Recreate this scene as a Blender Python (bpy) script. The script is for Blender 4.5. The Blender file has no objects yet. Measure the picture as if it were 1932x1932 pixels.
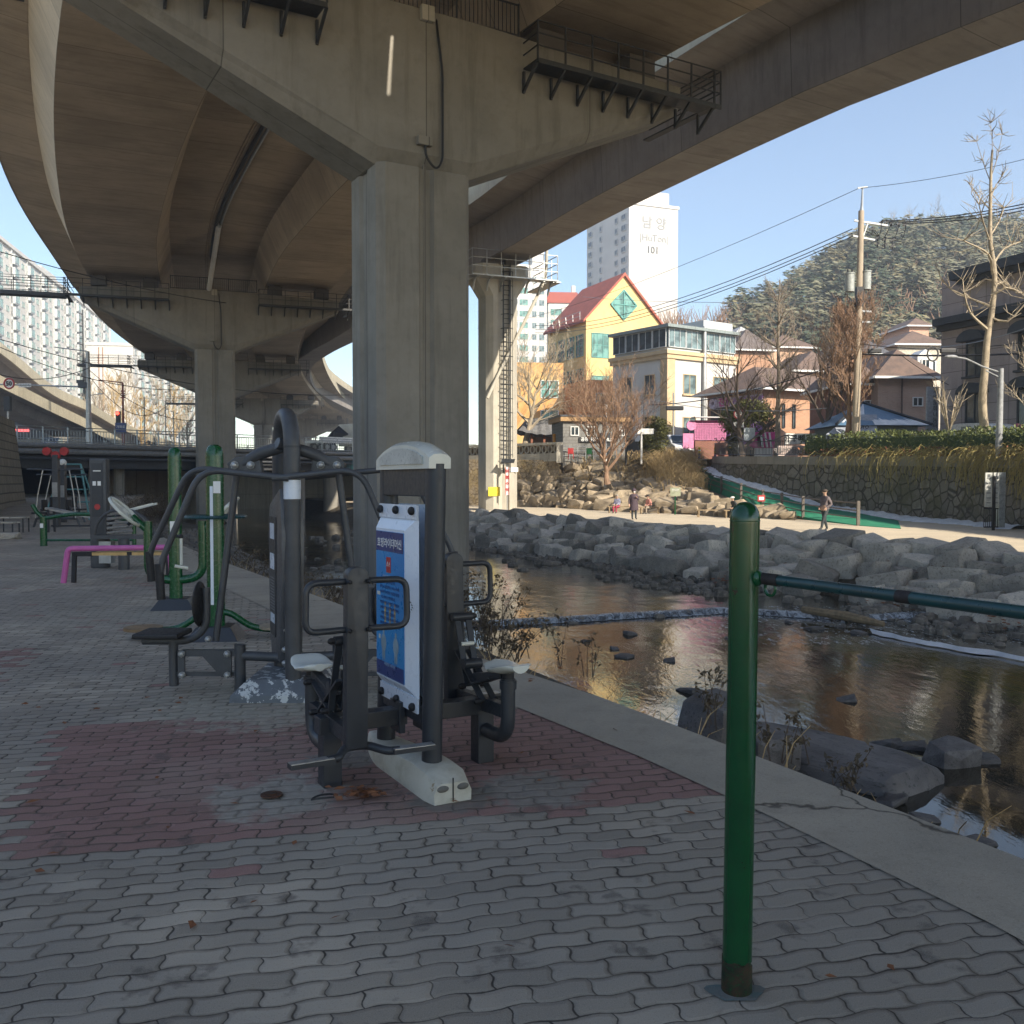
import bpy, bmesh, math, random
from mathutils import Vector, Matrix, Euler, noise
R = math.radians
random.seed(7)
scene = bpy.context.scene
C = scene.collection
# ------------------------------------------------------------------ camera
FPX, HOR, CAMZ = 1800.0, 908.0, 1.6          # focal length and horizon row, in the units of a 1932-wide frame
PITCH = math.atan((966 - HOR) / FPX)
cam_data = bpy.data.cameras.new('camera')
cam = bpy.data.objects.new('camera', cam_data); C.objects.link(cam)
cam.location = (0, 0, CAMZ)
cam.rotation_euler = (R(90) - PITCH, 0, 0)
cam_data.sensor_width = 36; cam_data.lens = 36 * FPX / 1932
cam_data.clip_start = 0.05; cam_data.clip_end = 6000
scene.camera = cam
# ------------------------------------------------------------------ light
SUN_EL, SUN_AZ = R(31), (0.64, -0.77)
_n = math.hypot(*SUN_AZ)
SUN = Vector((SUN_AZ[0]/_n*math.cos(SUN_EL), SUN_AZ[1]/_n*math.cos(SUN_EL), math.sin(SUN_EL)))
world = bpy.data.worlds.new("World"); scene.world = world; world.use_nodes = True
wn = world.node_tree; wn.nodes.clear()
sky = wn.nodes.new('ShaderNodeTexSky'); sky.sky_type = 'NISHITA'; sky.sun_disc = False
sky.sun_elevation = SUN_EL; sky.sun_rotation = math.atan2(SUN.x, SUN.y)
sky.air_density = 1.0; sky.dust_density = .35; sky.ozone_density = 1.6; sky.altitude = 60
bg = wn.nodes.new('ShaderNodeBackground'); bg.inputs['Strength'].default_value = 0.10
wo = wn.nodes.new('ShaderNodeOutputWorld')
wn.links.new(sky.outputs[0], bg.inputs[0]); wn.links.new(bg.outputs[0], wo.inputs[0])
sl = bpy.data.lights.new('sun', 'SUN'); sl.energy = 4.2; sl.angle = R(0.5); sl.color = (1.0, 0.90, 0.74)
so = bpy.data.objects.new('sun', sl); C.objects.link(so); so.rotation_euler = (-SUN).to_track_quat('-Z', 'Y').to_euler()
vs = scene.view_settings
vs.view_transform = 'Standard'; vs.look = 'None'; vs.exposure = 1.25; vs.gamma = 1.0; vs.use_curve_mapping = False
scene.cycles.max_bounces = 7; scene.cycles.diffuse_bounces = 4; scene.cycles.glossy_bounces = 3
scene.cycles.transmission_bounces = 3; scene.cycles.transparent_max_bounces = 6
scene.cycles.caustics_reflective = False; scene.cycles.caustics_refractive = False
scene.cycles.sample_clamp_indirect = 6.0
scene.cycles.use_denoising = True

# ------------------------------------------------------------------ photo geometry helpers
_cp, _sp = math.cos(PITCH), math.sin(PITCH)
def ray(u, v):
    a, b = (u-966)/FPX, (966-v)/FPX
    return Vector((a, _cp + b*_sp, b*_cp - _sp))
def at(u, v, Y):
    d = ray(u, v); return Vector((0, 0, CAMZ)) + d*(Y/d.y)
def gr(u, v, z=0.0):
    d = ray(u, v); return Vector((0, 0, CAMZ)) + d*((z-CAMZ)/d.z)
def zat(v, Y): return at(966, v, Y).z
def street_z(Y): return 2.65 + 0.02*(min(Y, 150)-40)

# ------------------------------------------------------------------ mesh builder
class MB:
    def __init__(self):
        self.v = []; self.f = []; self.m = []; self.uv = {}; self.cur = 0
    def add(self, vs, fs, mi=None):
        b = len(self.v); self.v.extend(Vector(p) for p in vs)
        for f in fs:
            self.f.append(tuple(b+i for i in f)); self.m.append(self.cur if mi is None else mi)
        return b
    def box(self, c, s, rot=None, mi=None):
        hx, hy, hz = s[0]/2, s[1]/2, s[2]/2
        pts = [Vector((x, y, z)) for x in (-hx, hx) for y in (-hy, hy) for z in (-hz, hz)]
        if rot is not None:
            if not isinstance(rot, Matrix): rot = Euler(rot).to_matrix()
            pts = [rot @ p for p in pts]
        c = Vector(c)
        self.add([c+p for p in pts], [(0,1,3,2),(4,6,7,5),(0,4,5,1),(2,3,7,6),(0,2,6,4),(1,5,7,3)], mi)
        return self
    def mm(self, a, b, mi=None):       # box from min corner to max corner
        a, b = Vector(a), Vector(b); return self.box((a+b)/2, (abs(b.x-a.x), abs(b.y-a.y), abs(b.z-a.z)), None, mi)
    def bar(self, p, q, w, h, up=(0, 0, 1), mi=None):   # rectangular bar from p to q
        p, q = Vector(p), Vector(q); d = q-p; L = d.length
        if L < 1e-6: return self
        d.normalize(); up = Vector(up)
        if abs(d.dot(up)) > .98: up = Vector((0, 1, 0)) if abs(d.y) < .9 else Vector((1, 0, 0))
        s = d.cross(up).normalized(); t = s.cross(d).normalized()
        return self.box((p+q)/2, (L, w, h), Matrix((d, s, t)).transposed(), mi)
    def tube(self, pts, r, n=10, caps=True, closed=False, mi=None, flat=1.0):
        pts = [Vector(p) for p in pts]
        k = len(pts)
        rs = r if isinstance(r, (list, tuple)) else [r]*k
        rings = []
        prev = None
        for i in range(k):
            if closed: t = pts[(i+1) % k]-pts[i-1]
            else: t = pts[min(i+1, k-1)]-pts[max(i-1, 0)]
            if t.length < 1e-9: t = Vector((0, 0, 1))
            t.normalize()
            if prev is None:
                a = Vector((0, 0, 1)) if abs(t.z) < .9 else Vector((1, 0, 0))
                n1 = t.cross(a).normalized()
            else:
                n1 = prev - t*prev.dot(t)
                if n1.length < 1e-6: n1 = t.cross(Vector((0, 0, 1)))
                n1.normalize()
            prev = n1; n2 = t.cross(n1)
            rings.append([pts[i] + (n1*math.cos(2*math.pi*j/n) + n2*math.sin(2*math.pi*j/n)*flat)*rs[i] for j in range(n)])
        vs = [p for rg in rings for p in rg]; fs = []
        for i in range(k if closed else k-1):
            i2 = (i+1) % k
            for j in range(n):
                fs.append((i*n+j, i*n+(j+1) % n, i2*n+(j+1) % n, i2*n+j))
        if caps and not closed:
            fs.append(tuple(range(n-1, -1, -1))); fs.append(tuple((k-1)*n+j for j in range(n)))
        self.add(vs, fs, mi); return self
    def cyl(self, p, q, r, n=14, mi=None, r2=None): return self.tube([p, q], [r, r if r2 is None else r2], n, mi=mi)
    def prism(self, poly, y0, y1, axis='y', mi=None):   # poly in two other axes extruded along axis
        n = len(poly)
        def mk(a, b, t): return {'y': (a, t, b), 'z': (a, b, t), 'x': (t, a, b)}[axis]
        vs = [mk(a, b, y0) for a, b in poly] + [mk(a, b, y1) for a, b in poly]
        fs = [tuple(range(n)), tuple(range(2*n-1, n-1, -1))] + [(i, i+n, (i+1) % n+n, (i+1) % n) for i in range(n)]
        self.add(vs, fs, mi); return self
    def loft(self, rings, caps=True, closed=True, mi=None):
        n = len(rings[0]); k = len(rings); vs = [p for r in rings for p in r]; fs = []
        for i in range(k-1):
            for j in range(n if closed else n-1):
                fs.append((i*n+j, i*n+(j+1) % n, (i+1)*n+(j+1) % n, (i+1)*n+j))
        if caps: fs.append(tuple(range(n-1, -1, -1))); fs.append(tuple((k-1)*n+j for j in range(n)))
        self.add(vs, fs, mi); return self
    def ell(self, c, s, nu=14, nv=8, mi=None, rot=None):
        rings = []; c = Vector(c)
        for i in range(nv+1):
            th = math.pi*i/nv; th = min(max(th, .02), math.pi-.02)
            rg = [Vector((s[0]*math.sin(th)*math.cos(2*math.pi*j/nu), s[1]*math.sin(th)*math.sin(2*math.pi*j/nu), -s[2]*math.cos(th))) for j in range(nu)]
            if rot is not None: rg = [rot @ p for p in rg]
            rings.append([c+p for p in rg])
        return self.loft(rings, mi=mi)
    def sheet(self, rows, mi=None, uvs=None):            # rows of points
        n = len(rows[0]); vs = [p for r in rows for p in r]; fs = []
        for i in range(len(rows)-1):
            for j in range(n-1): fs.append((i*n+j, i*n+j+1, (i+1)*n+j+1, (i+1)*n+j))
        b = self.add(vs, fs, mi)
        if uvs:
            for i, r in enumerate(uvs):
                for j, t in enumerate(r): self.uv[b+i*n+j] = t
        return self
    def build(self, name, mat, parent=None, smooth=False, loc=None, world=False, bevel=0, keep=False):
        me = bpy.data.meshes.new(name)
        off = Vector(loc) if loc is not None else Vector((0, 0, 0))
        inv = None
        if world and parent is not None:
            root = parent
            while root.parent is not None: root = root.parent
            inv = Matrix.LocRotScale(root.location, root.rotation_euler, root.scale).inverted()
        vs = [(inv @ p) if inv else p-off for p in self.v]
        me.from_pydata([tuple(p) for p in vs], [], self.f)
        mats = mat if isinstance(mat, (list, tuple)) else [mat]
        for m in mats: me.materials.append(m)
        if len(mats) > 1: me.polygons.foreach_set('material_index', self.m)
        if self.uv:
            ul = me.uv_layers.new(name='UVMap')
            for lp in me.loops: ul.data[lp.index].uv = self.uv.get(lp.vertex_index, (0, 0))
        me.validate()
        if not keep or bevel:
            bm = bmesh.new(); bm.from_mesh(me)
            if not keep: bmesh.ops.recalc_face_normals(bm, faces=bm.faces)
            if bevel:
                es = [e for e in bm.edges if len(e.link_faces) == 2 and e.calc_face_angle(0) > .7]
                bmesh.ops.bevel(bm, geom=es, offset=bevel, segments=2, profile=.6, affect='EDGES', clamp_overlap=True)
            bm.to_mesh(me); bm.free()
        if smooth:
            me.polygons.foreach_set('use_smooth', [True]*len(me.polygons))
            try: me.set_sharp_from_angle(angle=R(38))
            except Exception: pass
        me.update()
        o = bpy.data.objects.new(name, me); C.objects.link(o)
        if parent is not None: o.parent = parent
        if loc is not None: o.location = loc
        return o

def tag(o, label=None, cat=None, group=None, kind=None):
    if label: o['label'] = label
    if cat: o['category'] = cat
    if group: o['group'] = group
    if kind: o['kind'] = kind
    return o
def thing(name, label, cat, loc=(0, 0, 0), rotz=0, group=None):
    o = bpy.data.objects.new(name, None); C.objects.link(o); o.empty_display_size = .2
    o.location = loc; o.rotation_euler = (0, 0, rotz)
    return tag(o, label, cat, group)
def copy_tree(o, parent=None):
    c = o.copy(); C.objects.link(c); c.parent = parent
    for ch in list(o.children): copy_tree(ch, c)
    return c
def put(o, loc, rotz=0, label=None, scale=None):
    o.location = loc; o.rotation_euler = (0, 0, rotz)
    if label: o['label'] = label
    if scale: o.scale = scale
    return o
def struct(mb, name, mat, **k): return tag(mb.build(name, mat, **k), kind='structure')
def arc(c, r, a0, a1, n, ax=(1, 0, 0), ay=(0, 0, 1)):
    c, ax, ay = Vector(c), Vector(ax), Vector(ay)
    return [c + ax*(r*math.cos(a0+(a1-a0)*i/n)) + ay*(r*math.sin(a0+(a1-a0)*i/n)) for i in range(n+1)]
def rounded(pts, r, n=5):                                   # polyline with rounded corners
    pts = [Vector(p) for p in pts]; out = [pts[0]]
    for i in range(1, len(pts)-1):
        a, b, c = pts[i-1], pts[i], pts[i+1]
        rr = min(r, (a-b).length*.49, (c-b).length*.49)
        p0 = b+(a-b).normalized()*rr; p1 = b+(c-b).normalized()*rr
        for k in range(n+1):
            t = k/n; out.append(p0*(1-t)**2 + b*2*t*(1-t) + p1*t*t)
    out.append(pts[-1]); return out
def spline(pts, step):                                       # Catmull-Rom resampled
    pts = [Vector(p) for p in pts]; P = [pts[0]*2-pts[1]] + pts + [pts[-1]*2-pts[-2]]; out = []
    for i in range(1, len(P)-2):
        a, b, c, d = P[i-1:i+3]; n = max(1, int((c-b).length/step))
        for k in range(n):
            t = k/n
            out.append(.5*((2*b) + (c-a)*t + (2*a-5*b+4*c-d)*t*t + (3*b-a-3*c+d)*t**3))
    out.append(pts[-1]); return out
def sweep(mb, path, section, closed=True, caps=True, mi=None, uvs=True):   # section (lateral to the right, height)
    s = 0; rings = []; uv = []
    per = [0]
    for i in range(1, len(section)+1):
        a, b = section[i-1], section[i % len(section)]; per.append(per[-1]+math.hypot(a[0]-b[0], a[1]-b[1]))
    for i, p in enumerate(path):
        t = path[min(i+1, len(path)-1)]-path[max(i-1, 0)]; t = Vector((t.x, t.y, 0)).normalized()
        if i: s += (p-path[i-1]).length
        rt = Vector((t.y, -t.x, 0))
        sec = section + ([section[0]] if closed else [])
        rings.append([p + rt*a + Vector((0, 0, b)) for a, b in sec]); uv.append([(s, q) for q in per[:len(sec)]])
    mb.sheet(rings, mi, uv if uvs else None)
    if caps and closed:
        n = len(section)
        mb.add(rings[0][:n], [tuple(range(n))], mi); mb.add(rings[-1][:n], [tuple(range(n-1, -1, -1))], mi)
    return mb

# ------------------------------------------------------------------ materials
def _nt(name):
    m = bpy.data.materials.new(name); m.use_nodes = True; nt = m.node_tree
    b = nt.nodes['Principled BSDF']; return m, nt, b
def nd(nt, typ, **kw):
    n = nt.nodes.new('ShaderNode'+typ)
    for k, v in kw.items():
        if k.startswith('_'): setattr(n, k[1:], v); continue
        key = int(k[1:]) if (k[0] == 'i' and k[1:].isdigit()) else k.replace('__', ' ')
        sock = n.inputs[key]
        if isinstance(v, bpy.types.NodeSocket): nt.links.new(v, sock)
        else: sock.default_value = v
    return n
def col(c): return (c[0], c[1], c[2], 1.0)
def mth(nt, op, a, b=0.0, c=None):
    n = nt.nodes.new('ShaderNodeMath'); n.operation = op
    for i, x in enumerate((a, b) if c is None else (a, b, c)):
        if isinstance(x, bpy.types.NodeSocket): nt.links.new(x, n.inputs[i])
        else: n.inputs[i].default_value = x
    return n.outputs[0]
def mix(nt, f, a, b, blend='MIX'):
    n = nt.nodes.new('ShaderNodeMix'); n.data_type = 'RGBA'; n.blend_type = blend
    for k, x in ((0, f), (6, a), (7, b)):
        if isinstance(x, bpy.types.NodeSocket): nt.links.new(x, n.inputs[k])
        elif k == 0: n.inputs[0].default_value = x
        else: n.inputs[k].default_value = col(x)
    return n.outputs[2]
def ramp(nt, f, p0, p1): 
    return nd(nt, 'MapRange', i0=f, i1=p0, i2=p1).outputs[0]
def coord(nt, kind='Object', scale=(1, 1, 1), rot=(0, 0, 0)):
    tc = nt.nodes.new('ShaderNodeTexCoord'); mp = nt.nodes.new('ShaderNodeMapping')
    mp.inputs['Scale'].default_value = scale; mp.inputs['Rotation'].default_value = rot
    nt.links.new(tc.outputs[kind], mp.inputs['Vector']); return mp.outputs[0]
def noi(nt, vec, scale, detail=4, rough=.6, dist=0):
    return nd(nt, 'TexNoise', Vector=vec, Scale=scale, Detail=detail, Roughness=rough, Distortion=dist).outputs['Fac']
def bump(nt, b, h, strength=.3, dist=.02):
    n = nd(nt, 'Bump', Height=h, Strength=strength, Distance=dist); nt.links.new(n.outputs[0], b.inputs['Normal']); return n
MC = {}
def paint(name, c, rough=.45, metal=0, c2=None, scale=6, bmp=.08, chips=None, spec=.5, ct=.655):
    m, nt, b = _nt(name); v = coord(nt)
    f = noi(nt, v, scale, 5, .65)
    c2 = c2 or tuple(x*.72 for x in c)
    cc = mix(nt, ramp(nt, f, .42, .62), c, c2)
    if chips:
        f2 = noi(nt, v, scale*3.1, 6, .7); cc = mix(nt, ramp(nt, f2, ct, ct+.02), cc, chips)
    nt.links.new(cc, b.inputs['Base Color'])
    f3 = noi(nt, v, scale*9, 3)
    nt.links.new(nd(nt, 'MapRange', i0=f3, i1=.3, i2=.7, i3=rough*.8, i4=min(1, rough*1.25)).outputs[0], b.inputs['Roughness'])
    b.inputs['Metallic'].default_value = metal
    b.inputs['Specular IOR Level'].default_value = spec
    if bmp: bump(nt, b, f3, bmp, .003)
    return m
def rough_mat(name, c, c2, scale=3, rough=.9, bs=.5, bd=.03, fine=8, c3=None, rnd=0, stretch=(1, 1, 1)):
    m, nt, b = _nt(name); v = coord(nt, scale=stretch)
    f = noi(nt, v, scale, 6, .65); f2 = noi(nt, v, scale*fine, 5, .7)
    cc = mix(nt, ramp(nt, f, .38, .62), c, c2)
    if c3: cc = mix(nt, ramp(nt, f2, .52, .68), cc, c3)
    if rnd:
        oi = nt.nodes.new('ShaderNodeObjectInfo')
        k = nd(nt, 'MapRange', i0=oi.outputs['Random'], i1=0, i2=1, i3=1-rnd, i4=1+rnd).outputs[0]
        hsv = nd(nt, 'HueSaturation', Color=cc, Value=k); cc = hsv.outputs[0]
    nt.links.new(cc, b.inputs['Base Color']); b.inputs['Roughness'].default_value = rough
    b.inputs['Specular IOR Level'].default_value = .3
    h = mth(nt, 'ADD', mth(nt, 'MULTIPLY', f, .6), mth(nt, 'MULTIPLY', f2, .4)); bump(nt, b, h, bs, bd)
    return m
def concrete(name, c, c2, stain, uv=False, panel=(4.0, 1.3), line=.25, scale=.6, rot=(0, 0, 0), drip=True):
    m, nt, b = _nt(name)
    v = coord(nt, 'UV' if uv else 'Object', rot=rot)
    vo = coord(nt, 'Object')
    big = noi(nt, vo, scale, 5, .6); mid = noi(nt, vo, scale*5, 5, .7); fine = noi(nt, vo, 30, 4, .7)
    cc = mix(nt, ramp(nt, big, .36, .64), c, c2)
    stre = noi(nt, coord(nt, 'UV' if uv else 'Object', scale=((1.6, .16, 1) if uv else (1.2, 1.2, .1))), 1.6, 6, .7)
    cc = mix(nt, mth(nt, 'MULTIPLY', ramp(nt, stre, .5, .72), .6 if drip else .25), cc, stain)
    cc = mix(nt, mth(nt, 'MULTIPLY', ramp(nt, mid, .5, .7), .35), cc, tuple(x*.62 for x in c))
    if line:
        br = nd(nt, 'TexBrick', Vector=v, Scale=1.0); br.offset = 0
        br.inputs['Brick Width'].default_value = panel[0]; br.inputs['Row Height'].default_value = panel[1]
        br.inputs['Mortar Size'].default_value = .022; br.inputs['Mortar Smooth'].default_value = .6
        br.inputs['Color1'].default_value = (.82, .82, .82, 1); br.inputs['Color2'].default_value = (1.12, 1.12, 1.12, 1)
        cc = mix(nt, .55, cc, mix(nt, 1.0, cc, br.outputs['Color'], 'MULTIPLY'))
        cc = mix(nt, mth(nt, 'MULTIPLY', br.outputs['Fac'], line), cc, tuple(x*.3 for x in c))
    nt.links.new(cc, b.inputs['Base Color']); b.inputs['Roughness'].default_value = .85; b.inputs['Specular IOR Level'].default_value = .25
    bump(nt, b, mth(nt, 'ADD', mth(nt, 'MULTIPLY', mid, .5), mth(nt, 'MULTIPLY', fine, .25)), .35, .02)
    return m
def glass(name, c=(.05, .09, .1), rough=.08, c2=None):
    m, nt, b = _nt(name); v = coord(nt)
    f = noi(nt, v, .9, 2); cc = mix(nt, ramp(nt, f, .45, .55), c, c2 or tuple(x*2 for x in c))
    nt.links.new(cc, b.inputs['Base Color']); b.inputs['Roughness'].default_value = rough
    b.inputs['Specular IOR Level'].default_value = .5; return m
def emit(name, c, s):
    m, nt, b = _nt(name); b.inputs['Base Color'].default_value = col(c); b.inputs['Emission Color'].default_value = col(c); b.inputs['Emission Strength'].default_value = s; return m
def bricky(name, c, c2, mortar, bw=.24, rh=.08, ms=.008, rot=(0, 0, 0), bs=.3, kind='Object', offset=.5, stain=.25):
    m, nt, b = _nt(name)
    tc = nt.nodes.new('ShaderNodeTexCoord')
    sp = nd(nt, 'SeparateXYZ', Vector=tc.outputs[kind])
    if kind == 'Object': vec = nd(nt, 'CombineXYZ', i0=mth(nt, 'ADD', sp.outputs[0], sp.outputs[1]), i1=sp.outputs[2]).outputs[0]
    else: vec = nd(nt, 'CombineXYZ', i0=sp.outputs[0], i1=sp.outputs[1]).outputs[0]
    br = nd(nt, 'TexBrick', Vector=vec, Scale=1.0, Color1=col(c), Color2=col(c2), Mortar=col(mortar)); br.offset = offset
    br.inputs['Brick Width'].default_value = bw; br.inputs['Row Height'].default_value = rh; br.inputs['Mortar Size'].default_value = ms
    vo = coord(nt); f = noi(nt, vo, .7, 6, .7)
    cc = mix(nt, mth(nt, 'MULTIPLY', ramp(nt, f, .45, .7), stain), br.outputs['Color'], tuple(x*.35 for x in c))
    nt.links.new(cc, b.inputs['Base Color']); b.inputs['Roughness'].default_value = .85; b.inputs['Specular IOR Level'].default_value = .25
    bump(nt, b, mth(nt, 'SUBTRACT', mth(nt, 'MULTIPLY', noi(nt, vo, 20, 3), .3), br.outputs['Fac']), bs, .015)
    return m

def path_mat():
    m, nt, b = _nt('weathered_edge_concrete'); v = coord(nt)
    big = noi(nt, v, .55, 5, .6); mid = noi(nt, v, 4, 6, .7); fine = noi(nt, v, 60, 4, .8); agg = noi(nt, v, 150, 2, .8)
    cc = mix(nt, ramp(nt, big, .38, .62), (.40, .35, .275), (.31, .275, .22)); cc = mix(nt, mth(nt, 'MULTIPLY', ramp(nt, mid, .5, .66), .5), cc, (.25, .225, .18))
    cc = mix(nt, mth(nt, 'MULTIPLY', ramp(nt, fine, .52, .7), .5), cc, (.17, .155, .125)); cc = mix(nt, mth(nt, 'MULTIPLY', ramp(nt, agg, .55, .7), .4), cc, (.6, .55, .46))
    ds = nd(nt, 'VectorMath', _operation='ADD', i0=v, i1=nd(nt, 'VectorMath', _operation='SCALE', i0=nd(nt, 'TexNoise', Vector=v, Scale=2.2, Detail=5).outputs['Color'], Scale=.55).outputs[0]).outputs[0]
    vd = nd(nt, 'TexVoronoi', Vector=ds, Scale=.36, _feature='DISTANCE_TO_EDGE').outputs['Distance']
    cr = nd(nt, 'MapRange', i0=vd, i1=.001, i2=.006, i3=.85, i4=0).outputs[0]; cc = mix(nt, cr, cc, (.06, .05, .04))
    nt.links.new(cc, b.inputs['Base Color']); b.inputs['Roughness'].default_value = .92; b.inputs['Specular IOR Level'].default_value = .25
    bump(nt, b, mth(nt, 'SUBTRACT', mth(nt, 'ADD', mth(nt, 'MULTIPLY', fine, .4), mth(nt, 'MULTIPLY', mid, .6)), cr), .5, .012); return m
def M(key):
    if key in MC: return MC[key]
    f = {
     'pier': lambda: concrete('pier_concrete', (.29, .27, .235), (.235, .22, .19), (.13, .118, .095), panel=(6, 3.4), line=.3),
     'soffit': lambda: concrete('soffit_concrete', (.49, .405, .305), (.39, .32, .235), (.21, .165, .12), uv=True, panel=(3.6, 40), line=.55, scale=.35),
     'web_sidelit': lambda: concrete('sidelit_web_concrete', (.60, .51, .39), (.50, .42, .32), (.3, .24, .18), uv=True, panel=(1.8, 40), line=.3, scale=.3),  # paler than the soffit, painting side light onto the webs
     'rampc': lambda: concrete('ramp_concrete', (.36, .33, .305), (.29, .265, .245), (.16, .145, .135), uv=True, panel=(7, 40), line=.4, scale=.4),
     'parapet': lambda: concrete('parapet_concrete', (.55, .5, .38), (.48, .43, .32), (.3, .26, .2), uv=True, panel=(5, 40), line=.3),
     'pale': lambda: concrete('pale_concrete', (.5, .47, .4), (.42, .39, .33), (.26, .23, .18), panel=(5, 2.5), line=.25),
     'path': lambda: path_mat(),
     'path0': lambda: rough_mat('edge_concrete', (.47, .415, .325), (.39, .345, .27), 1.6, .92, .35, .012, 16, (.26, .235, .195)),
     'promenade': lambda: rough_mat('promenade_surface', (.60, .51, .38), (.52, .445, .335), .5, .95, .2, .01, 20),
     'greenpath': lambda: rough_mat('green_ramp_surface', (.035, .25, .14), (.03, .2, .115), .6, .8, .2, .01, 14, (.06, .3, .18)),
     'rock': lambda: rough_mat('granite_boulder', (.50, .455, .385), (.36, .33, .285), 2.0, .9, .8, .05, 7, (.19, .175, .15), rnd=.45),
     'rock2': lambda: rough_mat('tan_boulder', (.42, .34, .24), (.28, .225, .16), 2.0, .9, .8, .05, 7, (.2, .16, .11), rnd=.3),
     'wetrock': lambda: rough_mat('wet_boulder', (.10, .09, .085), (.17, .155, .145), 2.2, .6, .7, .03, 8, (.05, .05, .045), rnd=.2),
     'pebble': lambda: rough_mat('river_stones', (.22, .195, .165), (.11, .1, .085), 1.2, .85, .6, .03, 9, (.3, .27, .23)),
     'bed': lambda: rough_mat('river_bed', (.10, .085, .06), (.06, .05, .035), .7, .9, .7, .05, 9, (.16, .13, .1)),
     'earth': lambda: rough_mat('dry_earth', (.24, .18, .11), (.15, .11, .07), .8, .95, .7, .05, 10, (.33, .26, .16)),
     'asphalt': lambda: rough_mat('street_asphalt', (.09, .09, .09), (.13, .125, .12), .5, .9, .3, .01, 30),
     'snow': lambda: rough_mat('old_snow', (.78, .8, .84), (.62, .65, .7), 2.5, .8, .6, .05, 6),
     'steel': lambda: paint('charcoal_steel', (.030, .034, .041), .42, 0, (.024, .028, .034), 5, .25),
     'steel2': lambda: paint('grey_steel', (.062, .065, .071), .45, 0, (.048, .051, .056), 5, .25),
     'darksteel': lambda: paint('catwalk_steel', (.05, .052, .055), .55, .2),
     'galv': lambda: paint('galvanised_steel', (.42, .43, .43), .4, .6, (.33, .34, .34)),
     'green': lambda: paint('green_enamel', (.003, .075, .022), .25, 0, (.003, .062, .02), 3, .1, None, .6),
     'greendk': lambda: paint('dark_green_bar', (.008, .05, .055), .3, 0, (.012, .04, .045), 4, .1),
     'rubber': lambda: paint('black_rubber', (.015, .015, .017), .6),
     'whiteplastic': lambda: paint('cream_plastic', (.62, .63, .57), .22, 0, (.55, .56, .50), 3, .06),
     'footing': lambda: paint('worn_cream_footing', (.52, .51, .44), .5, 0, (.40, .38, .31), 5, .25, (.28, .22, .14)),
     'boardwhite': lambda: paint('white_enamel', (.66, .72, .80), .3, 0, (.60, .67, .76), 2, .04),
     'blue': lambda: paint('blue_panel', (.012, .22, .52), .3, 0, (.01, .18, .47), 2, .02),
     'navy': lambda: paint('navy_panel', (.015, .04, .18), .3, 0, None, 2, .02),
     'white': lambda: paint('white_paint', (.78, .78, .76), .5, 0, (.70, .70, .67), 1),
     'black': lambda: paint('black_paint', (.02, .02, .022), .5),
     'red': lambda: paint('red_paint', (.45, .035, .035), .45),
     'yellow': lambda: paint('yellow_paint', (.8, .62, .03), .5),
     'pink': lambda: paint('pink_paint', (.55, .13, .36), .45, 0, (.48, .11, .32)),
     'pinksign': lambda: paint('pink_shop_paint', (.62, .16, .36), .5, 0, (.52, .12, .3)),
     'purple': lambda: paint('purple_paint', (.33, .15, .42), .5),
     'wood': lambda: paint('yellow_plank', (.62, .42, .17), .6, 0, (.5, .33, .13), 8),
     'oldwood': lambda: paint('old_wood', (.30, .22, .13), .8, 0, (.2, .15, .09), 8, .3),
     'silver': lambda: paint('silver_pedal', (.5, .5, .5), .35, .7, (.36, .36, .36), 30, .5),
     'bark': lambda: rough_mat('grey_bark', (.30, .25, .19), (.19, .155, .12), 3, .95, .7, .03, 6, (.12, .1, .08)),
     'barkpale': lambda: rough_mat('pale_bark', (.42, .35, .25), (.29, .24, .175), 3, .9, .6, .03, 6, (.24, .2, .15)),
     'barkred': lambda: rough_mat('red_brown_twigs', (.30, .19, .125), (.21, .135, .09), 3, .95, .4, .02, 6),
     'barkdark': lambda: rough_mat('dark_bark', (.13, .10, .08), (.09, .07, .055), 3, .95, .6, .03, 6),
     'straw': lambda: rough_mat('dry_grass', (.52, .38, .19), (.36, .25, .12), 5, .9, .1, .01),
     'olive': lambda: rough_mat('olive_stems', (.38, .31, .12), (.26, .21, .08), 5, .9, .1, .01),
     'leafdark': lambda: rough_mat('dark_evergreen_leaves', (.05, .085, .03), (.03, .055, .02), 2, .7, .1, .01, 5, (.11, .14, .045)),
     'leafyellow': lambda: rough_mat('yellow_green_leaves', (.18, .17, .05), (.10, .11, .035), 1.5, .75, .1, .01, 5, (.06, .07, .02)),
     'leafhedge': lambda: rough_mat('hedge_leaves', (.15, .18, .06), (.085, .11, .035), 3, .6, .1, .01, 4, (.28, .28, .11)),
     'pine': lambda: rough_mat('pine_needles', (.19, .18, .115), (.13, .135, .085), .06, .9, .1, .01, 20, (.27, .24, .16)),
     'drybush': lambda: rough_mat('withered_leaves', (.16, .12, .075), (.09, .07, .045), 6, .9, .1, .01),
     'fallen': lambda: rough_mat('fallen_leaf', (.26, .11, .05), (.17, .07, .035), 9, .9, .1, .01),
     'glass': lambda: glass('window_glass', (.09, .125, .13), .15),
     'glassgreen': lambda: glass('green_window_glass', (.08, .17, .15), .2),
     'glassdark': lambda: glass('dark_window_glass', (.03, .04, .045)),
     'skin': lambda: paint('skin', (.50, .32, .23), .6),
     'hair': lambda: paint('dark_hair', (.02, .017, .015), .6),
    }[key]
    MC[key] = f(); return MC[key]
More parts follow.
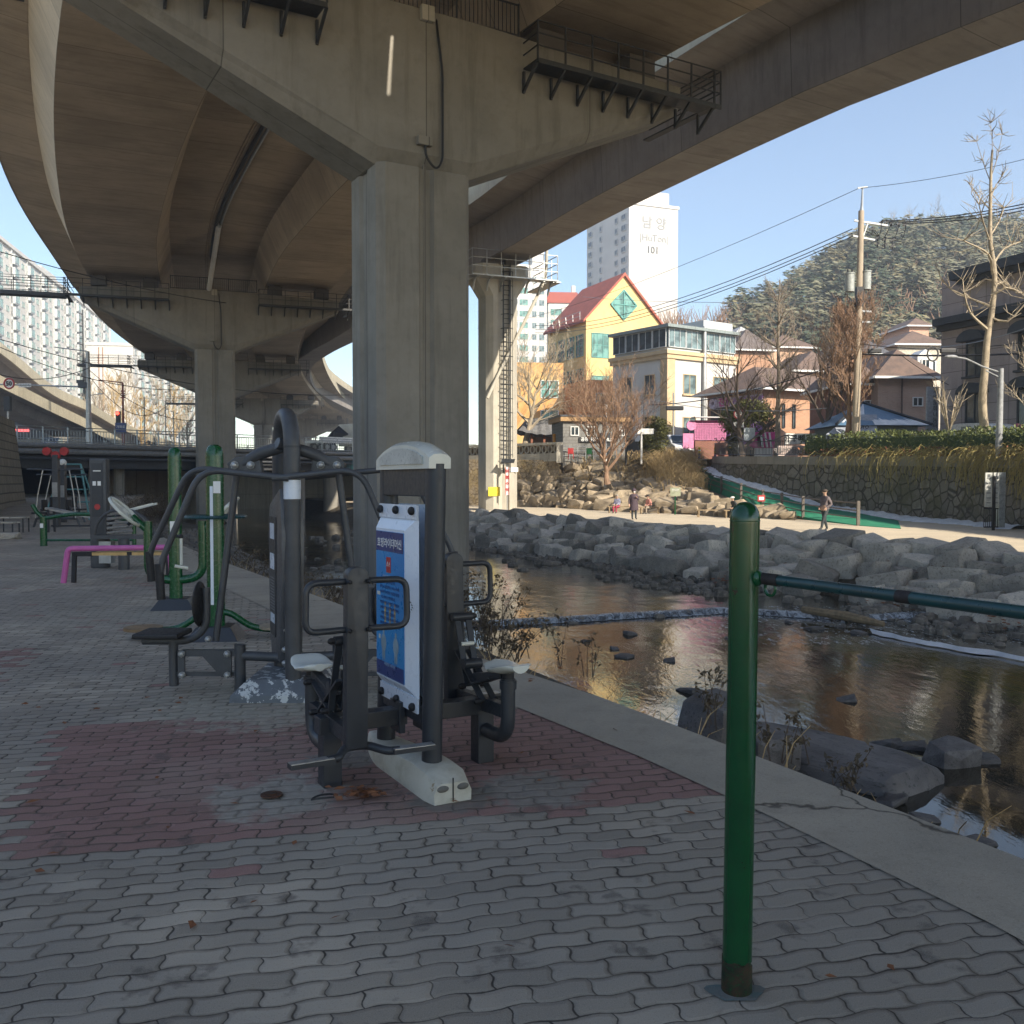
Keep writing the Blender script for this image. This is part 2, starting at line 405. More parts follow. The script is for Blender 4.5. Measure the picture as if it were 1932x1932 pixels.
# ================================================================== GROUND AND WATER
ZP, ZW1, ZW0 = -0.4, -1.8, -1.92            # promenade, upstream water, downstream water
def lerp_path(pts, Y):
    for a, b in zip(pts, pts[1:]):
        if (a.y-Y)*(b.y-Y) <= 0 and a.y != b.y:
            t = (Y-a.y)/(b.y-a.y); return a.x+(b.x-a.x)*t
    return pts[-1].x if abs(Y-pts[-1].y) < abs(Y-pts[0].y) else pts[0].x
_o = [gr(1932, 1616), gr(1631, 1501), gr(1376, 1404), gr(1136, 1314), gr(887, 1235), gr(708, 1167), gr(604, 1121), gr(432, 1065), gr(300, 1010), gr(246, 982), gr(232, 962)]
OUT = [Vector((7.6, -9, 0)), Vector((3.9, 0.4, 0))] + _o
OUT = [Vector((p.x, p.y, 0)) for p in OUT]
OUT.append(Vector((OUT[-1].x-9, 80, 0)))
def plaza_z(Y): return 0 if Y < 32 else min(.55, (Y-32)*.0125)
_i = [gr(1932, 1770), gr(1356, 1491), gr(1156, 1404), gr(966, 1326)]
INN = [Vector((4.6, -9, 0)), Vector((2.75, 0.4, 0))] + [Vector((p.x, p.y, 0)) for p in _i]
for p in OUT[6:]: INN.append(p + Vector((-.95, -.25, 0)))
def plaza_mat():
    m, nt, b = _nt('wavy_pavers')
    v = coord(nt, 'Object', rot=(0, 0, R(-15)))
    sp = nd(nt, 'SeparateXYZ', Vector=v); x, y = sp.outputs[0], sp.outputs[1]
    w, h = .204, .102
    wob = noi(nt, v, 1.1, 2); x = mth(nt, 'ADD', x, mth(nt, 'MULTIPLY', mth(nt, 'SUBTRACT', wob, .5), .10))
    wob2 = noi(nt, v, .8, 2); y = mth(nt, 'ADD', y, mth(nt, 'MULTIPLY', mth(nt, 'SUBTRACT', wob2, .5), .16))
    sx = mth(nt, 'MULTIPLY', mth(nt, 'SINE', mth(nt, 'MULTIPLY', x, 2*math.pi/w)),   .0072)
    sy = mth(nt, 'MULTIPLY', mth(nt, 'SINE', mth(nt, 'MULTIPLY', y, 2*math.pi/h)), .0075)
    jit = noi(nt, v, 16, 3, .7); jt = mth(nt, 'MULTIPLY', mth(nt, 'SUBTRACT', jit, .5), .012)
    y2 = mth(nt, 'ADD', mth(nt, 'ADD', y, sx), jt); x2 = mth(nt, 'ADD', mth(nt, 'ADD', x, sy), jt)
    row = mth(nt, 'FLOOR', mth(nt, 'DIVIDE', y2, h))
    off = mth(nt, 'MULTIPLY', mth(nt, 'FLOORED_MODULO', mth(nt, 'ADD', row, 1), 2.0), w*.5)
    xo = mth(nt, 'ADD', x2, off); cn = mth(nt, 'FLOOR', mth(nt, 'DIVIDE', xo, w))
    fx = mth(nt, 'FRACT', mth(nt, 'DIVIDE', xo, w)); fy = mth(nt, 'FRACT', mth(nt, 'DIVIDE', y2, h))
    ex = mth(nt, 'MULTIPLY', mth(nt, 'SUBTRACT', .5, mth(nt, 'ABSOLUTE', mth(nt, 'SUBTRACT', fx, .5))), w)
    ey = mth(nt, 'MULTIPLY', mth(nt, 'SUBTRACT', .5, mth(nt, 'ABSOLUTE', mth(nt, 'SUBTRACT', fy, .5))), h)
    e = mth(nt, 'SMOOTH_MIN', ex, ey, .004)
    jw = nd(nt, 'MapRange', i0=noi(nt, v, 3.5, 3), i1=.35, i2=.65, i3=-.0006, i4=.0036).outputs[0]
    joint = nd(nt, 'MapRange', i0=mth(nt, 'SUBTRACT', e, jw), i1=.0, i2=.0028, i3=1, i4=0).outputs[0]
    soft = nd(nt, 'MapRange', i0=e, i1=.0, i2=.018, i3=0, i4=1).outputs[0]
    # brick centre in world axes decides the colour field
    cx = mth(nt, 'SUBTRACT', mth(nt, 'MULTIPLY', mth(nt, 'ADD', cn, .5), w), off); cy = mth(nt, 'MULTIPLY', mth(nt, 'ADD', row, .5), h)
    wn1 = nt.nodes.new('ShaderNodeTexWhiteNoise'); wn1.noise_dimensions = '2D'
    nt.links.new(nd(nt, 'CombineXYZ', i0=cn, i1=row).outputs[0], wn1.inputs['Vector']); rnd = wn1.outputs['Value']
    def gt(a, t): return mth(nt, 'GREATER_THAN', a, t)
    def lt(a, t): return mth(nt, 'LESS_THAN', a, t)
    xx = mth(nt, 'ADD', cx, mth(nt, 'MULTIPLY', cy, .08))
    band = mth(nt, 'MULTIPLY', gt(cy, 4.42), lt(mth(nt, 'ADD', cy, mth(nt, 'MULTIPLY', cx, .10)), 6.65))
    band = mth(nt, 'MULTIPLY', band, gt(xx, -.72))
    left = mth(nt, 'MULTIPLY', mth(nt, 'MULTIPLY', lt(cx, -2.0), gt(cy, 7.4)), mth(nt, 'MULTIPLY', lt(cy, 10.0), lt(rnd, .5)))
    lft2 = mth(nt, 'MULTIPLY', mth(nt, 'MULTIPLY', lt(cx, -1.3), gt(cy, 5.2)), lt(cy, 6.75))
    lft2 = mth(nt, 'MULTIPLY', lft2, gt(cx, -1.9))
    single = gt(rnd, .985)
    redm = mth(nt, 'MINIMUM', mth(nt, 'ADD', mth(nt, 'ADD', band, left), single), 1)
    hole = nd(nt, 'MapRange', i0=rnd, i1=0, i2=1, i3=.66, i4=1.16).outputs[0]
    grey = mix(nt, rnd, (.37, .325, .265), (.255, .228, .19)); grey = mix(nt, ramp(nt, noi(nt, v, .5, 3), .45, .6), grey, (.41, .355, .28))
    redc = mix(nt, rnd, (.33, .185, .155), (.245, .138, .12))
    cc = mix(nt, redm, grey, redc)
    cc = nd(nt, 'HueSaturation', Color=cc, Value=hole).outputs[0]
    sand = noi(nt, v, .33, 4); cc = mix(nt, mth(nt, 'MULTIPLY', ramp(nt, sand, .52, .66), .5), cc, (.38, .34, .27))
    blot = noi(nt, v, 4.2, 4, .6); cc = mix(nt, mth(nt, 'MULTIPLY', ramp(nt, blot, .60, .67), .6), cc, (.075, .062, .055))
    grain = noi(nt, v, 260, 3, .8); cc = mix(nt, mth(nt, 'MULTIPLY', ramp(nt, grain, .5, .68), .45), cc, (.52, .48, .42))
    grain2 = noi(nt, v, 120, 4, .8); cc = mix(nt, mth(nt, 'MULTIPLY', ramp(nt, grain2, .56, .7), .5), cc, (.05, .048, .045))
    wp = coord(nt, 'Object'); nz = noi(nt, wp, 5.5, 5, .7)
    for (pu, pv, pr, pc) in ((515, 1503, .36, (.36, .335, .28)), (1010, 1487, .33, (.27, .255, .22)), (650, 1430, .22, (.24, .22, .19)), (540, 1318, 1.0, (.38, .35, .28)), (860, 1500, .25, (.2, .185, .16)), (330, 1155, .8, (.36, .33, .27))):
        g_ = gr(pu, pv); dv = nd(nt, 'VectorMath', _operation='DISTANCE', i0=wp); dv.inputs[1].default_value = (g_.x, g_.y, 0)
        pm = nd(nt, 'MapRange', i0=mth(nt, 'ADD', dv.outputs['Value'], mth(nt, 'MULTIPLY', mth(nt, 'SUBTRACT', nz, .5), pr*2.2)), i1=pr*.72, i2=pr*1.0, i3=.85, i4=0).outputs[0]
        cc = mix(nt, pm, cc, mix(nt, ramp(nt, noi(nt, wp, 14, 5, .7), .4, .65), pc, tuple(q*.72 for q in pc))); joint = mth(nt, 'MULTIPLY', joint, mth(nt, 'SUBTRACT', 1, mth(nt, 'MULTIPLY', pm, .8)))
    mcol = mix(nt, ramp(nt, noi(nt, v, 5, 3), .45, .6), (.035, .03, .026), (.10, .085, .065))
    dirt = mth(nt, 'MULTIPLY', mth(nt, 'SUBTRACT', 1, soft), ramp(nt, noi(nt, v, 2.2, 5, .7), .42, .62)); cc = mix(nt, mth(nt, 'MULTIPLY', dirt, .75), cc, (.10, .08, .06))
    cc = mix(nt, mth(nt, 'MULTIPLY', joint, .92), cc, mcol)
    nt.links.new(cc, b.inputs['Base Color']); b.inputs['Roughness'].default_value = .88; b.inputs['Specular IOR Level'].default_value = .3
    tilt = mth(nt, 'MULTIPLY', rnd, .35)
    hh = mth(nt, 'ADD', mth(nt, 'ADD', mth(nt, 'MULTIPLY', soft, .8), tilt), mth(nt, 'MULTIPLY', mth(nt, 'ADD', grain, grain2), .16))
    bump(nt, b, hh, .8, .008)
    return m
mb = MB(); rows = []
Ys = [-9, -4, 0.4, 2, 3.4, 4.5, 5.5, 7, 9, 12, 16, 20, 26, 32, 38, 46, 56, 66, 80]
for Y in Ys:
    xr = lerp_path(INN, Y); rows.append([Vector((xr+(-60-xr)*k/6, Y, plaza_z(Y))) for k in range(7)])
mb.sheet(rows); struct(mb, 'paved_plaza', plaza_mat())
# concrete strip along the bank, with its retaining face to the water
mb = MB(); pathc = [Vector((p.x, p.y, plaza_z(p.y))) for p in OUT]
rr = []
for Y in Ys:
    a, c = lerp_path(INN, Y), lerp_path(OUT, Y); z = plaza_z(Y)+.006
    rr.append([Vector((a-.02, Y, z)), Vector((c-.04, Y, z)), Vector((c, Y, z-.04)), Vector((c+.05, Y, -2.4))])
mb.sheet(rr); struct(mb, 'concrete_path', M('path'))
# river bed
mb = MB(); mb.sheet([[Vector((x, y, -2.5)) for x in (-410, -60, -20, 0, 30, 60, 410)] for y in (-60, 0, 30, 80, 200, 425)])
struct(mb, 'river_bed', M('bed'))
def water_mat():
    m, nt, b = _nt('river_water')
    v = coord(nt, 'Object', scale=(1, 1, 1), rot=(0, 0, R(20)))
    v2 = coord(nt, 'Object', scale=(1.5, .55, 1), rot=(0, 0, R(20)))
    big = noi(nt, v, .22, 3); calm = ramp(nt, big, .38, .62)
    n1 = noi(nt, v2, 3.2, 4, .6, .6); n2 = noi(nt, v2, 12, 3, .6, .4); n3 = noi(nt, v2, .9, 2)
    sp = nd(nt, 'SeparateXYZ', Vector=coord(nt, 'Object'))
    X, Y = sp.outputs[0], sp.outputs[1]
    near = nd(nt, 'MapRange', i0=Y, i1=10, i2=25, i3=.10, i4=1.0).outputs[0]
    amp = mth(nt, 'MULTIPLY', mth(nt, 'ADD', .35, mth(nt, 'MULTIPLY', calm, .65)), near)
    h = mth(nt, 'ADD', mth(nt, 'ADD', mth(nt, 'MULTIPLY', n1, .8), mth(nt, 'MULTIPLY', n2, .22)), mth(nt, 'MULTIPLY', n3, .9))
    f = noi(nt, v2, 7, 6, .75)
    riff = mth(nt, 'MULTIPLY', mth(nt, 'MULTIPLY', mth(nt, 'GREATER_THAN', Y, 20.5), mth(nt, 'LESS_THAN', Y, 26)), mth(nt, 'GREATER_THAN', X, 4.2))
    foam = mth(nt, 'MULTIPLY', ramp(nt, f, .54, .64), mth(nt, 'MULTIPLY', riff, .55))
    cc = mix(nt, ramp(nt, noi(nt, v, 1.4, 5), .4, .6), (.018, .015, .008), (.034, .027, .014))
    cc = mix(nt, foam, cc, (.6, .65, .7))
    nt.links.new(cc, b.inputs['Base Color'])
    b.inputs['IOR'].default_value = 1.34
    b.inputs['Specular IOR Level'].default_value = 1.0
    nt.links.new(nd(nt, 'MapRange', i0=foam, i1=0, i2=.5, i3=.015, i4=.6).outputs[0], b.inputs['Roughness'])
    bn = bump(nt, b, mth(nt, 'MULTIPLY', h, amp), .5, .036)
    return m
WM = water_mat()
WEIR = [at(840, 1172, 23.0), at(960, 1170, 23.3), at(1200, 1160, 24.6), at(1370, 1150, 25.6), at(1530, 1165, 24.6), at(1640, 1180, 24.2), at(1800, 1190, 25)]
def weirY(x): 
    for a, c in zip(WEIR, WEIR[1:]):
        if a.x <= x <= c.x: return a.y+(c.y-a.y)*(x-a.x)/(c.x-a.x)
    return WEIR[0].y if x < WEIR[0].x else WEIR[-1].y
xs = [-60, -20, -8] + [-4+i*.6 for i in range(30)] + [20, 60]
mb = MB()
mb.sheet([[Vector((x, y, ZW0)) for x in xs] for y in (-30, 0, 8, 14)] + [[Vector((x, weirY(x)-.25+.18*noise.noise(Vector((x*1.3, 3, 0))), ZW0)) for x in xs]])
mb.sheet([[Vector((x, weirY(x)+.18*noise.noise(Vector((x*1.3, 3, 0))), ZW1)) for x in xs]] + [[Vector((x, y, ZW1)) for x in xs] for y in (27, 34, 50, 90, 160, 400)])
struct(mb, 'river_water', WM)
m_, nt_, bb_ = _nt('falling_water'); v_ = coord(nt_, 'Object', scale=(1, .5, .5)); f_ = noi(nt_, v_, 5, 7, .8, 1.2)
nt_.links.new(mix(nt_, ramp(nt_, f_, .44, .60), (.04, .043, .046), (.42, .46, .50)), bb_.inputs['Base Color']); bb_.inputs['Roughness'].default_value = .25; bump(nt_, bb_, f_, .6, .05)
mb = MB(); wj = lambda x, o: weirY(x)+o+.18*noise.noise(Vector((x*1.3, 3, 0)))
mb.sheet([[Vector((x, wj(x, -.25)-.22*abs(noise.noise(Vector((x*2.1, 9, 0)))), ZW0+.012)) for x in xs], [Vector((x, wj(x, -.22), ZW0+.03)) for x in xs], [Vector((x, wj(x, -.10), ZW0+.10)) for x in xs], [Vector((x, wj(x, .0), ZW1)) for x in xs], [Vector((x, wj(x, .12), ZW1+.006)) for x in xs]])
struct(mb, 'weir_water', m_, smooth=True)
# promenade, riverbank slope, upper street
PT = [gr(1932, 1045, ZP), gr(1699, 1026, ZP), gr(1483, 1012, ZP), gr(1375, 1004, ZP), gr(1191, 991, ZP), gr(1051, 980, ZP), gr(889, 967, ZP)]
PB = [gr(1915, 1188, ZW0), gr(1688, 1156, ZW0), gr(1499, 1129, ZW1), gr(1375, 1107, ZW1), gr(1267, 1094, ZW1), gr(1148, 1069, ZW1), gr(1051, 1058, ZW1), gr(889, 1031, ZW1)]
d0 = (PT[0]-PT[1]).normalized(); PT = [PT[0]+d0*45, PT[0]+d0*12] + PT + [PT[-1]+(PT[-1]-PT[-2]).normalized()*16, PT[-1]+(PT[-1]-PT[-2]).normalized()*60]
PB = [PB[0]+d0*45, PB[0]+d0*12] + PB + [PB[-1]+(PB[-1]-PB[-2]).normalized()*16, PB[-1]+(PB[-1]-PB[-2]).normalized()*60]
def resam(pts, n):
    L = [0]
    for a, c in zip(pts, pts[1:]): L.append(L[-1]+(c-a).length)
    out = []
    for i in range(n):
        s = L[-1]*i/(n-1); k = 0
        while k < len(L)-2 and L[k+1] < s: k += 1
        t = (s-L[k])/(L[k+1]-L[k]); out.append(pts[k]+(pts[k+1]-pts[k])*t)
    return out
PTr = resam(PT, 120)
def nearest_on(pts, p):
    best = None
    for a, c in zip(pts, pts[1:]):
        ab = (c-a).xy; t = max(0, min(1, (p.xy-a.xy).dot(ab)/max(ab.dot(ab), 1e-9))); q = a+(c-a)*t
        dd = (q.xy-p.xy).length
        if best is None or dd < best[0]: best = (dd, q)
    return best[1]
PBr = [nearest_on(PB, p) for p in PTr]
# wall line and green ramp (far edge = foot of the wall)
WALLF = [(1932, 999, 39.6), (1854, 992, 42.9), (1732, 983, 48), (1620, 967, 52), (1542, 954, 56), (1442, 923, 60), (1362, 900, 65), (1339, 884, 70)]
WF = [at(u, v, Y) for u, v, Y in WALLF]; WF[0].z = WF[1].z = WF[2].z = ZP
WF = [WF[0]+(WF[0]-WF[1]).normalized()*30] + WF; WF[0].z = ZP; 
WT = [Vector((p.x, p.y, zat(861, p.y))) for p in WF]; WT[0].z = WT[1].z
RN = [at(u, v, Y) for u, v, Y in [(1700, 1001, 40), (1619, 992, 42.9), (1515, 976, 50), (1475, 967, 53.5), (1439, 960, 56), (1398, 945, 60), (1361, 930, 64), (1326, 918, 68), (1308, 893, 74)]]
RN[0].z = RN[1].z = ZP
mb = MB()
back = [Vector((60 if p.y < 40 else 40, p.y+20, ZP)) for p in PTr]
mb.sheet([PTr, [p+Vector((2.0, .8, 0)) for p in PTr], [p+Vector((9, 4, 0)) for p in PTr], back]); struct(mb, 'promenade', M('promenade'))
mb = MB(); mb.sheet([[p+Vector((.05, .02, -.02)) for p in PTr], [p+(q-p)*.5+Vector((0, 0, -.25)) for p, q in zip(PTr, PBr)], [q+Vector((0, 0, -.5)) for q in PBr]]); struct(mb, 'riverbank_slope', M('bed'))  # dark bed colour also paints the shade in gaps between boulders
# ramp surface
far = resam([Vector((WF[3].x-1.0, WF[3].y, ZP))] + [p-Vector((.25, 0, 0)) for p in WF[4:]] + [Vector((14.2, 76, 3.3))], 24); nr = resam(RN, 24)
mb = MB(); mb.sheet([[p+Vector((0, 0, .02)) for p in nr], [(p+q)/2+Vector((0, 0, .02)) for p, q in zip(nr, far)], [q+Vector((0, 0, .02)) for q in far]])
mb.sheet([[p+Vector((0, 0, .02)) for p in nr], [p+Vector((-.15, 0, -1.5)) for p in nr]])
struct(mb, 'green_ramp', M('greenpath'))
# snow strip at the foot of the wall
mb = MB(); rows = []; sp_ = resam(WF[1:], 160)
for i, p in enumerate(sp_):
    t = (sp_[min(i+1, 159)]-sp_[max(i-1, 0)]); t.z = 0; t.normalize(); n = Vector((-t.y, t.x, 0)); 
    if n.x > 0: n = -n
    w = .45+.35*noise.noise(p*.9)+.25*noise.noise(p*2.7); w = max(.12, w)*(1.5 if p.y < 48 else 1.0)
    hgt = .10+.10*noise.noise(p*2.1+Vector((5, 0, 0)))
    rows.append([p+Vector((.3, 0, hgt+.12)), p+n*w*.5+Vector((0, 0, hgt+.05)), p+n*w*.85+Vector((0, 0, .05)), p+n*w+Vector((0, 0, -.03))])
mb.sheet(rows); tag(mb.build('snow', M('snow'), smooth=True), kind='stuff', label='strip of old snow left at the foot of the stone wall')
# upper street and the land behind
mb = MB()
edge = resam(WT, 40)
rows = []
for p in edge:
    rows.append([p+Vector((.25, 0, -.05)), Vector((p.x+12, p.y+4, street_z(p.y+4)-.05)), Vector((p.x+60, p.y+30, street_z(p.y+30))), Vector((400, p.y+150, 5))])
mb.sheet(rows)
yy = [70.5, 76, 82, 90, 105, 130, 170, 260, 420]
mb.sheet([[Vector((x, y, street_z(y)-.07)) for x in (-4 if y > 77 else 9.5, 11, 20, 40, 90, 400)] for y in yy])
struct(mb, 'upper_street', M('asphalt'))
# rock garden slope
GF = [gr(955, 955, ZP), gr(1060, 958, ZP), gr(1195, 966, ZP), gr(1300, 970, ZP), gr(1380, 976, ZP), gr(1440, 976, ZP), gr(1500, 982, ZP)]
GFr = resam(GF, 40)
GBr = resam([Vector((-1, 78, 3.3)), Vector((4, 77.5, 3.35)), Vector((9.5, 76, 3.3)), Vector((13.2, 75.5, 3.0)), at(1322, 919, 68), at(1357, 932, 64), at(1435, 962, 56), at(1512, 978, 50)], 40)
def slope_pt(s, t, lump=.25):
    i = min(38, int(s*39)); k = s*39-i
    a = GFr[i]+(GFr[i+1]-GFr[i])*k; c = GBr[i]+(GBr[i+1]-GBr[i])*k
    p = a+(c-a)*t; p.z += lump*noise.noise(p*.5)*math.sin(math.pi*t)+ .35*math.sin(math.pi*t)*min(1, (c-a).length/8); return p
mb = MB(); mb.sheet([[slope_pt(i/39, j/10) for i in range(40)] for j in range(11)]); struct(mb, 'planted_slope', M('earth'))
# land on the left bank beyond the low bridge, road level
mb = MB(); mb.sheet([[Vector((x, y, 5.0)) for x in (-410, -200, -60, -20, 6)] for y in (104, 160, 260, 425)]); struct(mb, 'road_ground', M('asphalt'))

# ================================================================== ELEVATED HIGHWAY
AX = spline([(26, -70, 0), (24, -40, 0), (19, -12, 0), (9.3, 12, 0), (-3.2, 30.2, 0), (-14.6, 53, .5), (-24.2, 78, 1.1), (-37, 122, 1.1), (-45.5, 175, .8), (-52, 240, 1.4), (-54, 330, 2)], 3.0)
hw = thing('elevated_highway', 'curving concrete elevated highway with twin box girders overhead', 'bridge')
for sgn, lb in ((-1, None), (1, None)):
    mb = MB(); sc = [(sgn*4.1, 16.6), (sgn*9.4, 16.6), (sgn*10.3, 18.62), (sgn*3.2, 18.62)]
    if sgn < 0: sc = sc[::-1]
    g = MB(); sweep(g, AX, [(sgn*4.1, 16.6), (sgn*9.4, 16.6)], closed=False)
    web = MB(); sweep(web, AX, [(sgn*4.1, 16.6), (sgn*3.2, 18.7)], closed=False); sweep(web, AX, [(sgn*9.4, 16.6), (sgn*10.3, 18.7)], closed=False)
    gg = g.build('box_girder', M('soffit'), hw); web.build('girder_web', M('web_sidelit'), gg)
_hz = 1/math.tan(SUN_EL); _c = at(705, 215, 29.2); _k = (18.75-_c.z)*_hz; _s = Vector((_c.x+_k*SUN.x/math.cos(SUN_EL), _c.y+_k*SUN.y/math.cos(SUN_EL), 0))  # slot added in the slab so a sun streak falls on the pier cap
_i = min(range(len(AX)), key=lambda i: (AX[i]-_s).length); _t = (AX[_i+1]-AX[_i-1]).normalized(); _lat = (_s-AX[_i]).dot(Vector((_t.y, -_t.x, 0))); _lat = max(-2.9, min(-.5, _lat))
AXf = AX[:_i-1]; _m = _i
def slabL(mb, path, a, c): sweep(mb, path, [(a, 18.6 if a > -3.3 else 18.95)]+([(-10.3, 18.6), (-3.2, 18.6)] if a < -11 else [])+[(c, 18.65), (c, 19.3), (a, 19.3)])
mb = MB(); slabL(mb, AX, -12.5, _lat-.07); slabL(mb, AX, _lat+.07, -.005)
_p0 = AX[_i]-_t*2.0; _p1 = AX[_i]+_t*2.0
slabL(mb, AX[:_i]+[_p0] if (AX[_i-1]-_p0).dot(_t) < 0 else AX[:_i-1]+[_p0], _lat-.072, _lat+.072); slabL(mb, [_p1]+(AX[_i+1:] if (AX[_i+1]-_p1).dot(_t) > 0 else AX[_i+2:]), _lat-.072, _lat+.072)
sweep(mb, AX, [(.005, 18.8), (3.2, 18.6), (10.3, 18.6), (12.5, 18.95), (12.5, 19.3), (.005, 19.3)])
mb.build('deck_slab', M('soffit'), hw)
for sgn in (-1, 1):
    mb = MB(); sweep(mb, AX, [(sgn*12.53, 18.9), (sgn*12.53, 20.3), (sgn*12.3, 20.3), (sgn*12.3, 19.28)]); mb.build('parapet', M('parapet'), hw)
i0 = min(range(len(AX)), key=lambda i: (AX[i]-Vector((-3.2, 30.2, 0))).length); i1 = min(range(len(AX)), key=lambda i: (AX[i]-Vector((-24.2, 78, 1.1))).length)
mb = MB(); cen = [p+Vector((0, 0, 18.62)) for p in AX[i0:i1+1]]
mb.tube([p+Vector((.14, .05, 0)) for p in cen], .09, 8); mb.build('drain_pipe', M('galv'), hw, smooth=True)
mb = MB(); mb.tube([p+Vector((-.16, -.05, -.05)) for p in cen[4:]], .12, 8); mb.build('drain_gutter', M('darksteel'), hw, smooth=True)
mb = MB(); q = cen[-1]; mb.tube([cen[-4]+Vector((0, 0, -.1)), cen[-3]+Vector((0, 0, -.5)), q+Vector((.2, -1.9, -2.9))], .19, 10); mb.build('downpipe', M('white'), hw, smooth=True)

def catwalk(mb, x0, x1, y0, y1, z, post=1.0, braces=True):
    mb.mm((x0, y0, z-.05), (x1, y1, z)); mb.mm((x0, y0-.02, z-.16), (x1, y0+.05, z-.052))
    n = max(1, int(abs(x1-x0)/post)); ys = (y0, ) if abs(y1-y0) < .5 else (y0, )
    for k in range(n+1):
        x = x0+(x1-x0)*k/n
        mb.bar((x, y0+.03, z), (x, y0+.03, z+1.15), .05, .05)
        if braces:
            mb.bar((x, y0+.05, z-.1), (x, y1, z-.75), .07, .1); mb.bar((x, y1-.03, z-.12), (x, y1-.03, z-.8), .07, .08)
    for h in (.4, .78, 1.15): mb.bar((x0, y0+.03, z+h), (x1, y0+.03, z+h), .035, .035)
    for x in (x0, x1):
        for h in (.4, .78, 1.15): mb.bar((x, y0+.03, z+h), (x, y1, z+h), .035, .035)
def make_pier():
    t = thing('bridge_pier', 'huge hammerhead concrete pier standing in the stream, nearest of the row', 'bridge pier', group='hammerhead piers of the elevated highway')
    W, D = 1.55, 1.22
    def sec(w, d, c=.22, gr_=.16):          # chamfered rectangle with a vertical groove on each long face
        return [(-w+c, -d), (-gr_-.1, -d), (-gr_, -d+.12), (gr_, -d+.12), (gr_+.1, -d), (w-c, -d), (w, -d+c), (w, -.35), (w-.1, -.25), (w-.1, .25), (w, .35), (w, d-c), (w-c, d), (gr_+.1, d), (gr_, d-.12), (-gr_, d-.12), (-gr_-.1, d), (-w+c, d), (-w, d-c), (-w, .35), (-w+.1, .25), (-w+.1, -.25), (-w, -.35), (-w, -d+c)]
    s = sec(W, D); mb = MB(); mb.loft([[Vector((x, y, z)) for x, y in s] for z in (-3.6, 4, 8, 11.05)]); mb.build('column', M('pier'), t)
    # cap: arms with chamfered lower edges
    def ring(x, zb, zt, d):
        c = min(.45, (zt-zb)*.3)
        return [Vector((x, -d+.28, zb)), Vector((x, -d, zb+c)), Vector((x, -d, zt)), Vector((x, d, zt)), Vector((x, d, zb+c)), Vector((x, d-.28, zb))]
    mb = MB(); mb.loft([ring(-9.9, 14.6, 15.5, 1.15), ring(-W-.02, 11.0, 15.75, 1.24), ring(W+.02, 11.0, 15.75, 1.24), ring(9.9, 14.6, 15.5, 1.15)])
    cp = mb.build('cap', M('pier'), t)
    for sx in (-1, 1):
        for xx in (4.8, 8.6): mb = MB(); mb.box((sx*xx, 0, 16.1), (1.1, 1.3, .75)); mb.box((sx*xx, 0, 16.53), (.8, .9, .14)); mb.build('bearing', M('rampc'), t)
    for sx in (-1, 1):
        mb = MB(); catwalk(mb, sx*3.4, sx*10.6, -2.15, -1.24, 14.75); catwalk(mb, sx*10.62, sx*10.9, -2.15, 1.9, 14.75, braces=False); mb.build('catwalk', M('darksteel'), t)
    mb = MB()
    for k in range(46):
        x = -3.3+k*6.6/45; mb.bar((x, -1.1, 15.75), (x, -1.1, 16.75), .022, .022)
    for h in (15.8, 16.75): mb.bar((-3.3, -1.1, h), (3.3, -1.1, h), .045, .045)
    for x in (-3.3, -1.1, 1.1, 3.3): mb.bar((x, -1.1, 15.75), (x, -1.1, 16.8), .05, .05)
    mb.build('picket_railing', M('darksteel'), t)
    mb = MB(); mb.tube(rounded([(.35, -1.15, 15.8), (.35, -1.3, 15.2), (.5, -1.33, 14), (.5, -1.33, 11.35), (.3, -1.33, 11.0), (-.05, -1.34, 11.3), (-.1, -1.33, 11.7)], .3), .035, 6)
    mb.build('cable', M('black'), t, smooth=True)
    mb = MB(); mb.box((0, -1.32, 15.6), (.42, .2, .45)); mb.build('junction_box', M('pale'), t, bevel=.02); mb = MB(); mb.box((-.12, -1.34, 11.8), (.46, .2, .26)); mb.build('junction_box', M('pier'), t, bevel=.02)
    mb = MB(); mb.bar((0, -1.17, 11.4), (0, -1.17, 15.4), .12, .1); mb.bar((0, -D+.14, -3), (0, -D+.14, 11.2), .1, .08); mb.build('drain_pipe', M('pier'), t)
    return t
pier = make_pier()
def heading(i): 
    t = AX[min(i+2, len(AX)-1)]-AX[max(i-2, 0)]; return math.atan2(-t.x, t.y)
def outer_walk(par):
    mb = MB(); catwalk(mb, -16.8, -10.9, -1.2, -.2, 14.9, braces=False)
    for h in (.25, .5, .75, .95, 1.15): mb.bar((-16.8, -.2, 14.9+h), (-10.9, -.2, 14.9+h), .04, .04)
    mb.mm((-16.9, -1.25, 14.6), (-10.9, -.15, 14.84)); mb.build('outer_walkway', M('darksteel'), par)
    mb = MB()
    for y in (-1.1, -.6): mb.bar((-16.2, y, 14.8), (-16.2, y, 21.5), .07, .07)
    for k in range(22): mb.bar((-16.2, -1.1, 15+.3*k), (-16.2, -.6, 15+.3*k), .035, .035)
    for k in range(7):
        mb.tube(arc((-16.2, -.85, 16.5+.75*k), .38, R(-90), R(90), 8, (-1, 0, 0), (0, 1, 0)), .03, 4)
    for a in (-60, 0, 60): mb.bar((-16.2-.38*math.cos(R(a)), -.85+.38*math.sin(R(a)), 16.5), (-16.2-.38*math.cos(R(a)), -.85+.38*math.sin(R(a)), 21), .03, .03)
    mb.build('ladder', M('darksteel'), par)
plabels = ['second hammerhead pier, beyond the nearest huge one, in front of the low road bridge', 'third hammerhead pier, mostly hidden behind the second', 'fourth hammerhead pier, small and pale in the distance under the highway', 'fifth hammerhead pier, farthest one seen under the highway']
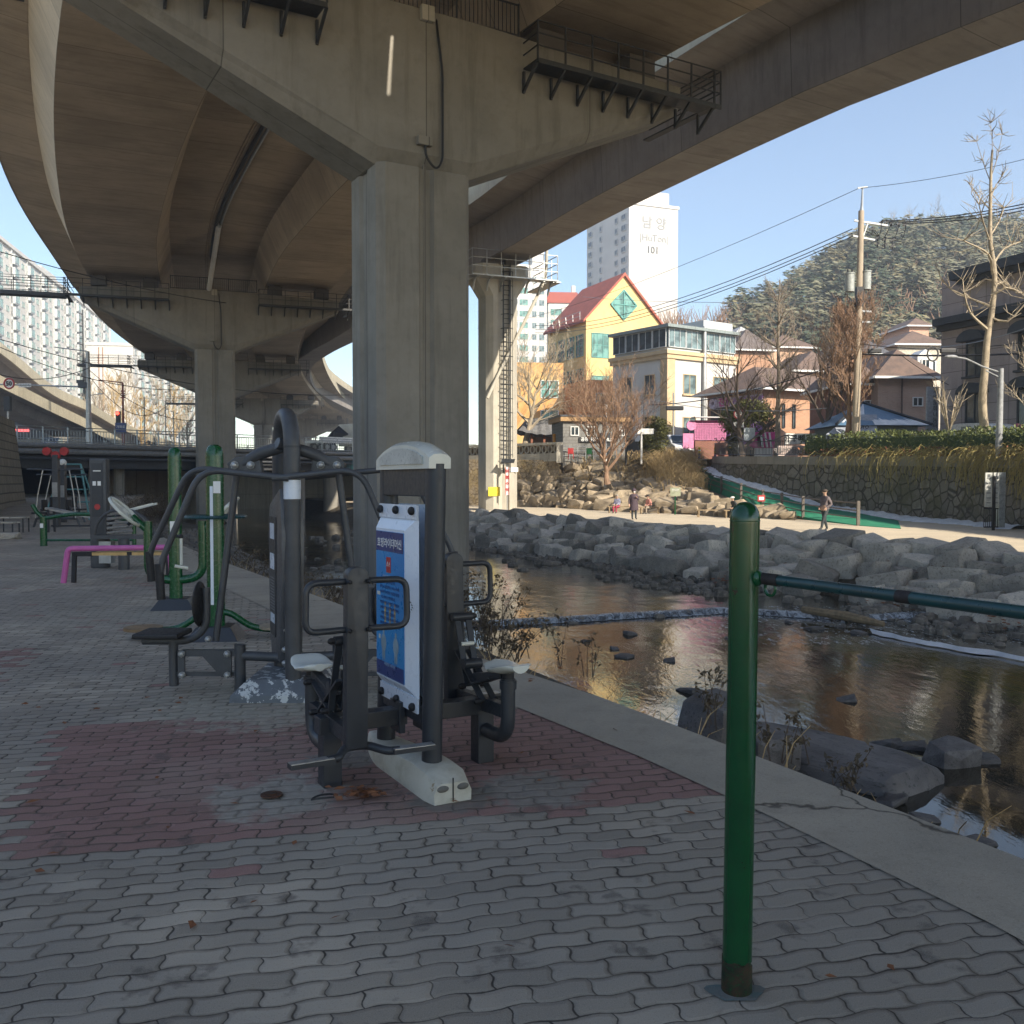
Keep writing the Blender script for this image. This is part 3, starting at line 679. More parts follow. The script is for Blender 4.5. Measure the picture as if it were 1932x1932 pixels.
for k, (X, Y) in enumerate([(-24.2, 78), (-37, 122), (-45.5, 175), (-52, 240)]):
    i = min(range(len(AX)), key=lambda i: (AX[i].xy-Vector((X, Y))).length)
    c = copy_tree(pier); put(c, (AX[i].x, AX[i].y, AX[i].z), heading(i), plabels[k])
    if k < 3: outer_walk(c)
i = i0; put(pier, (AX[i0].x, AX[i0].y, 0), R(30))

# ================================================================== RAMP BRIDGE on the right, with its own pier
AR = spline([(40, -60, 0), (37, -25, 0), (34, -4, 0), (25.5, 18, 0), (17.2, 32.1, 0), (12.6, 38.7, 0), (5.25, 53.4, 0), (-.45, 66.7, 0), (-10.6, 88, .4), (-18.5, 108, .8), (-24.5, 122, 1), (-30, 137, 1), (-34.8, 160, 1.0), (-38, 190, 1.2), (-41, 270, 2)], 3.0)
rb = thing('ramp_bridge', 'concrete ramp bridge on one narrow box girder, crossing the sky on the right', 'bridge')
mb = MB(); sweep(mb, AR, [(-1.35, 16.9), (1.35, 16.9)], closed=False); g = mb.build('girder_underside', M('rampc'), rb)
mb = MB(); sweep(mb, AR, [(-1.35, 16.9), (-1.5, 19.7)], closed=False); sweep(mb, AR, [(1.35, 16.9), (1.5, 19.7)], closed=False); mb.build('box_girder', M('rampc'), rb)
mb = MB(); sweep(mb, AR, [(-3.4, 19.9), (-1.5, 19.6), (1.5, 19.6), (3.4, 19.9), (3.4, 20.15), (-3.4, 20.15)]); mb.build('deck_slab', M('rampc'), rb)
mb = MB(); sweep(mb, [p for p in AR if p.y < 20], [(-9.5, 19.6), (-3.42, 19.6), (-3.42, 20.1), (-9.5, 20.1)]); mb.build('sun_block_slab', M('rampc'), rb)  # unseen slab added to block sun leaking between the two decks
for a in (-3.42, 3.42):
    mb = MB(); s_ = 1 if a > 0 else -1; sweep(mb, AR, [(a, 19.85), (a, 21.2), (a-.22*s_, 21.2), (a-.22*s_, 20.12)]); mb.build('parapet', M('parapet'), rb)
rp = thing('ramp_pier', 'tall slender grooved concrete pier in sunlight with a caged ladder', 'bridge pier', (-1.0, 66.4, 0), R(22))
def oct_(w, d, c): return [(-w+c, -d), (-.42, -d), (-.36, -d+.16), (.36, -d+.16), (.42, -d), (w-c, -d), (w, -d+c), (w, d-c), (w-c, d), (-w+c, d), (-w, d-c), (-w, -d+c)]
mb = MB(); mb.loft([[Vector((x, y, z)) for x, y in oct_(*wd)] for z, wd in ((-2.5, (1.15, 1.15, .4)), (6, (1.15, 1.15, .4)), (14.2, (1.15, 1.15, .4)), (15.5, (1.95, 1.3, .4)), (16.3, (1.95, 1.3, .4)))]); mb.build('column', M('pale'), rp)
mb = MB(); mb.box((-.7, 0, 16.5), (.7, .8, .75)); mb.box((.8, 0, 16.5), (.7, .8, .75)); mb.build('bearing', M('rampc'), rp)
mb = MB()
for (a, c) in (((-2.6, -2.1), (3.6, -2.1)), ((3.6, -2.1), (3.6, 2.0)), ((-2.6, -2.1), (-2.6, 2.0))):
    a, c = Vector((*a, 15.3)), Vector((*c, 15.3)); L = (c-a).length; n = int(L/1.0)
    for k in range(n+1): p = a+(c-a)*k/n; mb.bar(p, p+Vector((0, 0, 1.7)), .05, .05)
    for h in (.6, 1.15, 1.7): mb.bar(a+Vector((0, 0, h)), c+Vector((0, 0, h)), .045, .045)
    mb.bar(a+Vector((0, .3, 0)), c+Vector((0, .3, 0)), .8, .08)
for x in (-2.2, -1.2, -.2, 1.6, 2.6, 3.3): mb.tube(rounded([(x, -2.1, 15.25), (x, -1.5, 15.15), (x, -1.1, 14.5)], .5), .08, 6)
mb.build('platform_railing', M('galv'), rp)
mb = MB()
for x in (-.25, .25): mb.bar((x+.15, -1.35, 2.2), (x+.15, -1.35, 16.4), .07, .07)
for k in range(44): mb.bar((-.1, -1.35, 2.4+.32*k), (.4, -1.35, 2.4+.32*k), .04, .04)
for k in range(14): mb.tube(arc((.15, -1.35, 3.4+.95*k), .42, R(-180), 0, 8, (1, 0, 0), (0, 1, 0)), .028, 4)
for a in (-140, -90, -40): mb.bar((.15+.42*math.cos(R(a)), -1.35+.42*math.sin(R(a)), 3.2), (.15+.42*math.cos(R(a)), -1.35+.42*math.sin(R(a)), 15.8), .03, .03)
mb.build('caged_ladder', M('darksteel'), rp)
mb = MB(); mb.tube(rounded([(3.6, -.4, 19.6), (3.4, -.6, 15.9), (2.8, -.9, 14.8), (-.6, -1.4, 8.6), (-1.3, -1.45, 7.2)], .5), .11, 8); mb.build('drain_pipe', M('pale'), rp, smooth=True)
mb = MB(); mb.box((-.72, -1.19, 3.0-2.1), (.85, .05, .62)); mb.build('yellow_notice', M('yellow'), rp)
mb = MB(); mb.box((.6, -1.19, 2.4), (.9, .03, .3)); mb.build('notice_board', M('white'), rp)
# ================================================================== BOULDERS
def boulder_mesh(name, seed, mat, sx=1, sy=1, sz=1, n=15, bev=.028):
    rd = random.Random(seed); bm = bmesh.new()
    for cx in (-1, 1):
        for cy in (-1, 1):
            for cz in (-1, 1):
                p = Vector((cx, cy, cz))*.5; k_ = rd.random()
                if k_ < .3:
                    for ax in range(3): q = p.copy(); q[ax] *= rd.uniform(.25, .6); bm.verts.new(Vector((q.x*sx, q.y*sy, q.z*sz))*rd.uniform(.92, 1))
                else: bm.verts.new(Vector((p.x*sx*rd.uniform(.72, 1), p.y*sy*rd.uniform(.72, 1), p.z*sz*rd.uniform(.72, 1))))
    for _ in range(4):
        p = Vector((rd.uniform(-1, 1), rd.uniform(-1, 1), rd.uniform(-1, 1))); p = p/max(abs(p.x), abs(p.y), abs(p.z))*.54; bm.verts.new(Vector((p.x*sx, p.y*sy, p.z*sz)))
    r = bmesh.ops.convex_hull(bm, input=bm.verts)
    bmesh.ops.delete(bm, geom=[v for v in bm.verts if not v.link_faces], context='VERTS')
    bmesh.ops.bevel(bm, geom=bm.edges[:], offset=bev, segments=2, profile=.6, affect='EDGES', clamp_overlap=True)
    bmesh.ops.triangulate(bm, faces=bm.faces); bmesh.ops.subdivide_edges(bm, edges=[e for e in bm.edges if e.calc_length() > .22], cuts=1, use_grid_fill=True)
    for v in bm.verts: v.co += v.normal*(.016*noise.noise(v.co*4+Vector((seed, 0, 0)))+.012*noise.noise(v.co*11))
    me = bpy.data.meshes.new(name); bm.to_mesh(me); bm.free(); me.materials.append(mat)
    me.polygons.foreach_set('use_smooth', [True]*len(me.polygons))
    try: me.set_sharp_from_angle(angle=R(20))
    except Exception: pass
    return me
BM = {k: [boulder_mesh('boulder', 11+i, M(k), 1.2, 1.0, .9, 20+i % 6) for i in range(12)] for k in ('rock', 'rock2', 'wetrock')}
def stone(name, kind, loc, s, label, group, cat='boulder', rd=random, rz=None, tilt=.32, flat=1.0):
    o = bpy.data.objects.new(name, rd.choice(BM[kind])); C.objects.link(o)
    o.location = loc; o.rotation_euler = (rd.uniform(-tilt, tilt), rd.uniform(-tilt, tilt), rd.uniform(0, 6.28) if rz is None else rz)
    o.scale = (s*rd.uniform(.85, 1.2), s*rd.uniform(.8, 1.1), s*rd.uniform(.75, 1.05)*flat)
    return tag(o, label, cat, group)
rd = random.Random(5)
arcL = [0]
for a, b_ in zip(PTr, PTr[1:]): arcL.append(arcL[-1]+(b_-a).length)
def bank_at(s):
    k = 0
    while k < len(arcL)-2 and arcL[k+1] < s: k += 1
    t = (s-arcL[k])/(arcL[k+1]-arcL[k]); return PTr[k]+(PTr[k+1]-PTr[k])*t, PBr[k]+(PBr[k+1]-PBr[k])*t
LB = 'rough grey boulder stacked in the riverbank below the promenade'
nst = 0
for row in range(5):
    s = 34+rd.uniform(0, .6)
    while s < 92 and nst < 285:
        a, c = bank_at(s)
        if a.y > 64: break
        size = rd.uniform(.70, 1.14) * (1.06 if row in (0, 1) else .98)
        t = (row+.25)/5.0 + rd.uniform(-.035, .035)
        p = a+(c-a)*t
        if row == 0: p.z = ZP-.22+rd.uniform(-.06, .05)
        else: p.z = ZP-.15 + (c.z+.1-ZP)*t + rd.uniform(-.08, .1)
        stone('boulder', 'rock', p, size, LB, 'boulders of the stacked riverbank', rd=rd, rz=rd.uniform(-.5, .5)+R(115)+ (R(180) if rd.random() < .5 else 0)); nst += 1
        s += size*rd.uniform(1.14, 1.28)*(1.0 if s < 66 else 1.08)
# rock garden
rg = random.Random(9); ng = 0
for j in range(9):
    t = .01+j*.095
    s = .02+.012*(j % 2)
    while s < .97:
        L = (GFr[-1]-GFr[0]).length
        top = .22+.70*math.sin(math.pi*min(1, max(0, (s-.02)/.72)))**.7 if s < .74 else .4*(1-(s-.74)/.3)+.05
        size = rg.uniform(.65, 1.35)*(1.1 if j < 2 else 1)
        if t < top:
            p = slope_pt(s, t); p.z += rg.uniform(-.02, .2)
            stone('rock', 'rock2', p, size, 'tan angular rock bedded in the planted slope behind the promenade', 'rocks of the planted slope', 'rock', rd=rg, tilt=.35, flat=.75); ng += 1
        s += size*1.02/26
# stones lying in or by the water
rw = random.Random(3)
def solo(name, kind, u, v, z, s, label, cat='boulder', flat=1, sc=None, rz=0):
    o = bpy.data.objects.new(name, BM[kind][int(s*10+u) % 12]); C.objects.link(o); o.location = gr(u, v, z); o.rotation_euler = (.1, .05, rz)
    o.scale = sc or (s, s, s*flat); return tag(o, label, cat)
solo('boulder', 'wetrock', 1560, 1462, ZW0-.05, 1, 'large dark brown sloping boulder lying by the near bank at the water edge', sc=(1.9, 1.05, .8), rz=R(-42))
solo('boulder', 'wetrock', 1450, 1412, -1.5, 1, 'grey boulder between the concrete edge and the large dark sloping boulder', sc=(.62, .5, .5), rz=.5)
solo('boulder', 'wetrock', 1352, 1356, -.85, 1, 'grey boulder beside the bank edge just left of the green post', sc=(.62, .5, .5), rz=.9)
solo('boulder', 'wetrock', 1798, 1432, ZW0+.05, 1, 'squarish dark boulder standing alone in the still water', sc=(.52, .45, .5), rz=.3)
solo('boulder', 'wetrock', 1836, 1436, ZW0, 1, 'small wet black boulder leaning by the squarish one in the water', sc=(.55, .3, .18), rz=.1)
LW = 'small dark stone breaking the surface of the water'
for u, v in [(1262, 1248), (1596, 1322), (1596, 1402), (1668, 1407), (1718, 1410), (1160, 1225), (1178, 1240), (1305, 1305), (1190, 1197), (1380, 1205), (1405, 1213), (1105, 1210), (1490, 1175), (1535, 1187), (1585, 1183), (1620, 1195), (1745, 1545), (1850, 1590), (1676, 1512), (1690, 1508)]:
    p = gr(u, v, ZW0); sz = rw.uniform(.16, .34)
    stone('river_stone', 'wetrock', p, sz, LW, 'small stones in the water', 'stone', rd=rw, flat=.5)
# gravel bars: uncountable pebbles as one mass
def pebbles(name, pts, mat, label, seed=1):
    rd_ = random.Random(seed); mb = MB()
    for p, s in pts:
        n = 6; h = s*rd_.uniform(.3, .6); a0 = rd_.uniform(0, 6)
        r1 = [Vector((p.x+math.cos(a0+i*2*math.pi/n)*s*rd_.uniform(.4, .6), p.y+math.sin(a0+i*2*math.pi/n)*s*rd_.uniform(.35, .55), p.z-.1*s)) for i in range(n)]
        r2 = [Vector((p.x+(q.x-p.x)*.75, p.y+(q.y-p.y)*.75, p.z+h*rd_.uniform(.6, .9))) for q in r1]
        b = mb.add(r1+r2+[Vector((p.x, p.y, p.z+h))], [(i, (i+1) % n, n+(i+1) % n, n+i) for i in range(n)]+[(n+i, n+(i+1) % n, 2*n) for i in range(n)])
    return tag(mb.build(name, mat, smooth=False), label, kind='stuff')
pts = []
for k in range(2300):                                     # left bank above the pier, and toe of the far bank
    Y = rw.uniform(15, 60); x0 = lerp_path(OUT, Y); w = 5.5 if Y > 22 else 3.4
    q = rw.random(); x = x0+.3+q*w; z = -1.0-q*1.0+ .25*noise.noise(Vector((x*.5, Y*.5, 0)))
    if z > ZW1-.12: pts.append((Vector((x, Y, z)), rw.uniform(.15, .6)*(1.4 if rw.random() < .1 else 1)))
for k in range(1300):
    s = 36+rw.random()*54; a, c = bank_at(s); d = (c-a).normalized(); q = rw.random()**1.5
    wdt = 1.2+1.6*max(0, noise.noise(Vector((s*.12, 1, 0))))+ (1.6 if 40 < s < 56 else 0)
    p = c+Vector((d.x, d.y, 0)).normalized()*(q*wdt-.5); zz = (ZW0 if p.y < weirY(p.x) else ZW1)
    pts.append((Vector((p.x, p.y, zz-.02)), rw.uniform(.12, .42)))
for k in range(130):                                      # weir crest
    x = rw.uniform(-3, 12); y = weirY(x)-.1+rw.gauss(0, .16)+(.8*rw.random() if x > 7 else 0)
    pts.append((Vector((x, y, ZW1-.16+rw.uniform(-.05, .02))), rw.uniform(.12, .32)))
for k in range(600):                                      # riffle upstream of the pier
    x = rw.uniform(-14, 2); y = rw.uniform(36, 75); 
    if noise.noise(Vector((x*.25, y*.12, 4))) > .0: pts.append((Vector((x, y, ZW1-.08)), rw.uniform(.2, .7)))
pebbles('river_stones', pts, M('pebble'), 'loose stones of the river bank, the weir and the shallows')
mb = MB()                                                 # stony bank below them
mb.sheet([[Vector((lerp_path(OUT, Y)+dx, Y, z+.15*noise.noise(Vector((Y, dx, 0))))) for dx, z in ((-.1, -.9), (1.5, -1.25), (3.2, -1.6), (5.5, -2.0), (7, -2.6))] for Y in range(10, 76, 2)])
mb.sheet([[Vector((lerp_path(OUT, Y)+dx, Y, z)) for dx, z in ((-.1, -.7), (.7, -.95), (1.6, -1.7), (2.3, -2.3))] for Y in (-6, 0, 4, 7, 10)])
struct(mb, 'river_bank', M('bed'))
mb = MB()                                                 # low broken ledge outside the edge
pth = [Vector((lerp_path(OUT, Y)+.85, Y, -.42+.05*noise.noise(Vector((Y, 0, 0))))) for Y in [5.2, 6, 7, 8, 9, 10, 11.5, 13]]
sweep(mb, pth, [(-.12, -.7), (-.12, 0), (.14, -.03), (.14, -.7)], uvs=False); tag(mb.build('retaining_ledge', M('wetrock')), 'low broken stone ledge along the near bank below the concrete path', 'ledge')
mb = MB(); sp_ = [gr(u, v, ZW0+.03) for u, v in ((1545, 1160), (1640, 1187), (1760, 1215), (1932, 1248))]
sp_ = [q+Vector((.12*noise.noise(q*2), .25*noise.noise(q*3), 0)) for q in spline([gr(u, v, ZW0+.02) for u, v in ((1640, 1194), (1700, 1208), (1790, 1224), (1932, 1246), (2000, 1256))], .15)]
sp2 = [q+Vector((.1, max(.0, .16+.75*noise.noise(q*1.3)), .03)) for q in sp_]
mb.sheet([sp_, [(a+b_)/2+Vector((0, 0, .06)) for a, b_ in zip(sp_, sp2)], sp2]); tag(mb.build('ice', M('snow'), smooth=True), 'thin white ice and snow along the far water edge', kind='stuff')
mb = MB(); mb.tube([gr(1515, 1150, ZW1+.1), gr(1600, 1163, ZW0+.2), gr(1668, 1178, ZW0+.1)], [.09, .12, .07], 8); tag(mb.build('driftwood_log', M('oldwood'), smooth=True), 'grey driftwood log stranded on the far gravel edge', 'log')
# leaf litter caught in the far bank and around the gym
def litter(name, pts, mat, label, s=.05):
    mb = MB(); rl = random.Random(2)
    for p in pts:
        a = rl.uniform(0, 6); q = Matrix.Rotation(a, 3, 'Z') @ Matrix.Rotation(rl.uniform(-.6, .6), 3, 'X'); k = s*rl.uniform(.6, 1.4)
        mb.add([p+q @ Vector(c)*k for c in ((-1, 0, 0), (-.2, -.45, .1), (1, 0, .1), (-.2, .45, .15))], [(0, 1, 2, 3)])
    return tag(mb.build(name, mat, keep=True), label, kind='stuff')
pts = []
for k in range(700):
    s = rw.choice([37, 38, 42, 47, 52])+rw.gauss(0, .9); a, c = bank_at(s); t = rw.choice([.45, .8, 1.0, 1.05])+rw.gauss(0, .06); p = a+(c-a)*t; p.z = ZP+(c.z-ZP)*min(t, 1)+.3*rw.random(); pts.append(p)
litter('leaf_litter', pts, M('fallen'), 'rust-brown leaf litter caught between the far bank boulders', .07)
pts = [gr(685+rw.gauss(0, 22), 1497+rw.gauss(0, 5), .012+.02*rw.random()) for _ in range(60)] + [gr(858, 1512, .02), gr(640, 1488, .03), gr(620, 1485, .02), gr(855, 1508, .02)]
for _ in range(70): pts.append(Vector((rw.uniform(-4, 1.5), rw.uniform(3, 9), .012)))
litter('fallen_leaves', pts, M('fallen'), 'crumpled brown leaves scattered on the paving', .028)

# ================================================================== RETAINING WALLS, FENCES
def polystone(name, c, c2, mortar, scale, ms=.03, veg=None):
    m, nt, b = _nt(name); v = coord(nt)
    vd = nd(nt, 'TexVoronoi', Vector=v, Scale=scale, Randomness=.9, _feature='DISTANCE_TO_EDGE')
    vc = nd(nt, 'TexVoronoi', Vector=v, Scale=scale, Randomness=.9)
    br = nd(nt, 'SeparateColor', Color=vc.outputs['Color']).outputs[0]
    cc = mix(nt, br, c, c2); cc = mix(nt, mth(nt, 'MULTIPLY', ramp(nt, noi(nt, v, 9, 5, .7), .45, .65), .5), cc, tuple(x*.5 for x in c))
    j = nd(nt, 'MapRange', i0=vd.outputs['Distance'], i1=ms*.4, i2=ms*1.6, i3=1, i4=0).outputs[0]
    cc = mix(nt, j, cc, mortar); 
    if veg: cc = mix(nt, mth(nt, 'MULTIPLY', ramp(nt, noi(nt, v, .7, 5, .7), .46, .60), .8), cc, veg)
    nt.links.new(cc, b.inputs['Base Color']); b.inputs['Roughness'].default_value = .92; b.inputs['Specular IOR Level'].default_value = .2
    bump(nt, b, mth(nt, 'SUBTRACT', mth(nt, 'MULTIPLY', noi(nt, v, 14, 4), .4), j), .9, .06); return m
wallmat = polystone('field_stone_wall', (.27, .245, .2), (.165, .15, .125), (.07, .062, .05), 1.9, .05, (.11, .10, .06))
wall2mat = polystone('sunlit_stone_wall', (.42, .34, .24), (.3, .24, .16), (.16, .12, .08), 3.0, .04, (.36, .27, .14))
mb = MB(); wf = resam(WF, 50); wt = resam(WT, 50)
mb.sheet([[p+Vector((0, 0, -.6)) for p in wf], [p+(q-p)*.5+Vector((.12, 0, 0)) for p, q in zip(wf, wt)], [q+Vector((.25, 0, -.5)) for q in wt]])
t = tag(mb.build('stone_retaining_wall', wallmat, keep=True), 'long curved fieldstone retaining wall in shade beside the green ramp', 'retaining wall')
mb = MB(); mb.sheet([[q+Vector((.18, 0, -.5)) for q in wt], [q+Vector((.18, 0, 0)) for q in wt], [q+Vector((.7, 0, 0)) for q in wt], [q+Vector((.7, 0, -.5)) for q in wt]]); mb.build('coping', M('pier'), t)
# left-hand wall of the slope with the ring balustrade
wl = thing('balustrade_wall', 'sunlit rubble wall topped by a concrete balustrade with ring openings', 'retaining wall', at(965, 955, 78))
p0, p1 = at(940, 955, 79), at(1056, 957, 74.5)
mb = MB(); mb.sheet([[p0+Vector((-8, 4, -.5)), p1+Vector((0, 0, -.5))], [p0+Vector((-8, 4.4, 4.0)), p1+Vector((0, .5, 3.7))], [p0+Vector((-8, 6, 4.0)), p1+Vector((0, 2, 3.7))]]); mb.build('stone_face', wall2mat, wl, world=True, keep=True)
dz = Vector((p1.x-p0.x, p1.y-p0.y, 0)); Lb = dz.length; dz.normalize(); q0 = Vector((p0.x, p0.y+.4, 3.25)); nn = Vector((-dz.y, dz.x, 0))
mb = MB(); mb.bar(q0-dz*8+Vector((0, 0, 1.32)), q0+dz*Lb+Vector((0, 0, 1.32)), .5, .2); mb.bar(q0-dz*8, q0+dz*Lb, .35, .16); mb.bar(q0-dz*8+Vector((0, 0, .32)), q0+dz*Lb+Vector((0, 0, .32)), .2, .5)
mb.bar(q0+dz*Lb+Vector((0, 0, -.2)), q0+dz*Lb+Vector((0, 0, 1.42)), .5, .4)
mb.build('balustrade_rail', M('pale'), wl, world=True)
k = .35
while k < Lb+7.6:
    mb = MB(); c = q0+dz*(Lb-k)+Vector((0, 0, .90)); mb.tube([c+dz*(.22*math.cos(a))+Vector((0, 0, .30*math.sin(a))) for a in [i*math.pi/7 for i in range(14)]], .07, 5, closed=True)
    mb.build('ring_opening', M('pale'), wl, world=True, smooth=True); k += .62
mb = MB(); mb.bar(q0+Vector((0, .22, .87))-dz*8, q0+dz*(Lb-.2)+Vector((0, .22, .87)), .04, .66); mb.build('balustrade_back', M('earth'), wl, world=True)

def post_rail(name, label, cat, pts, h, rails, mat, pw=.09, every=None, rail_r=.035, group=None):
    t = thing(name, label, cat, pts[0], group=group)
    for p in pts: 
        mb = MB(); mb.bar(p+Vector((0, 0, -.1)), p+Vector((0, 0, h+.04)), pw, pw); mb.build('post', mat, t, world=True)
    for r in rails:
        mb = MB()
        for a, b_ in zip(pts, pts[1:]): mb.cyl(a+Vector((0, 0, r)), b_+Vector((0, 0, r)), rail_r, 6)
        mb.build('rail', mat, t, world=True)
    return t
RP = [at(1619, 992, 42.9), at(1515, 976, 50), at(1475, 967, 53.5), at(1439, 960, 56), at(1398, 945, 60), at(1361, 930, 64), at(1326, 918, 68), at(1308, 895, 72)]
post_rail('ramp_railing', 'brown post-and-rail fence along the near side of the green ramp', 'railing', RP, 1.08, (.35, .68, 1.02), paint('brown_rail', (.14, .12, .10), .6), .13)
# wavy railing on top of the wall, left part
t = thing('wavy_railing', 'low metal railing with wavy top rail above the stone wall', 'railing', WT[-2])
wtp = [q for q in resam(WT, 80) if q.y > 57.5]
wl_ = [0]
for a, b_ in zip(wtp, wtp[1:]): wl_.append(wl_[-1]+(b_-a).length)
mb = MB(); mb.tube([p+Vector((.35, 0, 1.15+.16*math.sin(s*2.2))) for p, s in zip(resam(wtp, 60), [i*wl_[-1]/59 for i in range(60)])], .035, 6); mb.tube([p+Vector((.35, 0, .95)) for p in wtp], .025, 6); mb.tube([p+Vector((.35, 0, .12)) for p in wtp], .025, 6); mb.build('rail', M('steel2'), t, world=True, smooth=True)
mb = MB()
for p in resam(wtp, int(wl_[-1]/.16)): mb.bar(p+Vector((.35, 0, .1)), p+Vector((.35, 0, .96)), .022, .022)
mb.build('pickets', M('steel2'), t, world=True)
# hedge on the wall and trailing stems
def leaf_cloud(mb, pts, s, rl, up=.3):
    for p in pts:
        q = Euler((rl.uniform(-1.2, 1.2), rl.uniform(-1.2, 1.2), rl.uniform(0, 6.28))).to_matrix(); k = s*rl.uniform(.6, 1.4)
        mb.add([p+q @ Vector((-k, 0, 0)), p+q @ Vector((0, -k*.45, k*.1)), p+q @ Vector((k, 0, 0)), p+q @ Vector((0, k*.45, k*.1))], [(0, 1, 2, 3)])
rl = random.Random(4)
hp = [q for q in resam(WT, 200) if q.y < 58]
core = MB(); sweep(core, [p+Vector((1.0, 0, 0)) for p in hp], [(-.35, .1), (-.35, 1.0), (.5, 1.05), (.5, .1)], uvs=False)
hg = tag(MB().build('hedge', M('leafhedge')), 'clipped evergreen hedge along the top of the stone retaining wall', 'hedge') if False else None
mb = MB(); pts = []
for k in range(17000):
    i = rl.randrange(len(hp)-1); p = hp[i]+(hp[i+1]-hp[i])*rl.random()
    x = rl.uniform(-.75, .9); zt = 1.28+.22*noise.noise(p*.8+Vector((0, 0, 7)))+.1*noise.noise(p*3)
    z = rl.random()**.6*zt
    if abs(x) > .45 or z > zt-.35: pts.append(p+Vector((1.0+x*(1.1-.25*z), 0, z+.05)))
leaf_cloud(mb, pts, .085, rl)
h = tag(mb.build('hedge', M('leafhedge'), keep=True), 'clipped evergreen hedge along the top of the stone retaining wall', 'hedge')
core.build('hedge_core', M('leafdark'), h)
mb = MB()
for k in range(2300):
    i = int(rl.triangular(0, len(hp)-1, len(hp)*.62)); p = hp[i]+Vector((.75+rl.uniform(-.5, .3), rl.uniform(-.3, .3), rl.uniform(0, .35)))
    cn = .5+1.1*noise.noise(Vector((p.y*.45, 2, 0)))
    if rl.random() > cn+.25: continue
    L = rl.uniform(.25, 1.7)*(.45+.9*max(.1, cn)); a = rl.gauss(0, .8); o_ = rl.uniform(.45, 1.0); j_ = lambda s=.09: Vector((rl.gauss(0, s), rl.gauss(0, s), rl.gauss(0, s)))
    q = [p, p+Vector((-.4*o_, a*.35, .16))+j_(), p+Vector((-.85*o_, a*.7, -.12*L))+j_(), p+Vector((-1.0*o_-.1, a*.9, -L*.55))+j_(), p+Vector((-1.0*o_-.12, a*1.0+rl.gauss(0, .15), -L))]
    mb.tube(spline(q, .5), .011, 3, caps=False)
tag(mb.build('trailing_stems', M('olive'), keep=True), 'olive trailing shrub stems hanging over the stone wall below the hedge', kind='stuff')
pts = []
for k in range(1600):
    i = rl.randrange(len(hp)-1); p = hp[i]; pts.append(p+Vector((.15+rl.uniform(-.25, .5), rl.uniform(-.2, .2), .02+rl.random()**2*.45)))
mb = MB(); leaf_cloud(mb, pts, .09, rl); tag(mb.build('withered_leaves', M('fallen'), keep=True), 'withered orange leaves along the hedge foot on the wall coping', kind='stuff')
# golden dry grass and shrubs on the slope
mb = MB()
for k in range(4200):
    s, t_ = rl.random(), rl.random()
    if rl.random() < .75: s = rl.gauss(.43, .10); t_ = rl.gauss(.80, .14)
    if not (0 < s < .60 and .3 < t_ < 1.05): continue
    p = slope_pt(s, min(t_, 1)); H_ = rl.uniform(.4, 1.0) + (1.3*math.exp(-((s-.45)/.09)**2) if t_ > .5 else 0)
    a = rl.uniform(0, 6.28); b_ = rl.uniform(.2, .8)*H_
    q = [p, p+Vector((math.cos(a)*b_*.3, math.sin(a)*b_*.3, H_*.65)), p+Vector((math.cos(a)*b_*.8, math.sin(a)*b_*.8, H_*.95)), p+Vector((math.cos(a)*b_*1.3, math.sin(a)*b_*1.3, H_*.8))]
    mb.tube(q, [.016, .013, .01, .006], 3, caps=False)
tag(mb.build('dry_shrubs', M('straw'), keep=True), 'golden leafless shrubs and dry grass on the planted slope', kind='stuff')
# ================================================================== BUILDINGS
def win_geo(mb, T, w, h, cols=2, rows=1, fr=.07, dep=.08, sill=0, box=0):
    """frame material 0, glass 1; local x right, z up, outward -y; T maps to the building's space"""
    def B(a, b, mi):
        a, b = Vector(a), Vector(b); c = (a+b)/2; s = b-a
        hx, hy, hz = s.x/2, s.y/2, s.z/2
        pts = [T @ (c+Vector((x, y, z))) for x in (-hx, hx) for y in (-hy, hy) for z in (-hz, hz)]
        mb.add(pts, [(0,1,3,2),(4,6,7,5),(0,4,5,1),(2,3,7,6),(0,2,6,4),(1,5,7,3)], mi)
    o = -box
    if box: B((0, -box, -.25), (w, -.005, h+.12), 0); o = -box-.01
    B((.02, o-.02, .02), (w-.02, o+.02, h-.02), 1)
    B((0, o-dep, 0), (fr, o, h), 0); B((w-fr, o-dep, 0), (w, o, h), 0); B((fr, o-dep, 0), (w-fr, o, fr), 0); B((fr, o-dep, h-fr), (w-fr, o, h), 0)
    for k in range(1, cols): x = w*k/cols; B((x-fr*.4, o-dep*.8, fr), (x+fr*.4, o-.005, h-fr), 0)
    for k in range(1, rows): z = h*k/rows; B((fr, o-dep*.8, z-fr*.4), (w-fr, o-.005, z+fr*.4), 0)
    if sill: B((-.1, o-dep-sill, -.12), (w+.1, o, -.002), 0)
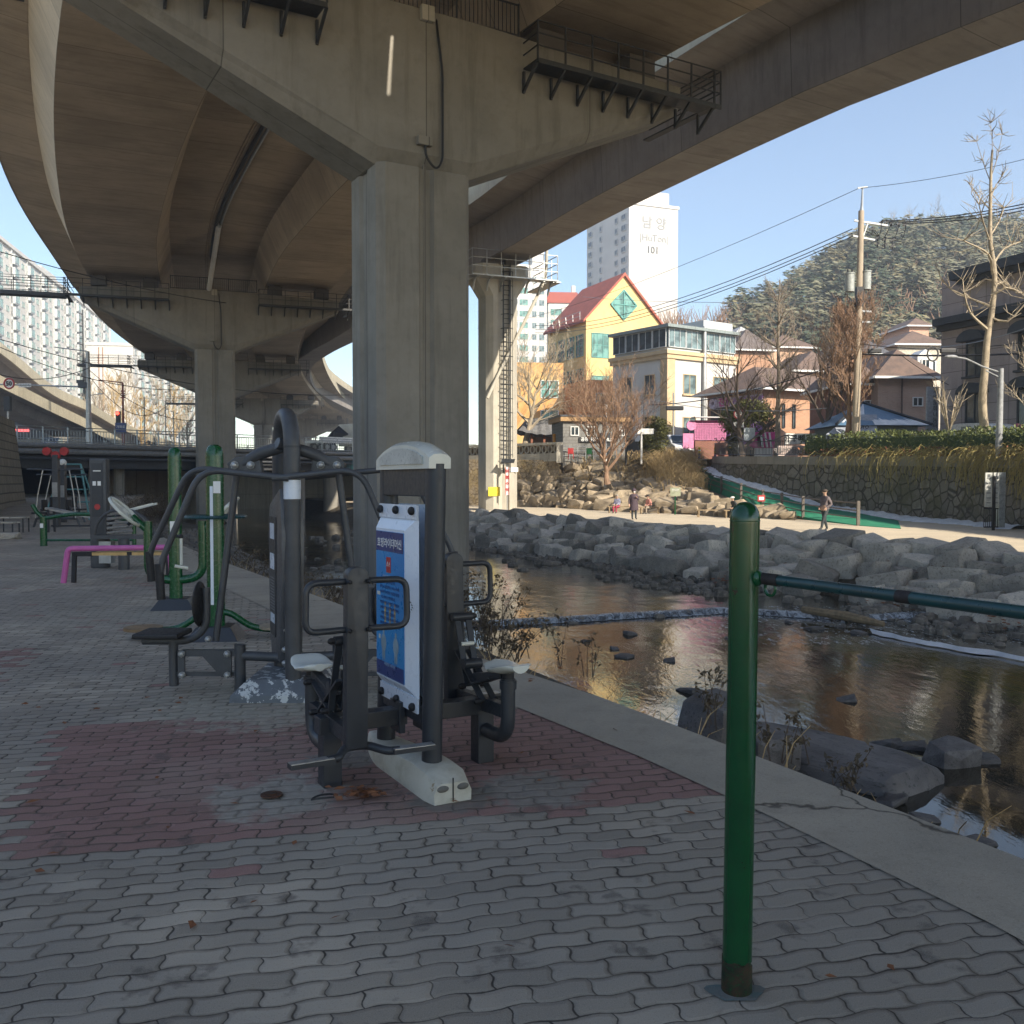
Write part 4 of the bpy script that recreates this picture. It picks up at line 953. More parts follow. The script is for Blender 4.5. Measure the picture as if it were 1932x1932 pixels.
class Bld:
    def __init__(s, name, label, cat, corner, rotz, w, d, h, mat, base=None, wall=True):
        s.w, s.d, s.h = w, d, h; z = corner.z if base is None else base
        s.t = thing(name, label, cat, (corner.x, corner.y, z), rotz)
        s.n = 0; s.rest = MB(); s.cache = {}
        if wall: mb = MB(); mb.mm((0, 0, -3), (w, d, h)); s.wall = mb.build('wall', mat, s.t)
    def T(s, face, x, z):
        if face == 'f': return Matrix.Translation((x, 0, z))
        if face == 'l': return Matrix.Translation((0, s.d-x, z)) @ Matrix.Rotation(R(-90), 4, 'Z')
        if face == 'r': return Matrix.Translation((s.w, x, z)) @ Matrix.Rotation(R(90), 4, 'Z')
    def win(s, face, x, z, w, h, cols=2, rows=1, mats=None, limit=98, **k):
        mats = mats or (M('white'), M('glass')); s.mats = mats
        if s.n < limit:
            key = (w, h, cols, rows, mats[0].name, mats[1].name, tuple(sorted(k.items())))
            if key not in s.cache:
                mb = MB(); win_geo(mb, Matrix.Identity(4), w, h, cols, rows, **k); o = mb.build('window', mats, s.t); s.cache[key] = o.data
            else: o = bpy.data.objects.new('window', s.cache[key]); C.objects.link(o); o.parent = s.t
            o.matrix_local = s.T(face, x, z); s.n += 1
        else: win_geo(s.rest, s.T(face, x, z), w, h, cols, rows, **k)
    def done(s, mats=None):
        if s.rest.v: tag(s.rest.build('windows', mats or s.mats, s.t), kind='stuff')
        return s.t
    def part(s, name, mb, mat, **k): return mb.build(name, mat, s.t, **k)
def text(body, size, T, mat, parent, ext=.02, name='lettering', bold=0, sx=1):
    cu = bpy.data.curves.new('txt', 'FONT'); cu.body = body; cu.size = size; cu.extrude = ext; cu.align_x = 'CENTER'; cu.align_y = 'CENTER'; cu.offset = bold; cu.resolution_u = 3
    o = bpy.data.objects.new('txt', cu); C.objects.link(o)
    bpy.context.view_layer.update(); dg = bpy.context.evaluated_depsgraph_get()
    me = bpy.data.meshes.new_from_object(o.evaluated_get(dg)); bpy.data.objects.remove(o, do_unlink=True); bpy.data.curves.remove(cu)
    me.materials.clear(); me.materials.append(mat)
    o = bpy.data.objects.new(name, me); C.objects.link(o)
    if parent is not None: o.parent = parent
    o.matrix_local = T @ Matrix.Rotation(R(90), 4, 'X') @ Matrix.Diagonal((sx, 1, 1, 1)); return o
WPAINT = paint('white_facade', (.62, .60, .565), .8, 0, (.54, .525, .50), .15)
GREYF = paint('pale_grey_facade', (.50, .51, .51), .8, 0, (.43, .44, .44), .15)
# --- long white apartment block on the left
c1, c2 = at(-60, 908, 175), at(213, 908, 305)
L = (c2-c1).xy.length; rz = math.atan2(c2.y-c1.y, c2.x-c1.x)
A = Bld('apartment_block', 'long white apartment block with stacked green glazed balconies, left of the highway', 'apartment building', Vector((c1.x, c1.y, 5)), rz, L, 12, 45.5, WPAINT)
ra = random.Random(8)
frm = paint('window_frame_pale', (.55, .57, .57), .5); GG = (frm, M('glassgreen')); GW = (frm, M('glass'))
for f in range(16):
    x = 1.5; k = 0
    while x < L-6:
        z = 1.6+f*2.76; q = k % 3
        lim = 98 if (x < 60) else 0
        if q == 0: A.win('f', x, z, 2.2, 1.25, 2, 1, GW, limit=lim); x += 3.6
        elif q == 1: A.win('f', x, z-.4, 3.0, 1.75, 3, 1, GG if ra.random() < .7 else GW, limit=lim, box=.9); x += 4.6
        else: A.win('f', x, z, 1.0, 1.1, 1, 1, GW, limit=lim); x += 3.2
        k += 1
A.done(GG)
mb = MB()
for k in range(12): mb.mm((3.4+k*11.4+1.7, -.35, 0), (3.4+k*11.4+2.0, 0, 45.5)); 
A.part('pilaster', mb, GREYF)
mb = MB(); mb.mm((-.3, -.5, 45.5), (L+.3, 12.3, 46.3)); mb.mm((10, 2, 46.3), (24, 9, 49)); mb.mm((60, 2, 46.3), (74, 9, 49)); A.part('roof_parapet', mb, WPAINT)
# --- second apartment block
cr = at(254, 908, 262); th = R(9.8)
B2 = Bld('apartment_block', 'white apartment block with a blank sunlit end wall, behind the long one', 'apartment building', Vector((cr.x-12*math.cos(th), cr.y-12*math.sin(th), 5)), th, 12, 118, 33.5, WPAINT)
for f in range(12):
    x = 2; k = 0
    while x < 114:
        z = 1.6+f*2.72
        if k % 2 == 0: B2.win('r', x, z, 2.6, 1.3, 2, 1, GW, limit=98 if x < 40 else 0); x += 4.2
        else: B2.win('r', x, z-.4, 3.8, 1.8, 3, 1, GG, limit=98 if x < 40 else 0, box=.8); x += 5.6
        k += 1
B2.done(GG)
mb = MB(); mb.mm((-.2, -.2, 33.5), (12.4, 118.2, 34.3)); B2.part('roof_parapet', mb, WPAINT)
mb = MB(); mb.cyl((3.2, -.12, 0), (3.2, -.12, 33), .12, 6); mb.cyl((4.2, -.12, 0), (4.2, -.12, 33), .12, 6); B2.part('downpipe', mb, paint('rusty_pipe', (.45, .25, .16), .7))
# --- tower with number 101
c0 = at(1185, 908, 255); th = R(22)
T1 = Bld('apartment_tower', 'very tall white apartment tower numbered 101, cut by the ramp bridge', 'apartment tower', Vector((c0.x, c0.y, 4)), th, 15, 25, 71, WPAINT)
for f in range(24):
    for x, w_ in ((1.5, 2.0), (8.5, 1.0), (17.5, 1.4), (21.2, 2.4)):
        T1.win('l', x, 2+f*2.85, w_, 1.3, 2 if w_ > 1.2 else 1, 1, (GREYF, M('glassdark')), limit=96, box=.25)
T1.done()
mb = MB(); mb.mm((-.25, -.25, 71), (15.3, 25.2, 71.8)); mb.mm((4.5, 3, 71.8), (14, 15, 76)); T1.part('roof_parapet', mb, WPAINT)
gt_ = paint('sign_grey', (.10, .11, .12), .6); gt2 = paint('sign_pale_grey', (.30, .31, .32), .6)
def onf(b, x, z, y=-.05): return Matrix.Translation((x, y, z))
text('남 양', 3.6, onf(T1, 7.6, 66.5), gt2, T1.t, .05, bold=.05); text('|HuTon|', 2.6, onf(T1, 7.6, 62.6), gt2, T1.t, .05, bold=.03); text('101', 2.6, onf(T1, 7.2, 59.4), gt_, T1.t, .05, bold=.04)
# --- middle apartment blocks
c0 = at(962, 908, 235); TC = Bld('apartment_block', 'slim white apartment block seen between the sunlit ramp pier and the yellow building', 'apartment building', Vector((c0.x, c0.y, 4)), R(14), 9.4, 14, 50, WPAINT)
for f in range(17):
    for x, w_, c_ in ((.5, 1.5, 2), (2.4, 2.2, 3), (5.6, 1.2, 2), (7.4, 1.4, 2)): TC.win('f', x, 1.6+f*2.8, w_, 1.5, c_, 1, GG if c_ == 3 else GW)
TC.done(); mb = MB(); mb.mm((6.0, 1, 50), (9.0, 5, 56)); mb.mm((-.2, -.2, 50), (9.6, 14.2, 50.7)); TC.part('roof_parapet', mb, WPAINT)
c0 = at(1034, 908, 250); TD = Bld('apartment_block', 'white apartment block with a red roof edge just left of the yellow gable', 'apartment building', Vector((c0.x, c0.y, 4)), R(4), 7.8, 14, 44, WPAINT)
for f in range(15):
    for x in (.6, 4.3): TD.win('f', x, 1.6+f*2.8, 3.0, 1.7, 3, 1, GG)
TD.done(); mb = MB(); mb.mm((-.3, -.3, 44), (8.1, 14.2, 44.9)); mb.prism([(-.4, 44.9), (8.2, 44.9), (7.6, 46.8), (.2, 46.8)], -.2, 10); TD.part('roof', mb, paint('red_roof', (.42, .1, .07), .7)); mb = MB(); mb.mm((6.4, 2, 46.8), (7.4, 3.2, 49)); TD.part('chimney', mb, WPAINT)
# --- yellow gabled building
c0 = at(1105, 908, 112); th = R(23)
Y_ = Bld('yellow_building', 'yellow building with a red gabled roof and a diamond window in the gable', 'building', Vector((c0.x, c0.y, 3.9)), th, 10.0, 10.5, 16.7, paint('yellow_facade', (.70, .50, .20), .8, 0, (.62, .44, .18), .3), wall=False)
ym = paint('yellow_facade2', (.72, .53, .23), .8, 0, (.64, .46, .2), .3)
mb = MB(); mb.prism([(0, -3), (10, -3), (10, 16.7), (5, 22.0), (0, 16.7)], 0, 10.5); Y_.part('wall', mb, ym)
redr = paint('red_tile_roof', (.40, .11, .075), .7, 0, (.3, .09, .06), 1.5)
mb = MB(); mb.prism([(-.5, 16.5), (5, 22.4), (10.5, 16.5), (10.5, 16.2), (5, 22.02), (-.5, 16.2)], -.35, 10.8); Y_.part('roof', mb, redr)
def dia(mb, T, r):
    for i in range(4):
        a, b_ = [Vector((r*math.cos(R(90*j)), 0, r*math.sin(R(90*j)))) for j in (i, i+1)]; mb.bar(T @ a, T @ b_, .16, .16, (0, 1, 0), 0)
    mb.bar(T @ Vector((-r, 0, 0)), T @ Vector((r, 0, 0)), .1, .1, (0, 1, 0), 0); mb.bar(T @ Vector((0, 0, -r)), T @ Vector((0, 0, r)), .1, .1, (0, 1, 0), 0)
    mb.add([T @ Vector((0, .03, -r)), T @ Vector((r, .03, 0)), T @ Vector((0, .03, r)), T @ Vector((-r, .03, 0))], [(0, 1, 2, 3)], 1)
teal = paint('teal_frame', (.10, .33, .30), .5)
mb = MB(); dia(mb, Matrix.Translation((5, -.1, 18.6)), 1.75); mb.build('diamond_window', (teal, M('glassgreen')), Y_.t)
for z in (12.2, 7.2): 
    Y_.win('f', .7, z, 2.3, 2.9, 3, 2, (teal, M('glassgreen'))); Y_.win('f', 7.2, z, 2.3, 2.9, 3, 2, (teal, M('glassgreen')))
for z in (12.4, 8.4):
    for x in (.6, 3.1, 5.6, 8.0): Y_.win('l', x, z, 1.9, 2.6, 2, 2, (teal, M('glassdark')))
Y_.done()
mb = MB()
for k in range(6): mb.bar((-.3, 1+k*1.8, 16.5), (-.3, 1+k*1.9, 17.6), .05, .05)
for h in (17.1, 17.6): mb.bar((-.3, 1, h), (-.3, 10, h), .05, .05)
Y_.part('roof_railing', mb, M('galv'))
c0 = at(968, 908, 103); OB = Bld('orange_building', 'low orange and yellow building between the sunlit pier and the bare maple', 'building', Vector((c0.x, c0.y, 3.8)), R(8), 5.5, 8, 10.6, paint('orange_facade', (.62, .32, .11), .8, 0, (.68, .46, .2), .3))
for z in (6.8, 3.6): OB.win('f', 3.0, z, 2.0, 1.9, 2, 2, (M('white'), M('glassgreen')))
OB.done()
c0 = at(1110, 908, 98); OC = Bld('orange_building', 'orange building with wide green windows behind the crown of the bare maple', 'building', Vector((c0.x, c0.y, 3.8)), R(20), 7.0, 8, 8.2, paint('orange_facade2', (.62, .24, .10), .8, 0, (.5, .2, .09), .4))
for z in (5.2, 1.9): OC.win('f', .8, z, 4.6, 1.7, 4, 1, (M('white'), M('glassgreen')))
OC.done()
# --- white building with conservatory
c0 = at(1258, 908, 88); th = R(35)
W_ = Bld('white_building', 'white three-storey building with tan corner trim and a glazed rooftop conservatory', 'building', Vector((c0.x, c0.y, 3.6)), th, 9.2, 7.6, 9.9, WPAINT)
tan = paint('tan_trim', (.58, .44, .26), .7, 0, (.5, .37, .22), 1)
mb = MB(); mb.mm((-.12, -.12, -.5), (.9, .0, 9.7)); mb.mm((-.12, 0, -.5), (0, .8, 9.7)); W_.part('corner_trim', mb, tan)
mb = MB(); mb.mm((-.35, -.35, 9.7), (9.5, 7.9, 10.05)); mb.mm((-.22, -.22, 9.3), (9.4, 7.8, 9.7)); W_.part('cornice', mb, tan)
mb = MB(); mb.mm((.1, .1, 10.05), (9.0, 7.4, 10.35)); W_.part('rooftop_wall', mb, GREYF)
fg = (frm, M('glass'))
for k in range(4): W_.win('f', .1+k*2.25, 10.35, 2.2, 1.75, 3, 1, fg, limit=99)
for k in range(4): W_.win('l', .1+k*1.85, 10.35, 1.8, 1.75, 2, 1, (frm, M('glassdark')), limit=99)
mb = MB(); mb.mm((.12, .02, 10.3), (9.0, 7.4, 12.1)); mb.build('conservatory', M('glass'), W_.t)
mb = MB(); mb.mm((-.4, -.5, 12.12), (9.3, 7.9, 12.4)); W_.part('conservatory_roof', mb, paint('grey_metal_roof', (.25, .29, .28), .5))
mb = MB(); mb.mm((5.0, .3, 12.4), (9.0, 4, 13.3)); W_.part('roof_cabin', mb, GREYF)
for z, xs_ in ((6.1, ((2.0, 1.7), (6.0, 2.9))), (2.1, ((2.0, 1.7), ))):
    for x, w_ in xs_: W_.win('f', x, z, w_, 1.9, 2 if w_ < 2 else 3, 1, (tan, M('glass')), sill=.1)
for z in (6.1, 2.2):
    for x in (1.4, 4.6): W_.win('l', x, z, 1.4, 1.9, 2, 1, (tan, M('glassdark')), sill=.1)
W_.done()
mb = MB(); mb.cyl((4.6, -.22, 1.2), (4.6, -.22, 12.6), .2, 8); W_.part('flue_pipe', mb, M('galv'))
mb = MB(); mb.mm((.5, -.55, .3), (1.4, -.05, 1.6)); mb.mm((6.6, -.5, 4.6), (7.6, -.05, 5.4)); W_.part('air_conditioner', mb, M('white'), bevel=.04)
mb = MB(); mb.mm((-.06, 1.5, -1), (.3, 6.8, 2.0)); W_.part('ground_floor', mb, M('black'))
for sgn_, (x, z, w_) in enumerate(((1.1, 1.2, 1.5),)): 
    mb = MB(); mb.mm((-.14, 3.2, 1.8), (-.06, 4.2, 5.2)); p_ = W_.part('shop_banner', mb, M('white'))
# --- brick restaurant with purple sign
def roofhip(b, ov, z0, z1, inset, mat, name='roof', thick=.16):
    w, d = b.w, b.d; mb = MB(); a = [Vector((-ov, -ov, z0)), Vector((w+ov, -ov, z0)), Vector((w+ov, d+ov, z0)), Vector((-ov, d+ov, z0))]
    if w >= d: r = [Vector((inset, d/2, z1)), Vector((w-inset, d/2, z1))]; fs = [(0, 1, 5, 4), (1, 2, 5), (2, 3, 4, 5), (3, 0, 4)]
    else: r = [Vector((w/2, inset, z1)), Vector((w/2, d-inset, z1))]; fs = [(0, 1, 4), (1, 2, 5, 4), (2, 3, 5), (3, 0, 4, 5)]
    mb.add(a+r, fs+[(3, 2, 1, 0)]); o = b.part(name, mb, mat)
    mb = MB()
    for i in range(4): p, q = a[i], a[(i+1) % 4]; mb.bar(p-Vector((0, 0, thick*.5)), q-Vector((0, 0, thick*.5)), .14, thick)
    return b.part('eaves', mb, M('white'))
orb = bricky('orange_brick', (.50, .26, .15), (.42, .21, .12), (.40, .33, .26), .24, .085, .01)
brr = paint('brown_tile_roof', (.17, .115, .09), .8, 0, (.12, .085, .07), 2, .4)
c0 = at(1440, 908, 78); th = R(30)
RS = Bld('brick_restaurant', 'orange brick restaurant with a brown tiled roof, purple sign and purple balcony', 'restaurant', Vector((c0.x, c0.y, 3.4)), th, 10.5, 6.8, 5.7, orb)
roofhip(RS, .9, 5.75, 8.0, 2.2, brr)
mb = MB(); mb.mm((-.06, .3, 0), (0, 6.3, 5.3)); RS.part('porch_shade_panel', mb, paint('porch_shade_dark', (.10, .085, .08), .8))  # flat dark panel paints the shade of the porch
RS.win('l', 1.0, 2.9, 2.2, 1.3, 2, 1, (M('black'), M('glassdark'))); RS.win('f', 2.0, 2.6, .35, 2.0, 1, 1, (M('black'), M('glassdark'))); RS.win('f', 3.2, 2.6, .35, 2.0, 1, 1, (M('black'), M('glassdark')))
TL = RS.T('l', 3.6, 4.9); mb = MB()
for a_, b2, mm_ in (((-2.2, -.30, -.38), (3.3, -.22, .42), 0), ((.2, -.30, -.95), (2.8, -.22, -.42), 0)):
    c_ = (Vector(a_)+Vector(b2))/2; s_ = Vector(b2)-Vector(a_); mb.add([TL @ (c_+Vector((x*s_.x/2, y*s_.y/2, z*s_.z/2))) for x in (-1, 1) for y in (-1, 1) for z in (-1, 1)], [(0,1,3,2),(4,6,7,5),(0,4,5,1),(2,3,7,6),(0,2,6,4),(1,5,7,3)])
sg = mb.build('sign_board', paint('lilac_sign', (.62, .5, .62), .6), RS.t)
text('진심', .78, TL @ Matrix.Translation((-1.1, -.33, 0)), paint('magenta_letters', (.6, .06, .3), .5), RS.t, .02, bold=.02)
text('돼지수육마을감자탕', .52, TL @ Matrix.Translation((1.3, -.33, .02)), M('purple'), RS.t, .02, bold=.01)
text('02-376-0888', .42, TL @ Matrix.Translation((1.5, -.33, -.68)), M('purple'), RS.t, .02)
mb = MB(); n_ = 9
for i in range(n_): a = 2*math.pi*i/n_; mb.ell(TL @ Vector((-2.5+.33*math.cos(a), -.3, .33*math.sin(a))), (.2, .2, .2), 8, 6)
mb.build('flower_emblem', paint('lilac_emblem', (.66, .56, .68), .5), RS.t, smooth=True)
TB = RS.T('l', 4.6, 2.1); mb = MB()
for k in range(24): mb.bar(TB @ Vector((-1.5+k*.19, -.9, 0)), TB @ Vector((-1.5+k*.19, -.9, 1.0)), .07, .07)
mb.bar(TB @ Vector((-1.6, -.9, 1.0)), TB @ Vector((3.0, -.9, 1.0)), .1, .1); mb.bar(TB @ Vector((-1.6, -.9, .02)), TB @ Vector((3.0, -.9, .02)), .1, .12)
mb.build('balcony_railing', M('purple'), RS.t); mb = MB(); mb.bar(TB @ Vector((.4, -.7, -.6)), TB @ Vector((3.0, -.7, -.6)), .3, 1.1); mb.bar(TB @ Vector((-1.6, -.45, -.06)), TB @ Vector((3.0, -.45, -.06)), .9, .1); mb.build('balcony', M('purple'), RS.t)
TA = RS.T('l', 1.2, 0); mb = MB(); mb.tube([TA @ Vector((.0+1.15*math.cos(a), -1.0, .9+1.15*math.sin(a))) for a in [math.pi*i/12 for i in range(13)]], .05, 5); mb.tube([TA @ Vector((.0+1.0*math.cos(a), -1.0, .9+1.0*math.sin(a))) for a in [math.pi*i/12 for i in range(13)]], .04, 5)
mb.build('entrance_arch', M('white'), RS.t)
RS.done()
pg = paint('pink_lattice', (.66, .24, .44), .6); PL = thing('pink_shop_front', 'pink lattice screen and pink panels on a low red brick wall', 'shop front', at(1342, 868, 72), R(10)); PL.location.z = street_z(72)
mb = MB(); mb.mm((-1.3, 0, 0), (1.4, .3, 1.35)); mb.build('brick_base', bricky('red_brick', (.28, .1, .07), (.2, .075, .055), (.3, .25, .2)), PL)
mb = MB(); mb.mm((-1.3, .1, 1.4), (1.2, .14, 2.9))
for k in range(13): mb.bar((-1.3+k*.2, .03, 1.4), (-1.3+k*.2, .03, 2.9), .05, .04); 
for k in range(8): mb.bar((-1.3, .03, 1.45+k*.2), (1.2, .03, 1.45+k*.2), .04, .05)
mb.build('lattice_screen', pg, PL)
mb = MB(); mb.cyl((-1.6, -.05, 2.5), (-1.6, .08, 2.5), .38, 16); mb.build('round_sign', pg, PL); mb = MB(); mb.mm((-2.2, .1, .1), (-1.35, .2, 1.9)); mb.build('side_panel', pg, PL)
mb = MB(); mb.bar((1.5, -.1, 0), (1.5, -.1, 3.1), .1, .1); mb.bar((-1.5, -.1, 3.1), (1.9, -.1, 3.1), .9, .06); mb.build('awning_frame', M('white'), PL)
# --- houses up the hillside
def house(label, u1, u2, Y, veave, vridge, th, d, wmat, rmat, wins, z=None, name='house', ov=.5):
    th = R(th); c = at(u1, 908, Y); dx = (u2-966)/FPX
    w = (dx*c.y-c.x)/(math.cos(th)-dx*math.sin(th)); z = street_z(Y) if z is None else z
    b = Bld(name, label, 'house', Vector((c.x, c.y, z)), th, w, d, zat(veave, Y)-z, wmat)
    roofhip(b, ov, zat(veave, Y)-z+.05, zat(vridge, Y+d/2)-z, min(w, d)*.35, rmat)
    for f, x, zz, ww, hh in wins: b.win(f, x*(w if f == 'f' else d), zz, ww, hh, 2, 1, (M('white'), M('glassdark')))
    b.done(); return b
pinkb = bricky('pale_pink_brick', (.55, .36, .27), (.48, .31, .23), (.5, .42, .35), .24, .085, .01)
h = house('pale pink brick house with a brown tiled roof and white gable dormer', 1655, 1758, 66, 712, 668, 4, 8, pinkb, brr, [('f', .62, 3.6, .75, .65)])
b = h; mb = MB(); mb.prism([(0, 0), (1.1, 0), (1.1, 1.25), (.55, 1.7), (0, 1.25)], 0, 1.6); o = b.part('dormer', mb, M('white')); o.location = (b.w*.78, .55, b.h+.35)
mb = MB(); win_geo(mb, Matrix.Identity(4), .62, .75, 2, 1); o = mb.build('window', (M('white'), M('glassdark')), b.t); o.location = (b.w*.78+.24, .55, b.h+.6)
mb = MB(); mb.cyl((b.w*.42, -.1, 0), (b.w*.42, -.1, b.h), .06, 6); b.part('drainpipe', mb, brr)
house('red-brown brick wall house with glass-block strip left of the pale pink one', 1598, 1652, 67, 725, 690, 4, 7, bricky('dark_brick', (.3, .13, .09), (.25, .11, .08), (.3, .25, .2)), brr, [('f', .55, 2.5, .9, 1.6)])
house('orange brick villa with dark grey roof behind the bare street trees', 1590, 1668, 92, 668, 640, 6, 9, orb, paint('dark_slate_roof', (.10, .10, .11), .7), [('f', .2, 5, 1.6, 1.4), ('f', .6, 5, 1.6, 1.4)])
house('cream house with wide windows high up behind the pink brick one', 1690, 1775, 95, 650, 632, 4, 9, paint('cream_wall', (.58, .52, .42), .8), brr, [('f', .05, 8.2, 2.4, 1.6), ('f', .5, 8.2, 1.6, 1.6)])
house('small salmon house with flat chimney high on the slope', 1712, 1748, 120, 615, 606, 4, 7, paint('salmon_wall', (.6, .36, .25), .8), brr, [('f', .3, 10, 1.2, 1.2)])
house('orange brick house with dark roof beside the white building', 1384, 1452, 105, 660, 628, 12, 9, orb, paint('brown_slate', (.16, .13, .12), .7), [('f', .2, 8, 1.4, 1.2), ('f', .6, 8, 1.4, 1.2)])
house('pale orange house in the middle of the hillside with a low brown roof', 1448, 1530, 110, 655, 636, 8, 8, paint('pale_orange_wall', (.62, .40, .27), .8), brr, [('f', .2, 8, 1.4, 1.2), ('f', .6, 8, 1.4, 1.2)])
house('long tan house with brown roof behind the V-shaped tree', 1500, 1592, 84, 700, 668, 10, 8, paint('tan_house_wall', (.52, .34, .22), .8), brr, [('f', .15, 5, 1.4, 1.2), ('f', .5, 5, 1.4, 1.2)])
house('grey-white flat house just right of the white building', 1388, 1410, 118, 632, 624, 10, 8, GREYF, GREYF, [('f', .2, 9, 1.0, 1.0)])
# --- blue-roofed pavilion
bl = paint('blue_roof_sheet', (.10, .19, .30), .5, 0, (.08, .15, .24), 1); c0 = at(1585, 908, 57)
PV = Bld('blue_roof_hut', 'low hut with a blue hipped roof streaked with snow behind the hedge', 'hut', Vector((c0.x, c0.y, 3.0)), R(3), 4.7, 4.2, 1.9, paint('hut_wall', (.12, .15, .15), .7))
w, d = 4.7, 4.2; mb = MB(); mb.add([(-.5, -.6, 1.9), (w+.6, -.6, 1.9), (w+.6, d+.6, 1.9), (-.5, d+.6, 1.9), (w*.46, d/2, 3.45)], [(0, 1, 4), (1, 2, 4), (2, 3, 4), (3, 0, 4), (3, 2, 1, 0)]); rfo = PV.part('roof', mb, bl)
mb = MB(); mb.tube([(w*.46, d/2, 3.5), (w+.6, -.6, 1.97)], .09, 6); mb.tube([(w*.46, d/2, 3.5), (-.5, -.6, 1.97)], .09, 6); mb.build('ridge', M('steel'), rfo)
mb = MB(); ap = Vector((w*.46, d/2, 3.45)); e0, e1 = Vector((-.5, -.6, 1.9)), Vector((w+.6, -.6, 1.9))
for k in range(26):
    s = .40+.57*k/26; q = e0+(e1-e0)*s; h_ = .12+.22*abs(noise.noise(Vector((k*.7, 0, 0))))+.1
    q2 = q+(ap-q)*h_; q3 = e0+(e1-e0)*(s+.022); q4 = q3+(ap-q3)*h_*.8
    up_ = Vector((0, -.01, .03)); mb.add([q+up_, q3+up_, q4+up_, q2+up_], [(0, 1, 2, 3)])
for k in range(8):
    s = .03+.035*k; q = e0+(e1-e0)*s; a_ = q+(ap-q)*(.1+.05*k); c_ = q+(ap-q)*(.55+.05*k); up_ = Vector((0, -.01, .03)); mb.add([a_+up_, a_+up_+Vector((.12, 0, 0)), c_+up_+Vector((.1, 0, 0)), c_+up_], [(0, 1, 2, 3)])
tag(mb.build('roof_snow', M('snow'), rfo), kind='stuff')
PV.win('f', .8, .5, 1.4, 1.1, 2, 1, (M('black'), M('glassdark'))); PV.win('f', 2.8, .5, 1.4, 1.1, 2, 1, (M('black'), M('glassdark'))); PV.done()
AW = thing('grey_awning', 'pale grey sloping awning marked B, left of the blue roof', 'awning', at(1590, 820, 56)); AW.location.z = 3.0
p = [at(1560, 822, 56), at(1668, 822, 56), at(1668, 772, 58.5), at(1620, 772, 58.5)]
mb = MB(); mb.add([at(1558, 820, 56), at(1655, 820, 56), at(1655, 782, 57.5), at(1606, 782, 57.5)], [(0, 1, 2, 3)]); mb.add([at(1558, 828, 56), at(1655, 828, 56), at(1655, 820, 56), at(1558, 820, 56)], [(0, 1, 2, 3)]); mb.build('awning_sheet', paint('grey_awning_cloth', (.33, .36, .42), .8), AW, world=True, keep=True)
pp = at(1606, 804, 55.8); text('B', .75, Matrix.Translation(pp-AW.location), M('black'), AW, .02, bold=.02); text('INGTO', .28, Matrix.Translation(at(1625, 806, 55.8)-AW.location), M('black'), AW, .01)
mb = MB(); mb.bar(at(1562, 822, 56), at(1562, 870, 56), .08, .08); mb.bar(at(1650, 822, 56), at(1650, 870, 56), .08, .08); mb.build('awning_post', M('steel'), AW, world=True)
# --- banners
def banner(name, label, u1, u2, v1, v2, Y, mat, txts, slope=0):
    c = at((u1+u2)/2, v2, Y); t = thing(name, label, 'banner', c); w = (u2-u1)/FPX*Y; h = (v2-v1)/FPX*Y
    mb = MB(); mb.box((0, 0, h/2), (w, .05, h)); mb.build('cloth', mat, t)
    mb = MB(); mb.cyl((-w/2, .06, -1.6), (-w/2, .06, h), .04, 6); mb.cyl((w/2, .06, -1.6), (w/2, .06, h), .04, 6); mb.build('post', M('galv'), t)
    for s, x, z, sz, m, sx in txts: text(s, sz, Matrix.Translation((x*w, -.04, z*h)), m, t, .01, sx=sx, bold=.01)
    t.rotation_euler = (0, slope, 0); return t
banner('banner', 'white banner lettered 하구뼤과곤사 above the mirrored parking banner', 1482, 1556, 832-8, 842+2, 61, M('white'), [('하구뼤과곤사', 0, .5, .52, M('black'), 1)], 0).location.z = zat(838, 61)
banner('banner', 'pale pink banner seen from behind with mirrored parking letters', 1468, 1556, 842, 861, 60.5, paint('pale_pink_cloth', (.62, .50, .46), .8), [('시간주차 이용안내 P', 0, .5, .42, paint('grey_letters', (.3, .27, .26), .6), -1)], 0).location.z = zat(860, 60.5)
t = banner('vertical_banner', 'tall pale grey vertical banner with dark Korean letters on the brick house corner', 1748, 1770, 730, 815, 62, paint('grey_cloth', (.55, .56, .58), .8), [], 0)
for k, ch in enumerate('지역문화나눔터'): text(ch, .36, Matrix.Translation((.15, -.04, 2.6-k*.37)), gt_, t, .01)
# --- grey building on the right
c1_, c2_ = at(1772, 908, 57), at(2864, 908, 33); L = (c2_-c1_).xy.length; rz = math.atan2(c2_.y-c1_.y, c2_.x-c1_.x)
grm = concrete('grey_stone_cladding', (.40, .355, .345), (.34, .30, .295), (.22, .195, .19), panel=(1.6, 1.0), line=.3, rot=(R(90), 0, 0))
GB = Bld('grey_building', 'grey stone building with dark arched window hoods and dark cornices, at the right edge', 'building', Vector((c1_.x, c1_.y, 3.0)), rz, L, 12, 10.6, grm)
dk = paint('dark_bronze_trim', (.035, .045, .055), .6)
mb = MB(); mb.mm((1.2, -.75, 10.2), (L+.4, 12, 10.7)); mb.mm((1.5, -.45, 9.9), (L+.3, 12, 10.2)); GB.part('roof_edge', mb, dk)
mb = MB(); mb.mm((-.02, -.7, 7.75), (L+.4, 0, 8.15)); mb.mm((-.01, -.4, 7.45), (L+.3, 0, 7.75)); GB.part('cornice', mb, dk)
for z in (4.6, 1.6):
    for k in range(6):
        x = 1.9+k*3.5; GB.win('f', x, z, 1.3, 2.0, 2, 1, (dk, M('glassdark')), sill=.22)
        mb = MB(); mb.prism([(x-.3+.95*(1-math.cos(math.pi*i/8)), z+2.0+.62*math.sin(math.pi*i/8)) for i in range(9)], -.55, -.02); GB.part('window_hood', mb, dk)
GB.done()
